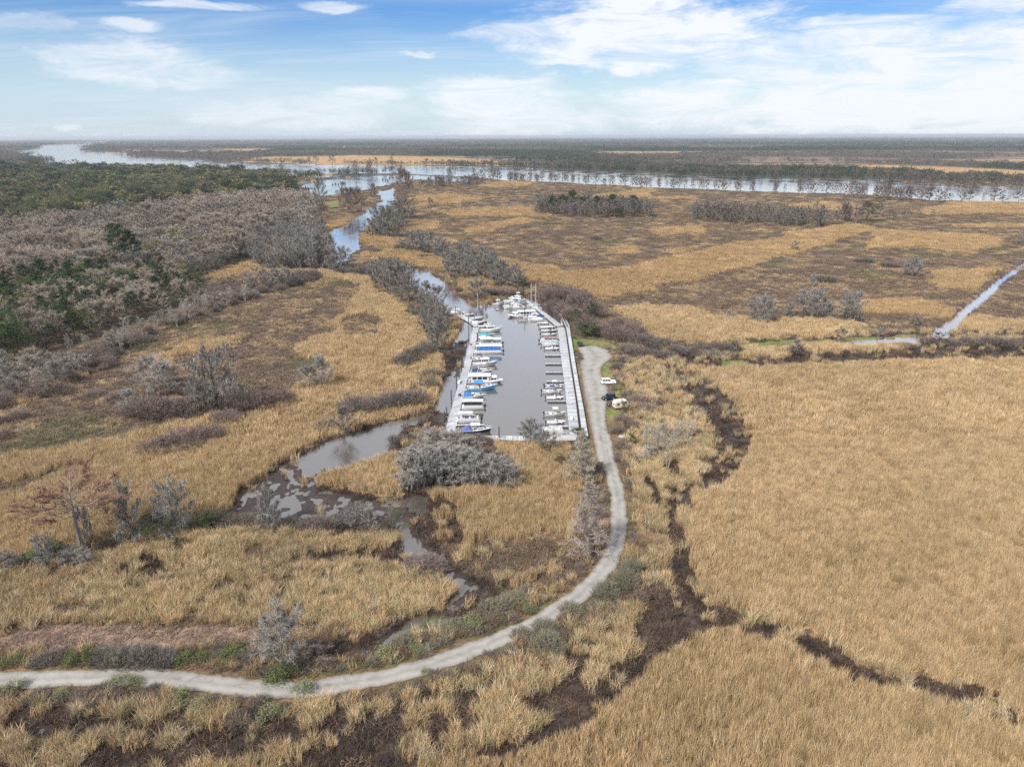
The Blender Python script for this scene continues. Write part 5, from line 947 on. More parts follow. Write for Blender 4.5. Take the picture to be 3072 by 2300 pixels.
# ------------------------------------------------------------------ marina: shapes
class Shape:
    """collects faces; build() links them as one mesh"""
    def __init__(s): s.v, s.f = [], []
    def quad(s, *p):
        k = len(s.v); s.v += [tuple(q) for q in p]; s.f.append(tuple(range(k, k + len(p)))); return s
    def hexa(s, b_, t_):
        k = len(s.v); s.v += [tuple(q) for q in b_] + [tuple(q) for q in t_]; n = len(b_)
        s.f.append(tuple(range(k + n - 1, k - 1, -1))); s.f.append(tuple(range(k + n, k + 2 * n)))
        for i in range(n): s.f.append((k + i, k + (i + 1) % n, k + n + (i + 1) % n, k + n + i))
        return s
    def box(s, x0, x1, y0, y1, z0, z1, tx=0, ty=0, ftaper=0):
        """box whose top is drawn in by tx / ty and whose front (x1) is narrowed by ftaper"""
        w = (y1 - y0) / 2; c_ = (y0 + y1) / 2; wf = w * (1 - ftaper)
        b_ = [(x0, c_ - w, z0), (x1, c_ - wf, z0), (x1, c_ + wf, z0), (x0, c_ + w, z0)]; w2 = w - ty; wf2 = wf - ty
        return s.hexa(b_, [(x0 + tx * .4, c_ - w2, z1), (x1 - tx, c_ - wf2, z1), (x1 - tx, c_ + wf2, z1), (x0 + tx * .4, c_ + w2, z1)])
    def tube(s, pts, r, n=6, r1=None):
        pts = [Vector(p) for p in pts]; k0 = len(s.v); m_ = len(pts)
        for i, p in enumerate(pts):
            d = (pts[min(i + 1, m_ - 1)] - pts[max(i - 1, 0)]).normalized(); a = d.orthogonal().normalized(); b_ = d.cross(a); rr_ = r if r1 is None else r + (r1 - r) * i / (m_ - 1)
            for j in range(n):
                t = 6.2832 * j / n; s.v.append(tuple(p + a * (math.cos(t) * rr_) + b_ * (math.sin(t) * rr_)))
        for i in range(m_ - 1):
            for j in range(n): s.f.append((k0 + i * n + j, k0 + i * n + (j + 1) % n, k0 + (i + 1) * n + (j + 1) % n, k0 + (i + 1) * n + j))
        s.f.append(tuple(range(k0 + n - 1, k0 - 1, -1))); s.f.append(tuple(range(k0 + (m_ - 1) * n, k0 + m_ * n))); return s
    def build(s, name, m, parent=None, smooth=False, bevel=0):
        o = mesh_obj(name, s.v, s.f, m, parent, smooth)
        if bevel:
            bm = bmesh.new(); bm.from_mesh(o.data); bmesh.ops.recalc_face_normals(bm, faces=bm.faces); bmesh.ops.bevel(bm, geom=bm.edges[:], offset=bevel, segments=1, affect='EDGES', clamp_overlap=True); bm.to_mesh(o.data); bm.free()
        return o
WHITE = mat('white_gelcoat', (.66, .67, .68), .28, 0, .07, 1.5, .5, (.50, .50, .47)); CREAM = mat('cream_gelcoat', (.74, .69, .58), .35, 0, .05, 1.5)
NAVY = mat('navy_canvas', (.02, .045, .14), .8, 0, .3, 2); BLUE = mat('bright_blue_canvas', (.03, .26, .78), .75, 0, .15, 2); ROYAL = mat('royal_blue_canvas', (.03, .15, .48), .8, 0, .2, 2)
BLK = mat('black_plastic', (.02, .02, .022), .35, 0, .2, 4); GLASS = mat('dark_glass', (.018, .024, .03), .06, 0, .2, 2, .9); GREYC = mat('grey_canvas', (.50, .51, .54), .8, 0, .1, 2)
ALU = mat('aluminium', (.66, .67, .69), .5, .45, .1, 3); NONSKID = mat('deck_nonskid', (.66, .66, .64), .7, 0, .07, 3, .3, (.5, .49, .46)); TEAK = mat('teak_deck', (.30, .19, .10), .7, 0, .25, 3)
LBLUE = mat('light_blue_hull', (.16, .46, .68), .25, 0, .06, 1); NAVYH = mat('navy_hull', (.02, .04, .09), .25, 0, .1, 1); REDH = mat('dark_red_hull', (.22, .03, .035), .35, 0, .15, 1); TEALC = mat('teal_canvas', (.03, .36, .38), .75, 0, .15, 2)
GREENT = mat('dark_green_trim', (.02, .12, .09), .5, 0, .2, 2); MAROON = mat('maroon_canvas', (.25, .14, .13), .8, 0, .2, 2); PALEG = mat('pale_green_hull', (.66, .74, .70), .3, 0, .05, 1); BOOT = mat('boot_stripe', (.03, .035, .06), .4, 0, .1, 1)
TANV = mat('tan_vinyl', (.50, .38, .25), .6, 0, .12, 4); ENC = mat('black_enclosure', (.035, .045, .055), .3, 0, .3, 2, .6); RED = mat('red_plastic', (.55, .05, .05), .5, 0, .15, 3); WVIN = mat('white_vinyl', (.74, .73, .70), .5, 0, .06, 4)
WHOLD = mat('weathered_white', (.60, .61, .60), .55, 0, .12, 2, .4, (.38, .37, .34))
def hull_stations(L, B, fs, fb, n=14, full=.5, blunt=0.0):
    st = []
    for i in range(n + 1):
        t = i / n; q = max(0, (t - full) / (1 - full)); hb = B / 2 * (.93 + .07 * min(t / .4, 1)) * (1 - (1 - blunt) * q ** 2.1); z = fs + (fb - fs) * t ** 1.8; rk = L * .07 * max(0, (t - .7) / .3) ** 2
        st.append((-L / 2 + L * .93 * t, rk, max(hb, .03), z, t))
    return st
def make_hull(root, L, B, fs, fb, m, deckm, cockpit=(.05, .5), full=.5, blunt=0.0, boot=BOOT, cabin_sole=.18, stripe=None):
    st = hull_stations(L, B, fs, fb, 14, full, blunt); h = Shape(); rows = []
    for x, rk, hb, z, t in st:
        q = max(0, (t - full) / (1 - full)); ch = hb * (.86 - .35 * q); zc = .06 + .30 * q * q * fb; zk = -.40 * (1 - q ** 3) - .02
        rows.append([(x + rk, hb, z), (x + rk * .45, (hb + ch) / 2 * 1.0, (z + zc) / 2), (x, ch, zc), (x, 0, zk), (x, -ch, zc), (x + rk * .45, -(hb + ch) / 2, (z + zc) / 2), (x + rk, -hb, z)])
    for a_, b_ in zip(rows[:-1], rows[1:]):
        for k in range(6): h.quad(a_[k], b_[k], b_[k + 1], a_[k + 1])
    h.quad(*rows[0][::-1])
    ho = h.build('hull', m, root)
    bs = Shape()          # dark boot stripe at the waterline
    for s_ in (1, -1):
        for (a_, b_) in zip(rows[:-2], rows[1:-1]):
            bs.quad(*[(p[0], s_ * (abs(p[1]) + .012), zz) for p, zz in ((a_[2], -.05), (b_[2], -.05), (b_[2], .10), (a_[2], .10))][::s_])
    bs.build('boot_stripe', boot, ho)
    d = Shape(); c0, c1 = cockpit; gw = .22
    dz = .015
    for (a_, b_) in zip(st[:-1], st[1:]):
        (xa, ra, ha, za, ta), (xb, rb, hb, zb, tb) = a_, b_; xa += ra; xb += rb
        if ta >= c1 - 1e-6 or tb <= c0 + 1e-6:
            d.quad((xa, -ha, za + dz), (xb, -hb, zb + dz), (xb, 0, zb + dz + hb * .10), (xa, 0, za + dz + ha * .10)); d.quad((xa, 0, za + dz + ha * .10), (xb, 0, zb + dz + hb * .10), (xb, hb, zb + dz), (xa, ha, za + dz))
        else:
            for s_ in (1, -1):
                P_ = [(xa, s_ * ha, za + dz), (xb, s_ * hb, zb + dz), (xb, s_ * max(hb - gw, .02), zb + dz), (xa, s_ * max(ha - gw, .02), za + dz)]; d.quad(*(P_ if s_ < 0 else P_[::-1]))
                Q_ = [(xa, s_ * max(ha - gw, .02), za + dz), (xb, s_ * max(hb - gw, .02), zb + dz), (xb, s_ * max(hb - gw, .02), cabin_sole), (xa, s_ * max(ha - gw, .02), cabin_sole)]; d.quad(*(Q_ if s_ < 0 else Q_[::-1]))
    do = d.build('deck', deckm, root)
    fl = Shape(); inside = [s_ for s_ in st if c0 - .04 <= s_[4] <= c1 + .04]
    if len(inside) > 1:
        for a_, b_ in zip(inside[:-1], inside[1:]): fl.quad((a_[0], -a_[2] + .2, cabin_sole), (b_[0], -b_[2] + .2, cabin_sole), (b_[0], b_[2] - .2, cabin_sole), (a_[0], a_[2] - .2, cabin_sole))
        e_ = inside[-1]; fl.quad((e_[0], -e_[2] + .1, cabin_sole), (e_[0], e_[2] - .1, cabin_sole), (e_[0], e_[2] - .1, e_[3]), (e_[0], -e_[2] + .1, e_[3]))
        e_ = inside[0]; fl.quad((e_[0] + .1, e_[2] - .1, cabin_sole), (e_[0] + .1, -e_[2] + .1, cabin_sole), (e_[0] + .1, -e_[2] + .1, e_[3]), (e_[0] + .1, e_[2] - .1, e_[3]))
        fl.build('cockpit_sole', NONSKID, root)
    return st
def house(root, name, x0, x1, w, z0, z1, m, tx=.5, ty=.12, ftaper=.18, panes=3, front=True, back=False, wz=(.45, .9), rel=.06, roof=None, roofm=None, over=.15):
    """a cabin with separate panes; returns the part"""
    s = Shape(); s.box(x0, x1, -w / 2, w / 2, z0, z1, tx, ty, ftaper); o = s.build(name, m, root)
    zl, zh = z0 + (z1 - z0) * wz[0], z0 + (z1 - z0) * wz[1]
    def side_pt(u, v, sd, off=.012):
        z = z0 + (z1 - z0) * v; xa, xb = x0 + tx * .4 * v, x1 - tx * v; wa, wb = w / 2 - ty * v, w / 2 * (1 - ftaper) - ty * v
        return (xa + (xb - xa) * u, sd * (wa + (wb - wa) * u + off), z)
    for sd in (1, -1):
        for i in range(panes):
            u0 = .07 + .86 * i / panes + .015; u1 = .07 + .86 * (i + 1) / panes - .025
            q = Shape(); P_ = [side_pt(u0, wz[0], sd), side_pt(u1, wz[0], sd), side_pt(u1, wz[1], sd), side_pt(u0, wz[1], sd)]; q.quad(*(P_ if sd < 0 else P_[::-1])); q.build('window', GLASS, o)
    def front_pt(y, v): return (x1 - tx * v + .014, y * (w / 2 * (1 - ftaper) - ty * v), z0 + (z1 - z0) * v)
    if front:
        for ya, yb in ((-.9, -.34), (-.28, .28), (.34, .9)):
            q = Shape(); q.quad(front_pt(ya, wz[0]), front_pt(yb, wz[0]), front_pt(yb, wz[1]), front_pt(ya, wz[1])); q.build('windshield', GLASS, o)
    if back:
        q = Shape(); xx = x0 - .014; q.quad((xx, w * .35, z0 + .05), (xx, -w * .1, z0 + .05), (xx + tx * .4 * .85, -w * .1, z0 + (z1 - z0) * .85), (xx + tx * .4 * .85, w * .35, z0 + (z1 - z0) * .85)); q.build('cabin_door', GLASS, o)
    if roof:
        r_ = Shape(); r_.box(x0 - over, x1 - tx + over * 1.4, -w / 2 + ty - over * .5, w / 2 - ty + over * .5, z1 + .004, z1 + .09, .12, .06, ftaper); r_.build('roof', roofm or m, root, False, .02)
    return o
def canopy(root, name, x0, x1, w, z, m, zb, posts=True, crown=.10, thick=.05, pm=ALU):
    s = Shape(); n = 6
    top = [(x0 + (x1 - x0) * i / n, math.sin(math.pi * (i + .6) / (n + 1.2)) * crown) for i in range(n + 1)]
    for a_, b_ in zip(top[:-1], top[1:]):
        for (ya, ca, yb, cb) in ((-w / 2, -.06, 0, crown * .5), (0, crown * .5, w / 2, -.06)):
            s.hexa([(a_[0], ya, z + a_[1] + ca - thick), (b_[0], ya, z + b_[1] + ca - thick), (b_[0], yb, z + b_[1] + cb - thick), (a_[0], yb, z + a_[1] + cb - thick)], [(a_[0], ya, z + a_[1] + ca), (b_[0], ya, z + b_[1] + ca), (b_[0], yb, z + b_[1] + cb), (a_[0], yb, z + a_[1] + cb)])
    o = s.build(name, m, root)
    if posts:
        for sx_ in (0, 1):
            for sd in (1, -1):
                p = Shape(); xx = x0 + .12 if sx_ == 0 else x1 - .12; p.tube([(xx * .8 + (x0 + x1) * .1, sd * (w / 2 - .06), zb), (xx, sd * (w / 2 - .08), z + .0)], .022, 5); p.build('canopy_post', pm, o)
    return o
def cover(root, name, x0, x1, w, z0, hgt, m, ft=.25):
    """taut canvas cover with a rounded ridge"""
    s = Shape(); n = 7; rows = []
    for i in range(n + 1):
        u = i / n; x = x0 + (x1 - x0) * u; ww = w / 2 * (1 - ft * max(0, (u - .45) / .55) ** 1.6); hh = hgt * math.sin(math.pi * min(max(.14 + u * .78, .05), .95)) ** .8
        rows.append([(x, -ww, z0), (x, -ww * .75, z0 + hh * .62), (x, 0, z0 + hh), (x, ww * .75, z0 + hh * .62), (x, ww, z0)])
    for a_, b_ in zip(rows[:-1], rows[1:]):
        for k in range(4): s.quad(a_[k], b_[k], b_[k + 1], a_[k + 1])
    s.quad(*rows[0]); s.quad(*rows[-1][::-1]); return s.build(name, m, root, True)
def outboard(root, x, y, zt, m=BLK, sc=1.0):
    e = Shape(); e.box(x - .55 * sc, x - .02, y - .2 * sc, y + .2 * sc, zt + .15, zt + .75 * sc, .1, .05, .1); o = e.build('outboard_motor', m, root, False, .04)
    l_ = Shape(); l_.box(x - .38 * sc, x - .16 * sc, y - .08, y + .08, -.55, zt + .2, 0, 0); l_.box(x - .5 * sc, x - .05, y - .14, y + .14, -.2, -.16); l_.build('lower_unit', m, o); return o
def bow_rail(root, st, t0=.55, h=.55, m=ALU):
    for sd in (1, -1):
        pts = [(x + rk - .05, sd * max(hb - .08, .02), z + h) for x, rk, hb, z, t in st if t >= t0]
        if len(pts) > 1:
            s = Shape(); s.tube(pts, .018, 5)
            for (x, rk, hb, z, t) in [q for q in st if q[4] >= t0][::2]: s.tube([(x + rk - .05, sd * max(hb - .08, .02), z), (x + rk - .05, sd * max(hb - .08, .02), z + h)], .014, 4)
            s.build('bow_rail', m, root)
def seat(root, x, y, z, w=.9, d=.5, m=WVIN, back=True, face=1):
    s = Shape(); s.box(x - d / 2, x + d / 2, y - w / 2, y + w / 2, z, z + .42, .02, .02)
    if back: s.box(x - face * d / 2 - .07, x - face * d / 2 + .07, y - w / 2, y + w / 2, z + .38, z + .85, .02, .02)
    return s.build('seat', m, root)
def console(root, x, z, m=WHITE):
    s = Shape(); s.box(x - .4, x + .45, -.42, .42, z, z + 1.05, .3, .06); o = s.build('console', m, root)
    q = Shape(); q.quad((x + .16, -.34, z + 1.06), (x + .16, .34, z + 1.06), (x + .02, .30, z + 1.45), (x + .02, -.30, z + 1.45)); q.build('windscreen', GLASS, o)
    w_ = Shape(); w_.tube([(x - .42, 0, z + .92), (x - .50, 0, z + .98)], .17, 10); w_.build('steering_wheel', BLK, o); return o
# --- kinds of boat (local: bow at +x, waterline z = 0)
def b_cruiser(r, L, B, hullm=WHITE, canvas=None, hard=None, back=None, arch=False, deckm=None, cabh=1.0):
    st = make_hull(r, L, B, .75, 1.15, hullm, deckm or WHITE, (.06, .48), .42); zd = .92
    house(r, 'trunk_cabin', -L * .02, L * .30, B * .62, zd - .1, zd + .42, WHITE, L * .10, .14, .45, 2, False, wz=(.5, .85))
    q = house(r, 'windshield_frame', -L * .14, L * .07, B * .76, zd - .05, zd + .62 * cabh, WHITE, L * .07, .16, .3, 2, True, wz=(.30, .92))
    seat(r, -L * .26, B * .22, .2, .8, .55); seat(r, -L * .40, 0, .2, B * .6, .5)
    if canvas: cover(r, 'canvas_cover', -L * .44, L * .01, B * .86, zd - .05, .95, canvas, .3)
    if hard: canopy(r, 'hardtop', -L * .20, L * .10, B * .74, 2.45, hard, zd, True, .06, .09, WHITE)
    if back: cover(r, 'aft_canvas', -L * .47, -L * .17, B * .84, .75, 1.15, back, .0)
    if arch:
        s = Shape(); s.tube([(-L * .22, -B * .46, .8), (-L * .16, -B * .42, 2.0), (-L * .15, 0, 2.15), (-L * .16, B * .42, 2.0), (-L * .22, B * .46, .8)], .09, 6); s.build('radar_arch', WHITE, r)
    bow_rail(r, st); s = Shape(); s.box(-L * .54, -L * .49, -B * .4, B * .4, .12, .22); s.build('swim_platform', WHITE, r)
    for y_ in (-.25, .25):
        h_ = Shape(); h_.box(L * .24, L * .29, y_ - .16, y_ + .16, 1.2, 1.30); h_.build('deck_hatch', GLASS, r)
def b_sportfish(r, L, B, hullm=LBLUE, top=BLUE):
    st = make_hull(r, L, B, .85, 1.75, hullm, WHITE, (.05, .45), .40)
    house(r, 'forward_cabin', -L * .06, L * .26, B * .66, 1.05, 1.72, WHITE, L * .10, .2, .4, 2, True, wz=(.45, .85)); console(r, -L * .12, .4)
    canopy(r, 'bimini_top', -L * .27, L * .03, B * .80, 2.75, top, .9, True, .08, .07); seat(r, -L * .22, .7, .2, .8, .6, TANV); seat(r, -L * .22, -.7, .2, .8, .6, TANV)
    s = Shape(); s.box(-L * .40, -L * .33, -B * .2, B * .2, .18, .70, .02, .02); s.build('bait_box', WVIN, r); bow_rail(r, st, .5, .5)
    for x_, y_ in ((L * .18, -.3), (L * .18, .3), (L * .30, 0)):
        h_ = Shape(); h_.box(x_, x_ + .5, y_ - .22, y_ + .22, 1.62, 1.74); h_.build('deck_hatch', ROYAL, r)
    s = Shape(); s.box(-L * .54, -L * .49, -B * .42, B * .42, .12, .25); s.build('swim_platform', WHITE, r)
    for sd in (1, -1):
        s = Shape(); s.tube([(-L * .2, sd * B * .40, 2.7), (-L * .46, sd * B * .62, 4.6)], .02, 4); s.build('outrigger', ALU, r)
def b_fly(r, L, B, hullm=WHITE, trim=None, canvas=None):
    st = make_hull(r, L, B, .95, 1.7, hullm, WHITE, (.04, .28), .45)
    house(r, 'saloon', -L * .22, L * .20, B * .78, 1.0, 2.45, WHITE, L * .09, .14, .28, 4, True, True, wz=(.42, .85), roof=True, over=.3)
    f = house(r, 'flybridge', -L * .14, L * .07, B * .66, 2.55, 3.15, WHITE, L * .05, .08, .25, 2, True, wz=(.55, .95)); seat(r, -L * .06, 0, 2.6, 1.2, .5)
    if canvas: canopy(r, 'flybridge_top', -L * .18, L * .04, B * .68, 4.2, canvas, 2.6)
    bow_rail(r, st, .45, .7); s = Shape(); s.box(-L * .54, -L * .49, -B * .42, B * .42, .12, .25); s.build('swim_platform', TEAK, r)
    if trim: t_ = Shape(); t_.box(-L * .225, L * .10, -B * .405, B * .405, 1.02, 1.18, 0, 0, .1); t_.build('trim_band', trim, r)
def b_trawler(r, L, B, hullm=WHITE, housem=WHITE, mark=None):
    st = make_hull(r, L, B, .85, 1.75, hullm, WHITE, (.04, .36), .5)
    house(r, 'pilot_house', -L * .16, L * .16, B * .70, .95, 2.75, housem, L * .03, .10, .15, 4, True, True, wz=(.50, .86), roof=True, over=.3)
    house(r, 'forward_trunk', L * .15, L * .30, B * .46, 1.2, 1.65, housem, L * .04, .08, .4, 2, False, wz=(.35, .8)); bow_rail(r, st, .5, .6)
    s = Shape(); s.tube([(-L * .05, 0, 2.8), (-L * .05, 0, 4.6)], .05, 6); s.build('mast', WHITE, r)
    s = Shape(); s.tube([(0, .4, 2.84), (0, .4, 3.1)], .2, 10); s.build('radar_dome', WHITE, r)
    sh = Shape(); sh.tube([(x + rk, -hb - .02, z - .08) for x, rk, hb, z, t in st], .045, 5); sh.tube([(x + rk, hb + .02, z - .08) for x, rk, hb, z, t in st], .045, 5); sh.build('rub_rail', BLK, r)
    if mark: s = Shape(); s.box(L * .05, L * .13, -B * .375, B * .375, 1.15, 1.55); s.build('cabin_panel', mark, r)
    seat(r, -L * .38, 0, .2, B * .6, .5, WVIN)
def b_houseboat(r, L, B, roofm=WHITE, trim=None, hullm=WHITE, panes=4):
    make_hull(r, L, B, .7, 1.0, hullm, WHITE, (.02, .10), .72, .45)
    house(r, 'deck_house', -L * .40, L * .12, B * .86, .72, 2.65, WHITE, .25, .06, .02, panes, True, True, wz=(.42, .84)); house(r, 'forward_house', L * .13, L * .36, B * .74, .85, 2.15, WHITE, .5, .10, .2, 2, True, wz=(.30, .75), roof=True, over=.15)
    s = Shape(); s.box(-L * .48, L * .17, -B * .48, B * .48, 2.66, 2.80, .15, .08); s.build('roof', roofm, r, False, .03)
    for sd in (1, -1):
        s = Shape(); s.tube([(-L * .46, sd * B * .45, .8), (-L * .46, sd * B * .45, 2.66)], .04, 5); s.build('roof_post', WHITE, r)
    if trim:
        for zz in (2.30, .80): t_ = Shape(); t_.box(-L * .405, L * .11, -B * .436, B * .436, zz, zz + .16, 0, .01); t_.build('trim_band', trim, r)
    s = Shape(); s.box(-L * .05, L * .02, -.3, .3, 2.80, 3.05, .03, .03); s.build('roof_vent', GREYC, r)
def b_pontoon(r, L, B, top=None, enclose=None, panel=WHOLD, topz=2.6, seats=WVIN, motor=True, toplen=(.1, .75), canvas2=None):
    for sd in (1, -1):
        s = Shape(); y = sd * (B / 2 - .42); s.tube([(-L * .48, y, .12), (L * .36, y, .12), (L * .44, y, .2), (L * .49, y, .38)], .33, 10, .30); s.build('pontoon', ALU, r, True)
    d = Shape(); d.box(-L * .46, L * .46, -B / 2, B / 2, .46, .58); d.build('deck', NONSKID, r)
    for sd in (1, -1):
        f = Shape(); f.box(-L * .42, L * .40, sd * (B / 2 - .06) - .025, sd * (B / 2 - .06) + .025, .60, 1.25); f.build('side_panel', panel, r)
    for xx in (-L * .42, L * .40):
        f = Shape(); f.box(xx - .025, xx + .025, -B / 2 + .04, B / 2 - .04, .60, 1.2); f.build('end_panel', panel, r)
    ra = Shape(); ra.tube([(-L * .42, -B / 2 + .06, 1.3), (L * .40, -B / 2 + .06, 1.3), (L * .40, B / 2 - .06, 1.3), (-L * .42, B / 2 - .06, 1.3), (-L * .42, -B / 2 + .06, 1.3)], .025, 5); ra.build('rail', ALU, r)
    if not enclose:
        for x_, y_ in ((-L * .30, -B * .28), (-L * .30, B * .28), (L * .24, -B * .28), (L * .24, B * .28)): seat(r, x_, y_, .58, .8, L * .16, seats)
        console(r, -L * .05, .58)
    else:
        s = Shape(); s.box(-L * .41, L * .39, -B / 2 + .10, B / 2 - .10, .62, topz - .12, .06, .06); e_ = s.build('canvas_enclosure', enclose, r)
        for sd in (1, -1):
            for i in range(5):
                x_ = -L * .41 + L * .8 * (i + .5) / 5; w_ = Shape(); w_.box(x_ - .025, x_ + .025, sd * (B / 2 - .10) - .02, sd * (B / 2 - .10) + .02, .64, topz - .16); w_.build('enclosure_strap', canvas2 or BLK, e_)
    if top: canopy(r, 'canopy_top', -L * .45 + L * .9 * toplen[0], -L * .45 + L * .9 * toplen[1], B * .96, topz, top, .6)
    if motor: outboard(r, -L * .47, 0, .35, BLK, 1.25)
def b_console(r, L, B, top=None, hullm=WHITE, n_out=1, inner=None, boltop=None):
    st = make_hull(r, L, B, .65, 1.05, hullm, WHITE, (.07, .86), .42); console(r, 0, .2); seat(r, -L * .13, 0, .2, .9, .45, inner or WVIN); seat(r, L * .10, 0, .2, .7, .4, inner or WVIN, False)
    seat(r, L * .27, 0, .2, B * .5, .6, inner or WVIN, False); seat(r, -L * .36, 0, .2, B * .62, .4, inner or WVIN)
    if top: canopy(r, 't_top', -L * .15, L * .10, B * .70, 2.35, top, .25, True, .05, .07)
    for k in range(n_out): outboard(r, -L * .50, (k - (n_out - 1) / 2) * .6, .55)
def b_runabout(r, L, B, hullm=WHITE, canvas=None, seatm=WVIN, stripe=None, top=None):
    st = make_hull(r, L, B, .6, .85, hullm, WHITE, (.06, .58), .40)
    s = Shape(); zs = .80
    for sd in (1, -1): s.quad(*[(L * .02, sd * B * .40, zs), (L * .13, 0, zs + .05), (L * .09, 0, zs + .42), (-L * .03, sd * B * .37, zs + .40)][::sd])
    s.build('windscreen', GLASS, r)
    if canvas: cover(r, 'boat_cover', -L * .45, L * .30, B * .92, .62, .65, canvas, .5)
    else:
        for y_ in (-B * .2, B * .2): seat(r, -L * .10, y_, .18, .55, .5, seatm)
        seat(r, -L * .36, 0, .18, B * .66, .5, seatm)
    if top: canopy(r, 'bimini_top', -L * .22, L * .06, B * .8, 2.1, top, .6)
    if stripe:
        sh = Shape()
        for sd in (1, -1):
            for a_, b_ in zip(st[:-2], st[1:-1]): sh.quad(*[(a_[0] + a_[1], sd * (a_[2] + .012), a_[3] - .08), (b_[0] + b_[1], sd * (b_[2] + .012), b_[3] - .08), (b_[0] + b_[1], sd * (b_[2] * .97 + .014), b_[3] - .24), (a_[0] + a_[1], sd * (a_[2] * .97 + .014), a_[3] - .24)][::-sd])
        sh.build('hull_stripe', stripe, r)
    outboard(r, -L * .50, 0, .5, BLK, 1.0)
def b_skiff(r, L, B, hullm=WHITE, benches=3, motor=True, benchm=WVIN, con=False):
    make_hull(r, L, B, .45, .65, hullm, WHITE, (.04, .84), .5, .25)
    for i in range(benches):
        x = -L * .34 + L * .62 * i / max(benches - 1, 1); s = Shape(); s.box(x - .2, x + .2, -B * .40, B * .40, .20, .50, .02, .02); s.build('bench', benchm, r)
    if con: console(r, -L * .02, .2)
    if motor: outboard(r, -L * .50, 0, .35, BLK, .85)
def b_sail(r, L, B, hullm=WHITE, mast=9.5, canvas=NAVY):
    st = make_hull(r, L, B, .75, 1.05, hullm, WHITE, (.06, .36), .30); house(r, 'trunk_cabin', -L * .12, L * .22, B * .55, .85, 1.35, WHITE, L * .06, .10, .4, 3, False, wz=(.4, .8))
    s = Shape(); s.tube([(L * .08, 0, .9), (L * .08, 0, 1.3 + mast)], .13, 8, .10); m_ = s.build('mast', ALU, r); s = Shape(); s.tube([(L * .08, -B * .30, 1.3 + mast * .55), (L * .08, B * .30, 1.3 + mast * .55)], .03, 5); s.build('spreader', ALU, m_)
    s = Shape(); s.tube([(L * .08, 0, 2.0), (-L * .34, 0, 2.1)], .06, 6); bo = s.build('boom', ALU, r); cov_ = Shape(); cov_.tube([(L * .06, 0, 2.15), (-L * .12, 0, 2.22), (-L * .32, 0, 2.2)], .15, 7, .09); cov_.build('sail_cover', canvas, bo)
    for p in ((L * .48, 0, 1.1), (-L * .46, 0, .85), (L * .06, B * .46, .9), (L * .06, -B * .46, .9)):
        s = Shape(); s.tube([(L * .08, 0, 1.2 + mast), p], .012, 3); s.build('rigging_wire', ALU, r)
    bow_rail(r, st, .7, .5)
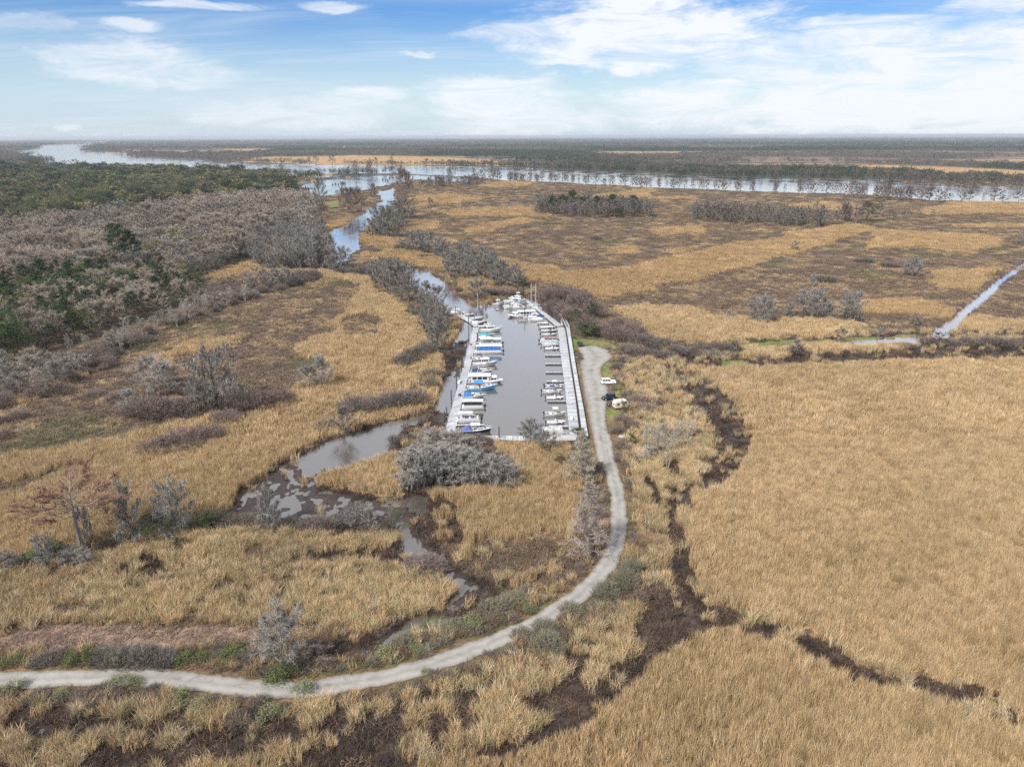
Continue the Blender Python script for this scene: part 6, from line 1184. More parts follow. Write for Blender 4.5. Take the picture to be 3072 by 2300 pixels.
BOATS = [  # K-view waterline of the near side: left end, right end; bow side; builder; beam; options; label
 ((258, 1480), (545, 1472), 'r', b_cruiser, 2.9, dict(hullm=NAVYH, hard=WHITE, back=mat('faded_blue_canvas', (.10, .12, .34), .8, 0, .2, 2)), 'white cruiser with hardtop and purple-blue stern canvas by bottom dock'),
 ((205, 1374), (440, 1370), 'l', b_pontoon, 2.5, dict(top=GREYC, panel=WHOLD, toplen=(.30, .95), topz=2.7), 'open grey pontoon boat under a light grey bimini, lower left'),
 ((258, 1252), (470, 1250), 'l', b_pontoon, 2.6, dict(top=WHITE, enclose=ENC, topz=2.5, toplen=(0, 1)), 'pontoon boat with black canvas enclosure and white top'),
 ((265, 1157), (490, 1152), 'r', b_cruiser, 2.6, dict(canvas=ROYAL), 'small white cruiser under a rounded royal blue cover'),
 ((303, 1086), (600, 1078), 'r', b_sportfish, 3.4, dict(), 'light blue fishing boat with bright blue flat top'),
 ((312, 1020), (640, 1016), 'r', b_houseboat, 3.6, dict(panes=3), 'white houseboat with long flat roof behind light blue boat'),
 ((345, 930), (560, 922), 'r', b_cruiser, 2.7, dict(canvas=NAVY, arch=True), 'white cruiser with peaked navy canvas and radar arch'),
 ((358, 864), (600, 856), 'r', b_trawler, 2.9, dict(mark=REDH), 'white pilot-house trawler with four dark side windows'),
 ((355, 806), (522, 802), 'r', b_runabout, 2.5, dict(seatm=TANV, top=NAVY), 'white runabout with tan seats and small navy bimini'),
 ((372, 740), (645, 737), 'l', b_pontoon, 3.0, dict(top=WHITE, enclose=ROYAL, topz=2.9, toplen=(0, .98), canvas2=WHITE), 'long pontoon houseboat with deep blue side curtains'),
 ((420, 668), (640, 664), 'l', b_pontoon, 2.7, dict(top=WHITE, topz=2.7, toplen=(.02, 1.0)), 'pontoon boat under a long plain white canopy'),
 ((412, 607), (560, 604), 'r', b_runabout, 2.2, dict(hullm=WHOLD, canvas=GREYC), 'small runabout under a grey cover beside left dock'),
 ((412, 582), (575, 578), 'r', b_runabout, 2.3, dict(canvas=TEALC), 'small white runabout with teal canvas at left dock'),
 ((432, 547), (640, 541), 'r', b_fly, 3.0, dict(), 'white flybridge cruiser, upper left of the basin'),
 ((412, 500), (515, 497), 'r', b_skiff, 2.0, dict(benches=3), 'small white skiff behind the left flybridge cruiser'),
 ((355, 470), (470, 466), 'r', b_runabout, 2.2, dict(canvas=WHOLD), 'white covered runabout near the left dock corner'),
 ((442, 464), (505, 456), 'r', b_sail, 1.8, dict(hullm=REDH, mast=7.0, canvas=BLK), 'small dark red sailboat in the upper left row'),
 ((468, 486), (545, 482), 'r', b_sail, 2.0, dict(mast=8.0, canvas=WHOLD), 'small white sailboat beside the dark red one'),
 ((330, 432), (474, 428), 'r', b_sail, 2.6, dict(mast=10.5), 'white sailboat with the tallest left mast'),
 ((280, 392), (388, 390), 'r', b_runabout, 2.3, dict(), 'small open white boat near the creek-end dock'),
 ((118, 382), (295, 380), 'l', b_cruiser, 2.8, dict(hard=WHITE), 'white hardtop cruiser moored at the creek end of dock'),
 ((545, 302), (650, 300), 'r', b_trawler, 2.6, dict(mark=RED), 'small white workboat with red stern at basin head'),
 ((645, 282), (800, 276), 'l', b_fly, 3.4, dict(), 'white flybridge yacht at the head of the basin'),
 ((700, 262), (850, 256), 'l', b_fly, 3.4, dict(canvas=WHITE), 'white covered flybridge yacht furthest back in basin'),
 ((642, 337), (850, 328), 'l', b_fly, 3.6, dict(hullm=PALEG, canvas=NAVY), 'large pale green hulled yacht with navy top'),
 ((690, 412), (950, 404), 'l', b_houseboat, 3.8, dict(trim=GREENT, panes=4), 'white houseboat with dark green trim bands'),
 ((822, 428), (1030, 420), 'l', b_cruiser, 2.9, dict(back=NAVY, canvas=None, hard=GREYC), 'white cruiser with navy stern canvas beside green-trimmed houseboat'),
 ((868, 448), (1015, 442), 'l', b_cruiser, 2.6, dict(canvas=WHOLD), 'white cruiser under a weathered white cover'),
 ((955, 472), (1060, 466), 'l', b_skiff, 2.0, dict(benches=2), 'small open white skiff at the bend of right dock'),
 ((1000, 386), (1050, 382), 'l', b_skiff, 1.5, dict(benches=2, motor=False), 'tiny white dinghy behind the angled dock'),
 ((862, 316), (962, 312), 'l', b_sail, 2.6, dict(mast=10.5), 'sailboat with left mast of the pair at right'),
 ((905, 338), (1002, 333), 'l', b_sail, 2.6, dict(mast=11.0, canvas=WHOLD), 'sailboat with right mast of the pair at right'),
 ((978, 508), (1128, 505), 'r', b_skiff, 2.1, dict(benches=3), 'low white skiff at the top finger of right dock'),
 ((992, 545), (1150, 542), 'r', b_runabout, 2.3, dict(stripe=BLK), 'white runabout with black stripe in upper right slips'),
 ((995, 580), (1152, 577), 'r', b_runabout, 2.4, dict(stripe=REDH), 'white bowrider with dark red stripe in upper right slips'),
 ((978, 640), (1158, 637), 'r', b_pontoon, 2.4, dict(top=MAROON, topz=2.2, toplen=(.15, .95)), 'pontoon boat with faded maroon top, right slips'),
 ((1000, 676), (1160, 673), 'r', b_console, 2.2, dict(inner=GREYC), 'white centre console with grey seats, right slips'),
 ((1028, 707), (1165, 705), 'r', b_skiff, 2.2, dict(benches=2, con=True), 'square grey-white skiff below the maroon pontoon boat'),
 ((1030, 1062), (1215, 1058), 'r', b_console, 2.4, dict(top=WHITE, n_out=2), 'white centre console with high white T-top, right slips'),
 ((1005, 1110), (1195, 1106), 'r', b_console, 2.4, dict(top=NAVY), 'white centre console with small navy top, right slips'),
 ((1040, 1164), (1205, 1161), 'r', b_skiff, 2.1, dict(con=True), 'white skiff with centre console beside a finger pier'),
 ((1030, 1320), (1232, 1314), 'r', b_console, 2.5, dict(top=CREAM, inner=TANV, n_out=1), 'white centre console with cream T-top and tan seats'),
 ((1045, 1392), (1218, 1388), 'r', b_skiff, 2.1, dict(con=True, benchm=GREYC), 'white skiff with black motor, lower right slips'),
 ((995, 1482), (1212, 1478), 'r', b_pontoon, 2.4, dict(panel=WHOLD, motor=True), 'open pontoon boat with white benches by the bottom dock')]
for (pl, pr, bow, fn, beam, opt, lab) in BOATS:
    a_, b_ = G('K', *pl), G('K', *pr); d = (b_ - a_); Lm = d.length; u = d.normalized(); nrm = Vector((-u.y, u.x, 0))
    if nrm.y < 0: nrm = -nrm
    if fn is b_pontoon and bow == 'r': pass
    c_ = (a_ + b_) / 2 + nrm * beam / 2; head = math.atan2(u.y, u.x) + (math.pi if bow == 'l' else 0)
    nm = {b_cruiser: 'cabin_cruiser', b_sportfish: 'fishing_boat', b_fly: 'flybridge_yacht', b_trawler: 'trawler', b_houseboat: 'houseboat', b_pontoon: 'pontoon_boat', b_console: 'centre_console_boat', b_runabout: 'runabout', b_skiff: 'skiff', b_sail: 'sailboat'}[fn]
    r = empty(nm, (c_.x, c_.y, 0), head); fn(r, Lm, beam, **opt); tag(r, lab, 'boat', 'boats moored in the marina')

# ------------------------------------------------------------------ docks
def board_mat(name, rgb):
    m = mat(name, rgb, .85, 0, .16, .8, .3, tuple(c * .7 for c in rgb)); nt = m.node_tree; b = [n for n in nt.nodes if n.type == 'BSDF_PRINCIPLED'][0]; src = b.inputs['Base Color'].links[0].from_socket
    g = nt.nodes.new('ShaderNodeNewGeometry'); c = mulcol(nt, src, ramp(nt, g.outputs['Random Per Island'], [(0.0, (.66, .66, .67)), (1.0, (1.16, 1.15, 1.14))])); oi = nt.nodes.new('ShaderNodeObjectInfo'); c = mulcol(nt, c, ramp(nt, oi.outputs['Random'], [(0.0, (.84, .84, .85)), (1.0, (1.08, 1.08, 1.07))])); nt.links.new(c, b.inputs['Base Color']); return m
DECK = board_mat('dock_boards', (.47, .49, .505)); FASC = mat('dock_side', (.06, .055, .05), .9, 0, .3, 2); PILE = mat('creosote_pile', (.035, .032, .030), .85, 0, .35, 3); TIMB = mat('bulkhead_timber', (.07, .06, .05), .9, 0, .35, 1.5)
CAPB = board_mat('boardwalk_boards', (.48, .495, .50))
def deck_run(root, quads, z, m, board=.16, gap=.008, thick=.05):
    """sections of decking: each quad is (near-left, near-right, far-right, far-left)"""
    for (a_, b_, c_, d_) in quads:
        L = ((d_ - a_).length + (c_ - b_).length) / 2; n = max(2, int(L / board)); s = Shape()
        for i in range(n):
            t0, t1 = i / n, (i + 1) / n - gap / L * 1.0; zz = z + rnd.uniform(-.006, .006)
            P_ = [a_.lerp(d_, t0), b_.lerp(c_, t0), b_.lerp(c_, t1), a_.lerp(d_, t1)]
            s.hexa([(p.x, p.y, zz - thick) for p in P_], [(p.x, p.y, zz) for p in P_])
        o = s.build('deck_boards', m, root); o['kind'] = 'stuff'
        f = Shape(); f.hexa([(p.x, p.y, -.3) for p in (a_, b_, c_, d_)], [(p.x, p.y, z - .06) for p in (a_, b_, c_, d_)]); f.build('float', FASC, root)
def strip(view, left, right, z, seg):
    """split a strip given by matching left / right pixel polylines into sections"""
    L = [G(view, *p, z) for p in left]; Rr = [G(view, *p, z) for p in right]; out_ = []
    for i in range(len(L) - 1):
        n = max(1, int(round((L[i + 1] - L[i]).length / seg)))
        for k in range(n):
            t0, t1 = k / n, (k + 1) / n - .003; out_.append((L[i].lerp(L[i + 1], t0), Rr[i].lerp(Rr[i + 1], t0), Rr[i].lerp(Rr[i + 1], t1), L[i].lerp(L[i + 1], t1)))
    return out_
DZ = .45
def dock(name, view, left, right, z, lab, seg=3.6, m=DECK):
    c_ = G(view, *left[0], 0); e = bpy.data.objects.new(name, None); link(e); deck_run(e, strip(view, left, right, z, seg), z, m); tag(e, lab, 'dock'); return e
dock('floating_dock', 'K', [(96, 1488), (225, 1040), (330, 650), (364, 494)], [(192, 1488), (312, 985), (392, 640), (420, 494)], DZ, 'long pale floating dock along left side of the basin')
dock('floating_dock', 'K', [(372, 486), (330, 452), (258, 412), (205, 380)], [(432, 490), (398, 452), (318, 408), (268, 374)], DZ, 'angled dock leading from left dock towards the creek')
dock('floating_dock', 'K', [(1252, 1478), (1205, 1010), (1165, 700), (1140, 492)], [(1345, 1478), (1292, 1010), (1240, 700), (1212, 492)], DZ, 'long pale floating dock along right side of the basin')
dock('floating_dock', 'K', [(1130, 486), (1010, 385), (848, 258)], [(1190, 480), (1052, 378), (880, 258)], DZ, 'angled dock carrying the yachts at upper right')
dock('floating_dock', 'K', [(92, 1522), (560, 1524)], [(92, 1490), (560, 1490)], DZ, 'bottom dock from the left corner to the black pile')
dock('floating_dock', 'K', [(563, 1528), (920, 1540)], [(563, 1490), (920, 1494)], DZ, 'middle stretch of the bottom dock')
# sloping timber ramp at the right end of the bottom dock
ramp_e = bpy.data.objects.new('access_ramp', None); link(ramp_e)
A0, A1 = G('K', 925, 1540, .5), G('K', 925, 1494, .5); B0, B1 = G('K', 1310, 1532, 1.4), G('K', 1325, 1478, 1.4); s = Shape()
for i in range(60):
    t0, t1 = i / 60, (i + .93) / 60; P_ = [A0.lerp(B0, t0), A0.lerp(B0, t1), A1.lerp(B1, t1), A1.lerp(B1, t0)]; s.hexa([(p.x, p.y, p.z - .05) for p in P_], [tuple(p) for p in P_])
o = s.build('ramp_boards', mat('grey_weathered_boards', (.42, .41, .39), .9, 0, .2, 2), ramp_e); o['kind'] = 'stuff'
for P0, P1 in ((A0, B0), (A1, B1)):
    s = Shape(); s.tube([P0 + Vector((0, 0, 1.0)), P1 + Vector((0, 0, 1.0))], .035, 5); s.tube([P0 + Vector((0, 0, .5)), P1 + Vector((0, 0, .5))], .03, 5); rl = s.build('handrail', WHOLD, ramp_e)
    for k in range(9): q = P0.lerp(P1, k / 8); s = Shape(); s.tube([q, q + Vector((0, 0, 1.02))], .035, 5); s.build('rail_post', WHOLD, rl)
    s = Shape(); d_ = (P1 - P0); s.hexa([tuple(P0 + Vector((0, -.05, -.35))), tuple(P1 + Vector((0, -.05, -.35))), tuple(P1 + Vector((0, .05, -.35))), tuple(P0 + Vector((0, .05, -.35)))], [tuple(P0 + Vector((0, -.05, -.055))), tuple(P1 + Vector((0, -.05, -.055))), tuple(P1 + Vector((0, .05, -.055))), tuple(P0 + Vector((0, .05, -.055)))]); s.build('stringer', FASC, ramp_e)
for k in range(4): q = A0.lerp(B0, .25 + k * .25); s = Shape(); s.tube([(q.x, q.y + .3, -1), (q.x, q.y + .3, q.z - .06)], .14, 8); s.build('ramp_post', PILE, ramp_e)
tag(ramp_e, 'grey timber ramp with handrails at right end of bottom dock', 'ramp')
# finger piers
def finger(p0, p1, wpx, lab, grp):
    e = bpy.data.objects.new('finger_pier', None); link(e)
    a_, b_ = G('K', *p0, DZ), G('K', *p1, DZ); u = (b_ - a_).normalized(); n_ = Vector((-u.y, u.x, 0)); w = wpx / 2
    deck_run(e, [(a_ - n_ * w, a_ + n_ * w, b_ + n_ * w, b_ - n_ * w)], DZ - .004, DECK, .15)
    tag(e, lab, 'pier', grp)
RF = [((1028, 752), (1182, 752), 'empty finger pier furthest from camera in the right row'), ((1030, 829), (1190, 829), 'second empty finger pier of right row counted from far end'), ((1034, 908), (1198, 908), 'third empty finger pier of right row counted from far end'), ((1040, 991), (1206, 991), 'empty finger pier nearest the white T-top boat'),
      ((1052, 1172), (1232, 1172), 'finger pier beside the white console skiff on the right'), ((1062, 1402), (1252, 1402), 'finger pier beside the black-motored skiff on the right'), ((1000, 592), (1160, 592), 'finger pier below the dark red striped bowrider'), ((1010, 520), (1150, 520), 'finger pier below the topmost skiff on the right'), ((1020, 655), (1165, 655), 'finger pier below the maroon-topped pontoon boat')]
for p0, p1, lab in RF: finger(p0, p1, 1.0, lab, 'right finger piers')
LF = [((200, 1392), (470, 1388), 'finger pier between the hardtop cruiser and the grey pontoon'), ((228, 1302), (390, 1300), 'finger pier between the grey and the black-enclosed pontoon'), ((270, 1175), (430, 1173), 'finger pier beside the black-enclosed pontoon boat'), ((335, 945), (480, 942), 'finger pier behind the white houseboat'), ((362, 770), (500, 768), 'finger pier behind the tan-seated runabout'), ((395, 640), (520, 638), 'finger pier beside the plain white canopy boat'), ((405, 560), (540, 558), 'finger pier beside the teal covered runabout')]
for p0, p1, lab in LF: finger(p0, p1, .9, lab, 'left finger piers')
# piles
PILES = [(205, 382, 306, 'black pile at the creek end of the angled dock'), (325, 490, 406, 'black pile at the bend of the left dock'), (356, 535, 476, 'short black pile just below the left dock bend'), (328, 660, 545, 'black pile beside the green patch at left dock'), (293, 778, 676, 'black pile where the flag hangs by left dock'), (258, 884, 796, 'sixth black pile along the left dock from far'), (214, 1045, 936, 'black pile beside the long white dock box'), (167, 1190, 1076, 'black pile above the round green patch'), (124, 1332, 1232, 'taller of two close piles at lower left dock'), (106, 1392, 1272, 'left one of two close piles at lower left dock'), (118, 1512, 1408, 'black pile at the bottom left dock corner'), (605, 1524, 1412, 'lone black pile in the middle of bottom dock'), (841, 412, 300, 'black pile before the green-trimmed houseboat'), (705, 336, 262, 'black pile at the bow of pale green yacht'), (1105, 420, 392, 'short pile behind the angled dock')]
for x, y, yt, lab in PILES:
    b_ = G('K', x, y, 0); h = height_for((b_.x, b_.y, 0), (y - yt) / VIEWS['K'][2]); e = empty('mooring_pile', b_); s = Shape(); s.tube([(0, 0, -1.5), (0, 0, h)], .17, 10, .15); s.build('shaft', PILE, e, True)
    s = Shape(); s.tube([(0, 0, h + .002), (0, 0, h + .22)], .17, 10, .02); s.build('cap', BLK, e); s = Shape(); s.tube([(0, 0, .42), (0, 0, .50)], .26, 10); s.build('hoop', ALU, e); tag(e, lab, 'pile', 'mooring piles')
# dock furniture
def dock_box(x, y, L, W, H_, m, lab, rz=0.0):
    p = G('K', x, y, DZ); e = empty('dock_box', p, rz); s = Shape(); s.box(-L / 2, L / 2, -W / 2, W / 2, .012, H_ * .7); s.build('box', m, e, False, .02); s = Shape(); s.box(-L / 2 - .03, L / 2 + .03, -W / 2 - .03, W / 2 + .03, H_ * .71, H_, .08, .08); s.build('lid', m, e, False, .02); tag(e, lab, 'dock box', 'dock boxes')
dock_box(240, 1008, 2.2, .8, .8, WHITE, 'long white dock box on left dock near blue boat', 1.35); dock_box(243, 1125, .9, .7, .7, mat('dark_grey_plastic', (.06, .06, .065), .6), 'small dark box on left dock beside blue-covered cruiser', 1.35); dock_box(1270, 1345, 1.0, .8, .9, WHITE, 'white dock box on right dock near cream T-top boat', 1.5); dock_box(1280, 1435, .9, .9, 1.1, mat('grey_plastic', (.30, .30, .30), .6), 'grey dock box on right dock at lower end', 1.5); dock_box(1268, 985, .9, .8, .7, WHITE, 'white dock box on right dock by empty fingers', 1.5); dock_box(268, 862, .9, .7, .6, mat('dark_grey_plastic', (.06, .06, .065), .6), 'small dark box on left dock beside the trawler', 1.35)
for x, y, lab in ((298, 990, 'slim power post on left dock behind the houseboat'), (1232, 1105, 'slim power post on right dock by the navy-topped console'), (1215, 610, 'slim power post on right dock by maroon-topped pontoon'), (1262, 1205, 'slim power post on right dock below the console skiff'), (365, 600, 'slim power post on the left dock by teal runabout'), (190, 1425, 'slim power post on the left dock near bottom')):
    e = empty('power_pedestal', G('K', x, y, DZ)); s = Shape(); s.box(-.12, .12, -.12, .12, .01, 1.0, .02, .02); s.build('post', WHITE, e); s = Shape(); s.box(-.15, .15, -.15, .15, 1.005, 1.16, .05, .05); s.build('lamp_head', GREYC, e); tag(e, lab, 'power post', 'power posts')
e = empty('flag', G('K', 336, 690, DZ)); s = Shape(); s.tube([(0, 0, 0), (.0, 0, 2.0)], .03, 6); s.build('pole', WHITE, e); s = Shape()
for k in range(3): s.quad((.03 + k * .3, .06 * math.sin(k * 2), 1.2), (.33 + k * .3, .06 * math.sin(k * 2 + 2), 1.15), (.33 + k * .3, .06 * math.sin(k * 2 + 2), 1.9), (.03 + k * .3, .06 * math.sin(k * 2), 1.95))
s.build('cloth', RED, e); s = Shape(); s.quad((.03, -.02, 1.6), (.33, .03, 1.58), (.33, .03, 1.93), (.03, -.02, 1.97)); s.build('canton', ROYAL, e); tag(e, 'small red and blue flag on the left dock', 'flag')
# ------------------------------------------------------------------ bulkhead with boardwalk along the road
BW = bpy.data.objects.new('boardwalk', None); link(BW); BZ = 1.5
bl = [(1372, 1492), (1338, 1240), (1302, 1010), (1268, 800), (1240, 610), (1222, 500), (1172, 392)]; br = [(1425, 1492), (1382, 1240), (1338, 1010), (1302, 800), (1272, 610), (1252, 480), (1195, 380)]
deck_run(BW, strip('K', bl, br, BZ, 4.0), BZ, CAPB)
bw_l = [G('K', *p, BZ) for p in bl]
fence_pts = [G('K', x, y, BZ) for x, y in ((1222, 500), (1172, 392), (1140, 350), (1085, 312), (1025, 284))]
tag(BW, 'pale boardwalk between the right dock and the gravel lot', 'boardwalk')
BK = bpy.data.objects.new('bulkhead_wall', None); link(BK)
pts = bw_l[:-1] + fence_pts[1:]
for a_, b_ in zip(pts[:-1], pts[1:]):
    n = max(1, int((b_ - a_).length / 2.4)); u = (b_ - a_).normalized(); n_ = Vector((-u.y, u.x, 0)); n_ = n_ if n_.x < 0 else -n_
    for k in range(n):
        p, q = a_.lerp(b_, k / n), a_.lerp(b_, (k + .98) / n); s = Shape(); s.hexa([(p.x, p.y, -1.5), (q.x, q.y, -1.5), (q.x + n_.x * .12, q.y + n_.y * .12, -1.5), (p.x + n_.x * .12, p.y + n_.y * .12, -1.5)], [(p.x, p.y, BZ - .08), (q.x, q.y, BZ - .08), (q.x + n_.x * .12, q.y + n_.y * .12, BZ - .08), (p.x + n_.x * .12, p.y + n_.y * .12, BZ - .08)]); s.build('sheet_panel', TIMB, BK)
        s = Shape(); c_ = p + n_ * .32; s.tube([(c_.x, c_.y, -1.5), (c_.x, c_.y, BZ + .35)], .16, 8); s.build('wall_pile', PILE, BK)
tag(BK, 'dark timber bulkhead with piles below the pale boardwalk', 'bulkhead')
FE = bpy.data.objects.new('walkway_railing', None); link(FE)
for a_, b_ in zip(fence_pts[:-1], fence_pts[1:]):
    n = max(1, int((b_ - a_).length / 2.0))
    for k in range(n + 1): p = a_.lerp(b_, k / n) + Vector((.5, .2, 0)); s = Shape(); s.tube([p - Vector((0, 0, .6)), p + Vector((0, 0, 1.15))], .07, 6); s.build('post', PILE, FE)
    for zz in (1.1, .7, .3): s = Shape(); s.tube([a_ + Vector((.5, .2, zz)), b_ + Vector((.5, .2, zz))], .05, 5); s.build('rail', TIMB, FE)
tag(FE, 'dark curved railing at the far end of the boardwalk', 'railing')
WK = bpy.data.objects.new('curved_walkway', None); link(WK)
wl_ = [(1166, 392), (1128, 348), (1078, 314), (1022, 287)]; wr_ = [(1192, 378), (1142, 338), (1090, 304), (1028, 277)]
deck_run(WK, strip('K', wl_, wr_, BZ - .01, 4.0), BZ - .01, mat('old_dark_boards', (.28, .28, .28), .9, 0, .25, 1.5)); tag(WK, 'narrow old walkway curving away behind the angled dock', 'walkway')
GW = bpy.data.objects.new('gangway', None); link(GW); a0, a1, b0, b1 = G('K', 1172, 482, DZ + .1), G('K', 1196, 482, DZ + .1), G('K', 1192, 405, BZ + .05), G('K', 1172, 405, BZ + .05); s = Shape()
for i in range(24): P_ = [a0.lerp(b1, i / 24), a1.lerp(b0, i / 24), a1.lerp(b0, (i + .9) / 24), a0.lerp(b1, (i + .9) / 24)]; s.hexa([(p.x, p.y, p.z - .05) for p in P_], [tuple(p) for p in P_])
o = s.build('ramp_boards', mat('pinkish_boards', (.46, .42, .41), .9, 0, .15, 2), GW); o['kind'] = 'stuff'
for p, q in ((a0, b1), (a1, b0)): s = Shape(); s.tube([p + Vector((0, 0, 1)), q + Vector((0, 0, 1))], .04, 5); s.tube([p, p + Vector((0, 0, 1))], .04, 5); s.tube([q, q + Vector((0, 0, 1))], .04, 5); s.build('handrail', BLK, GW)
tag(GW, 'short pinkish gangway from right dock up to the boardwalk', 'gangway')
# ------------------------------------------------------------------ parked vehicles, trailer, sign
def car(name, p, rz, L, W, H_, paint, lab, kind='suv'):
    e = empty(name, (p.x, p.y, .50), rz); zb = .32; zw = H_ * .56; s = Shape()
    s.box(-L / 2, L / 2, -W / 2, W / 2, zb, zw * .72, .03, .0, .04)
    s.box(-L / 2 + .02, L / 2 - .06, -W / 2 + .02, W / 2 - .02, zw * .72, zw, .10 if kind == 'suv' else .06, .05, .06); s.build('body', paint, e, False, .05)
    x0, x1 = {'suv': (-L * .485, L * .22), 'jeep': (-L * .47, L * .12), 'sedan': (-L * .40, L * .18)}[kind]; tx = {'suv': L * .13, 'jeep': L * .045, 'sedan': L * .16}[kind]
    c_ = house(e, 'cabin', x0, x1, W * .92, zw + .002, H_, paint, tx, .13, .02, 3, True, False, wz=(.14, .86))
    q = Shape(); q.quad((x0 - .012 + tx * .4 * .15, W * .40, zw + .08), (x0 - .012 + tx * .4 * .15, -W * .40, zw + .08), (x0 - .012 + tx * .4 * .8, -W * .34, zw + (H_ - zw) * .82), (x0 - .012 + tx * .4 * .8, W * .34, zw + (H_ - zw) * .82)); q.build('rear_window', GLASS, c_)
    r_ = .38 if kind != 'sedan' else .33
    for sx_ in (-.30, .32):
        for sd in (1, -1):
            y = sd * (W / 2 - .10); t_ = Shape(); t_.tube([(L * sx_, y - .12, r_), (L * sx_, y + .12, r_)], r_, 14); to = t_.build('wheel', BLK, e); k = Shape(); k.tube([(L * sx_, y + sd * .122, r_), (L * sx_, y + sd * .135, r_)], r_ * .6, 10); k.build('rim', ALU, to)
    for sd in (1, -1):
        h_ = Shape(); h_.box(L / 2 - .06, L / 2 + .015, sd * W * .36 - .18, sd * W * .36 + .18, zw * .68, zw * .86); h_.build('headlight', WHITE, e); h_ = Shape(); h_.box(-L / 2 - .012, -L / 2 + .05, sd * W * .42 - .1, sd * W * .42 + .1, zw * .6, zw * .95); h_.build('tail_light', RED, e)
        h_ = Shape(); h_.box(x1 - tx * .3, x1 - tx * .3 + .12, sd * (W / 2 + .06) - .1, sd * (W / 2 + .06) + .1, zw + .05, zw + .22); h_.build('mirror', paint, e)
    for sx_ in (1, -1): b_ = Shape(); b_.box(sx_ * L / 2 - .09, sx_ * L / 2 + .06, -W * .48, W * .48, .30, .52); b_.build('bumper', BLK, e)
    tag(e, lab, 'car', 'vehicles parked at the lot'); return e
CARW = mat('white_car_paint', (.80, .81, .82), .2, 0, .02, 1); CARD = mat('dark_teal_car_paint', (.018, .035, .045), .15, 0, .1, 1); CARG = mat('charcoal_car_paint', (.03, .034, .042), .15, 0, .1, 1); CARB = mat('dark_blue_car_paint', (.022, .026, .04), .18, 0, .1, 1)
p = (G('P', 378, 585) + G('P', 545, 572)) / 2 + Vector((0, .8, 0)); car('parked_suv', p, .06, 5.0, 1.95, 1.85, CARW, 'white SUV parked nose into the grass right of lot')
p = (G('P', 395, 765) + G('P', 520, 745)) / 2 + Vector((.2, 1.0, 0)); car('parked_suv', p, math.pi + .32, 4.3, 1.85, 1.85, CARD, 'dark boxy off-roader parked above the cream trailer', 'jeep')
p = G('P', 475, 815) + Vector((1.4, .6, 0)); car('parked_car', p, math.pi + .30, 4.5, 1.8, 1.5, CARG, 'charcoal car with its nose showing beside the trailer', 'sedan')
p = G('P', 152, 162) + Vector((0, 2.0, 0)); car('parked_suv', p, math.pi / 2 + .05, 4.5, 1.85, 1.7, CARB, 'dark blue car alone at the far end of lot')
# travel trailer
p = G('P', 565, 850) + Vector((.9, 1.0, 0)); T_ = empty('travel_trailer', (p.x, p.y, .48), .28); Lt, Wt = 4.6, 2.1; s = Shape(); prof = [(-Lt / 2, .55), (-Lt / 2 + .1, .45), (Lt / 2 - .5, .45), (Lt / 2, 1.1), (Lt / 2 - .25, 2.1), (Lt / 2 - .8, 2.5), (-Lt / 2 + .5, 2.5), (-Lt / 2 + .05, 2.0)]
s.hexa([(x, -Wt / 2, z) for x, z in prof], [(x, Wt / 2, z) for x, z in prof]); s.build('body', mat('cream_trailer_paint', (.72, .60, .47), .45, 0, .06, 1.5, .4, (.6, .5, .4)), T_)
s = Shape(); s.box(-Lt / 2 + .5, Lt / 2 - .85, -Wt / 2 + .05, Wt / 2 - .05, 2.504, 2.56, .05, .05); s.build('roof', mat('white_trailer_roof', (.75, .76, .77), .5), T_)
for x_ in (-1.2, .6): s = Shape(); s.box(x_ - .38, x_ + .38, -Wt / 2 - .02, -Wt / 2 + .02, 1.35, 1.9); s.build('window', GLASS, T_)
s = Shape(); s.box(-Lt / 2 - .02, -Lt / 2 + .05, -.25, .25, 1.2, 1.6); s.build('end_window', GLASS, T_); s = Shape(); s.box(-.5, .1, -Wt / 2 - .022, -Wt / 2 + .01, .6, 2.2); s.build('door', CREAM, T_); s = Shape(); s.box(-.3, .3, -.3, .3, 2.565, 2.75, .05, .05); s.build('roof_vent', WHITE, T_)
for sd in (1, -1): s = Shape(); s.tube([(-.1, sd * (Wt / 2 - .15) - .1, .34), (-.1, sd * (Wt / 2 - .15) + .1, .34)], .34, 12); s.build('wheel', BLK, T_)
s = Shape(); s.box(Lt / 2 - .4, Lt / 2 + 1.1, -.05, .05, .42, .52); s.build('drawbar', BLK, T_); tag(T_, 'cream travel trailer with white roof parked beside dark cars', 'trailer')
p = G('P', 595, 1215); Sg = empty('road_sign', (p.x, p.y, .36), .1); s = Shape(); s.tube([(0, 0, 0), (0, 0, 2.0)], .05, 6); s.build('post', WHOLD, Sg); s = Shape(); s.box(-.6, .6, -.09, -.05, 1.45, 2.15); s.build('board', WHITE, Sg); tag(Sg, 'small white sign on a post right of the road', 'sign')
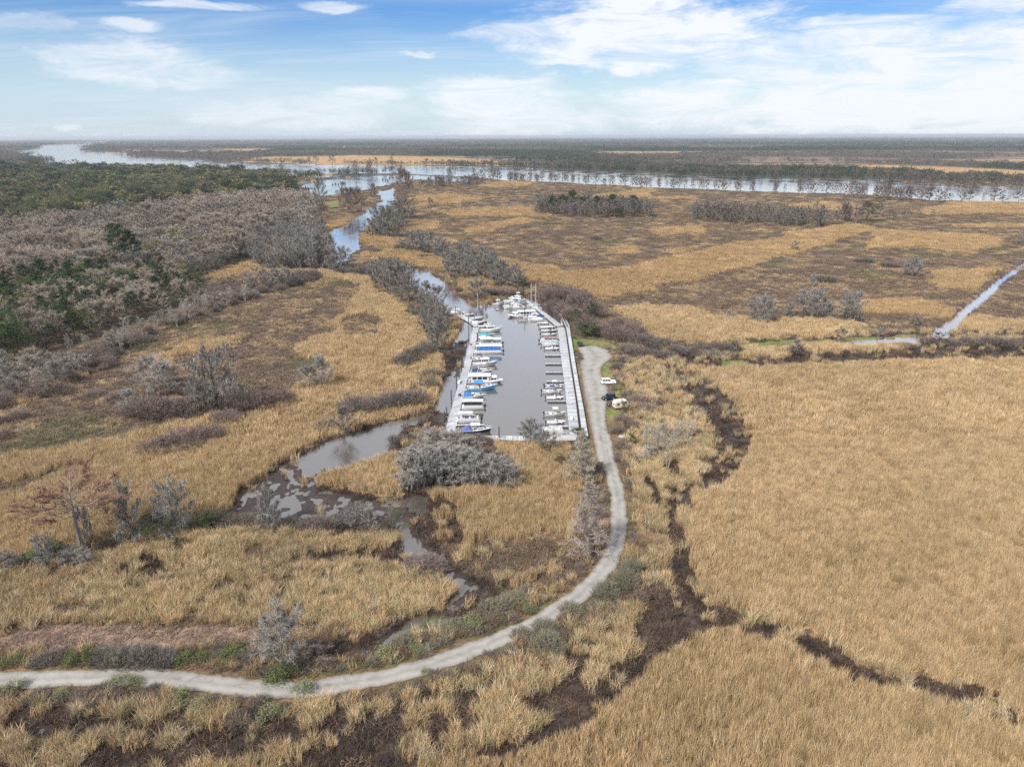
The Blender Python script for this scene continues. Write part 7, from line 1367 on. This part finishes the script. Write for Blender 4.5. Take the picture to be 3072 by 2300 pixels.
# house in the wood, stumps in the lagoon
p = G('C', 1745, 258); Hh = empty('house', (p.x, p.y, .6), .5); s = Shape(); s.box(-9, 9, -6, 6, 0, 6); s.build('wall', mat('white_siding', (.7, .7, .68), .7), Hh); s = Shape(); s.hexa([(-9.8, -6.8, 6.01), (9.8, -6.8, 6.01), (9.8, 6.8, 6.01), (-9.8, 6.8, 6.01)], [(-9.8, -.2, 10.5), (9.8, -.2, 10.5), (9.8, .2, 10.5), (-9.8, .2, 10.5)]); s.build('roof', mat('pale_metal_roof', (.72, .72, .70), .4), Hh)
for x_ in (-6, -2, 2, 6): s = Shape(); s.box(x_ - .7, x_ + .7, -6.03, -5.97, 2, 4.4); s.build('window', GLASS, Hh)
tag(Hh, 'white house with pale roof half hidden among evergreens', 'house')
stump_me = None
for i, (x, y) in enumerate([(198, 352), (215, 350), (232, 352), (248, 347), (256, 347), (264, 347), (272, 347), (20, 380), (35, 376), (50, 382), (8, 374), (500, 322), (515, 326), (530, 330), (540, 314)]):
    p = G('N', x, y); e = empty('stump', (p.x, p.y, 0)); s = Shape(); h = rnd.uniform(3, 5); s.tube([(0, 0, -1), (rnd.uniform(-.2, .2), 0, h * .5), (rnd.uniform(-.4, .4), 0, h)], 1.3, 7, .5); s.build('shaft', PILE, e); tag(e, 'dark dead stump standing in the lagoon water', 'stump', 'stumps in the lagoon')
p = G('G', 775, 785); e = empty('dead_stump', (p.x, p.y, .05)); s = Shape(); s.tube([(0, 0, -.3), (.05, 0, .8), (.1, .05, 2.0)], .5, 8, .14)
for k in range(6): a = k * 1.05; s.tube([(math.cos(a) * .25, math.sin(a) * .25, .5), (math.cos(a) * .9, math.sin(a) * .9, -.2)], .16, 5, .1)
s.build('roots', PILE, e); tag(e, 'black dead stump with spreading roots in the mud', 'stump')
# ------------------------------------------------------------------ thin haze in the air over the whole marsh
hm = bpy.data.materials.new('haze_air'); hm.use_nodes = True; hnt = hm.node_tree; hnt.nodes.clear()
ho = hnt.nodes.new('ShaderNodeOutputMaterial'); pv = hnt.nodes.new('ShaderNodeVolumePrincipled'); pv.inputs['Color'].default_value = (.88, .93, 1.0, 1); pv.inputs['Density'].default_value = 6e-5; pv.inputs['Anisotropy'].default_value = .2
hnt.links.new(pv.outputs[0], ho.inputs['Volume'])
s = Shape(); s.box(-47000, 47000, -400, 46500, -3, CAM_H + 12); hz = s.build('haze', hm); tag(hz, kind='stuff', label='thin pale haze in the air over the marsh', cat='haze')
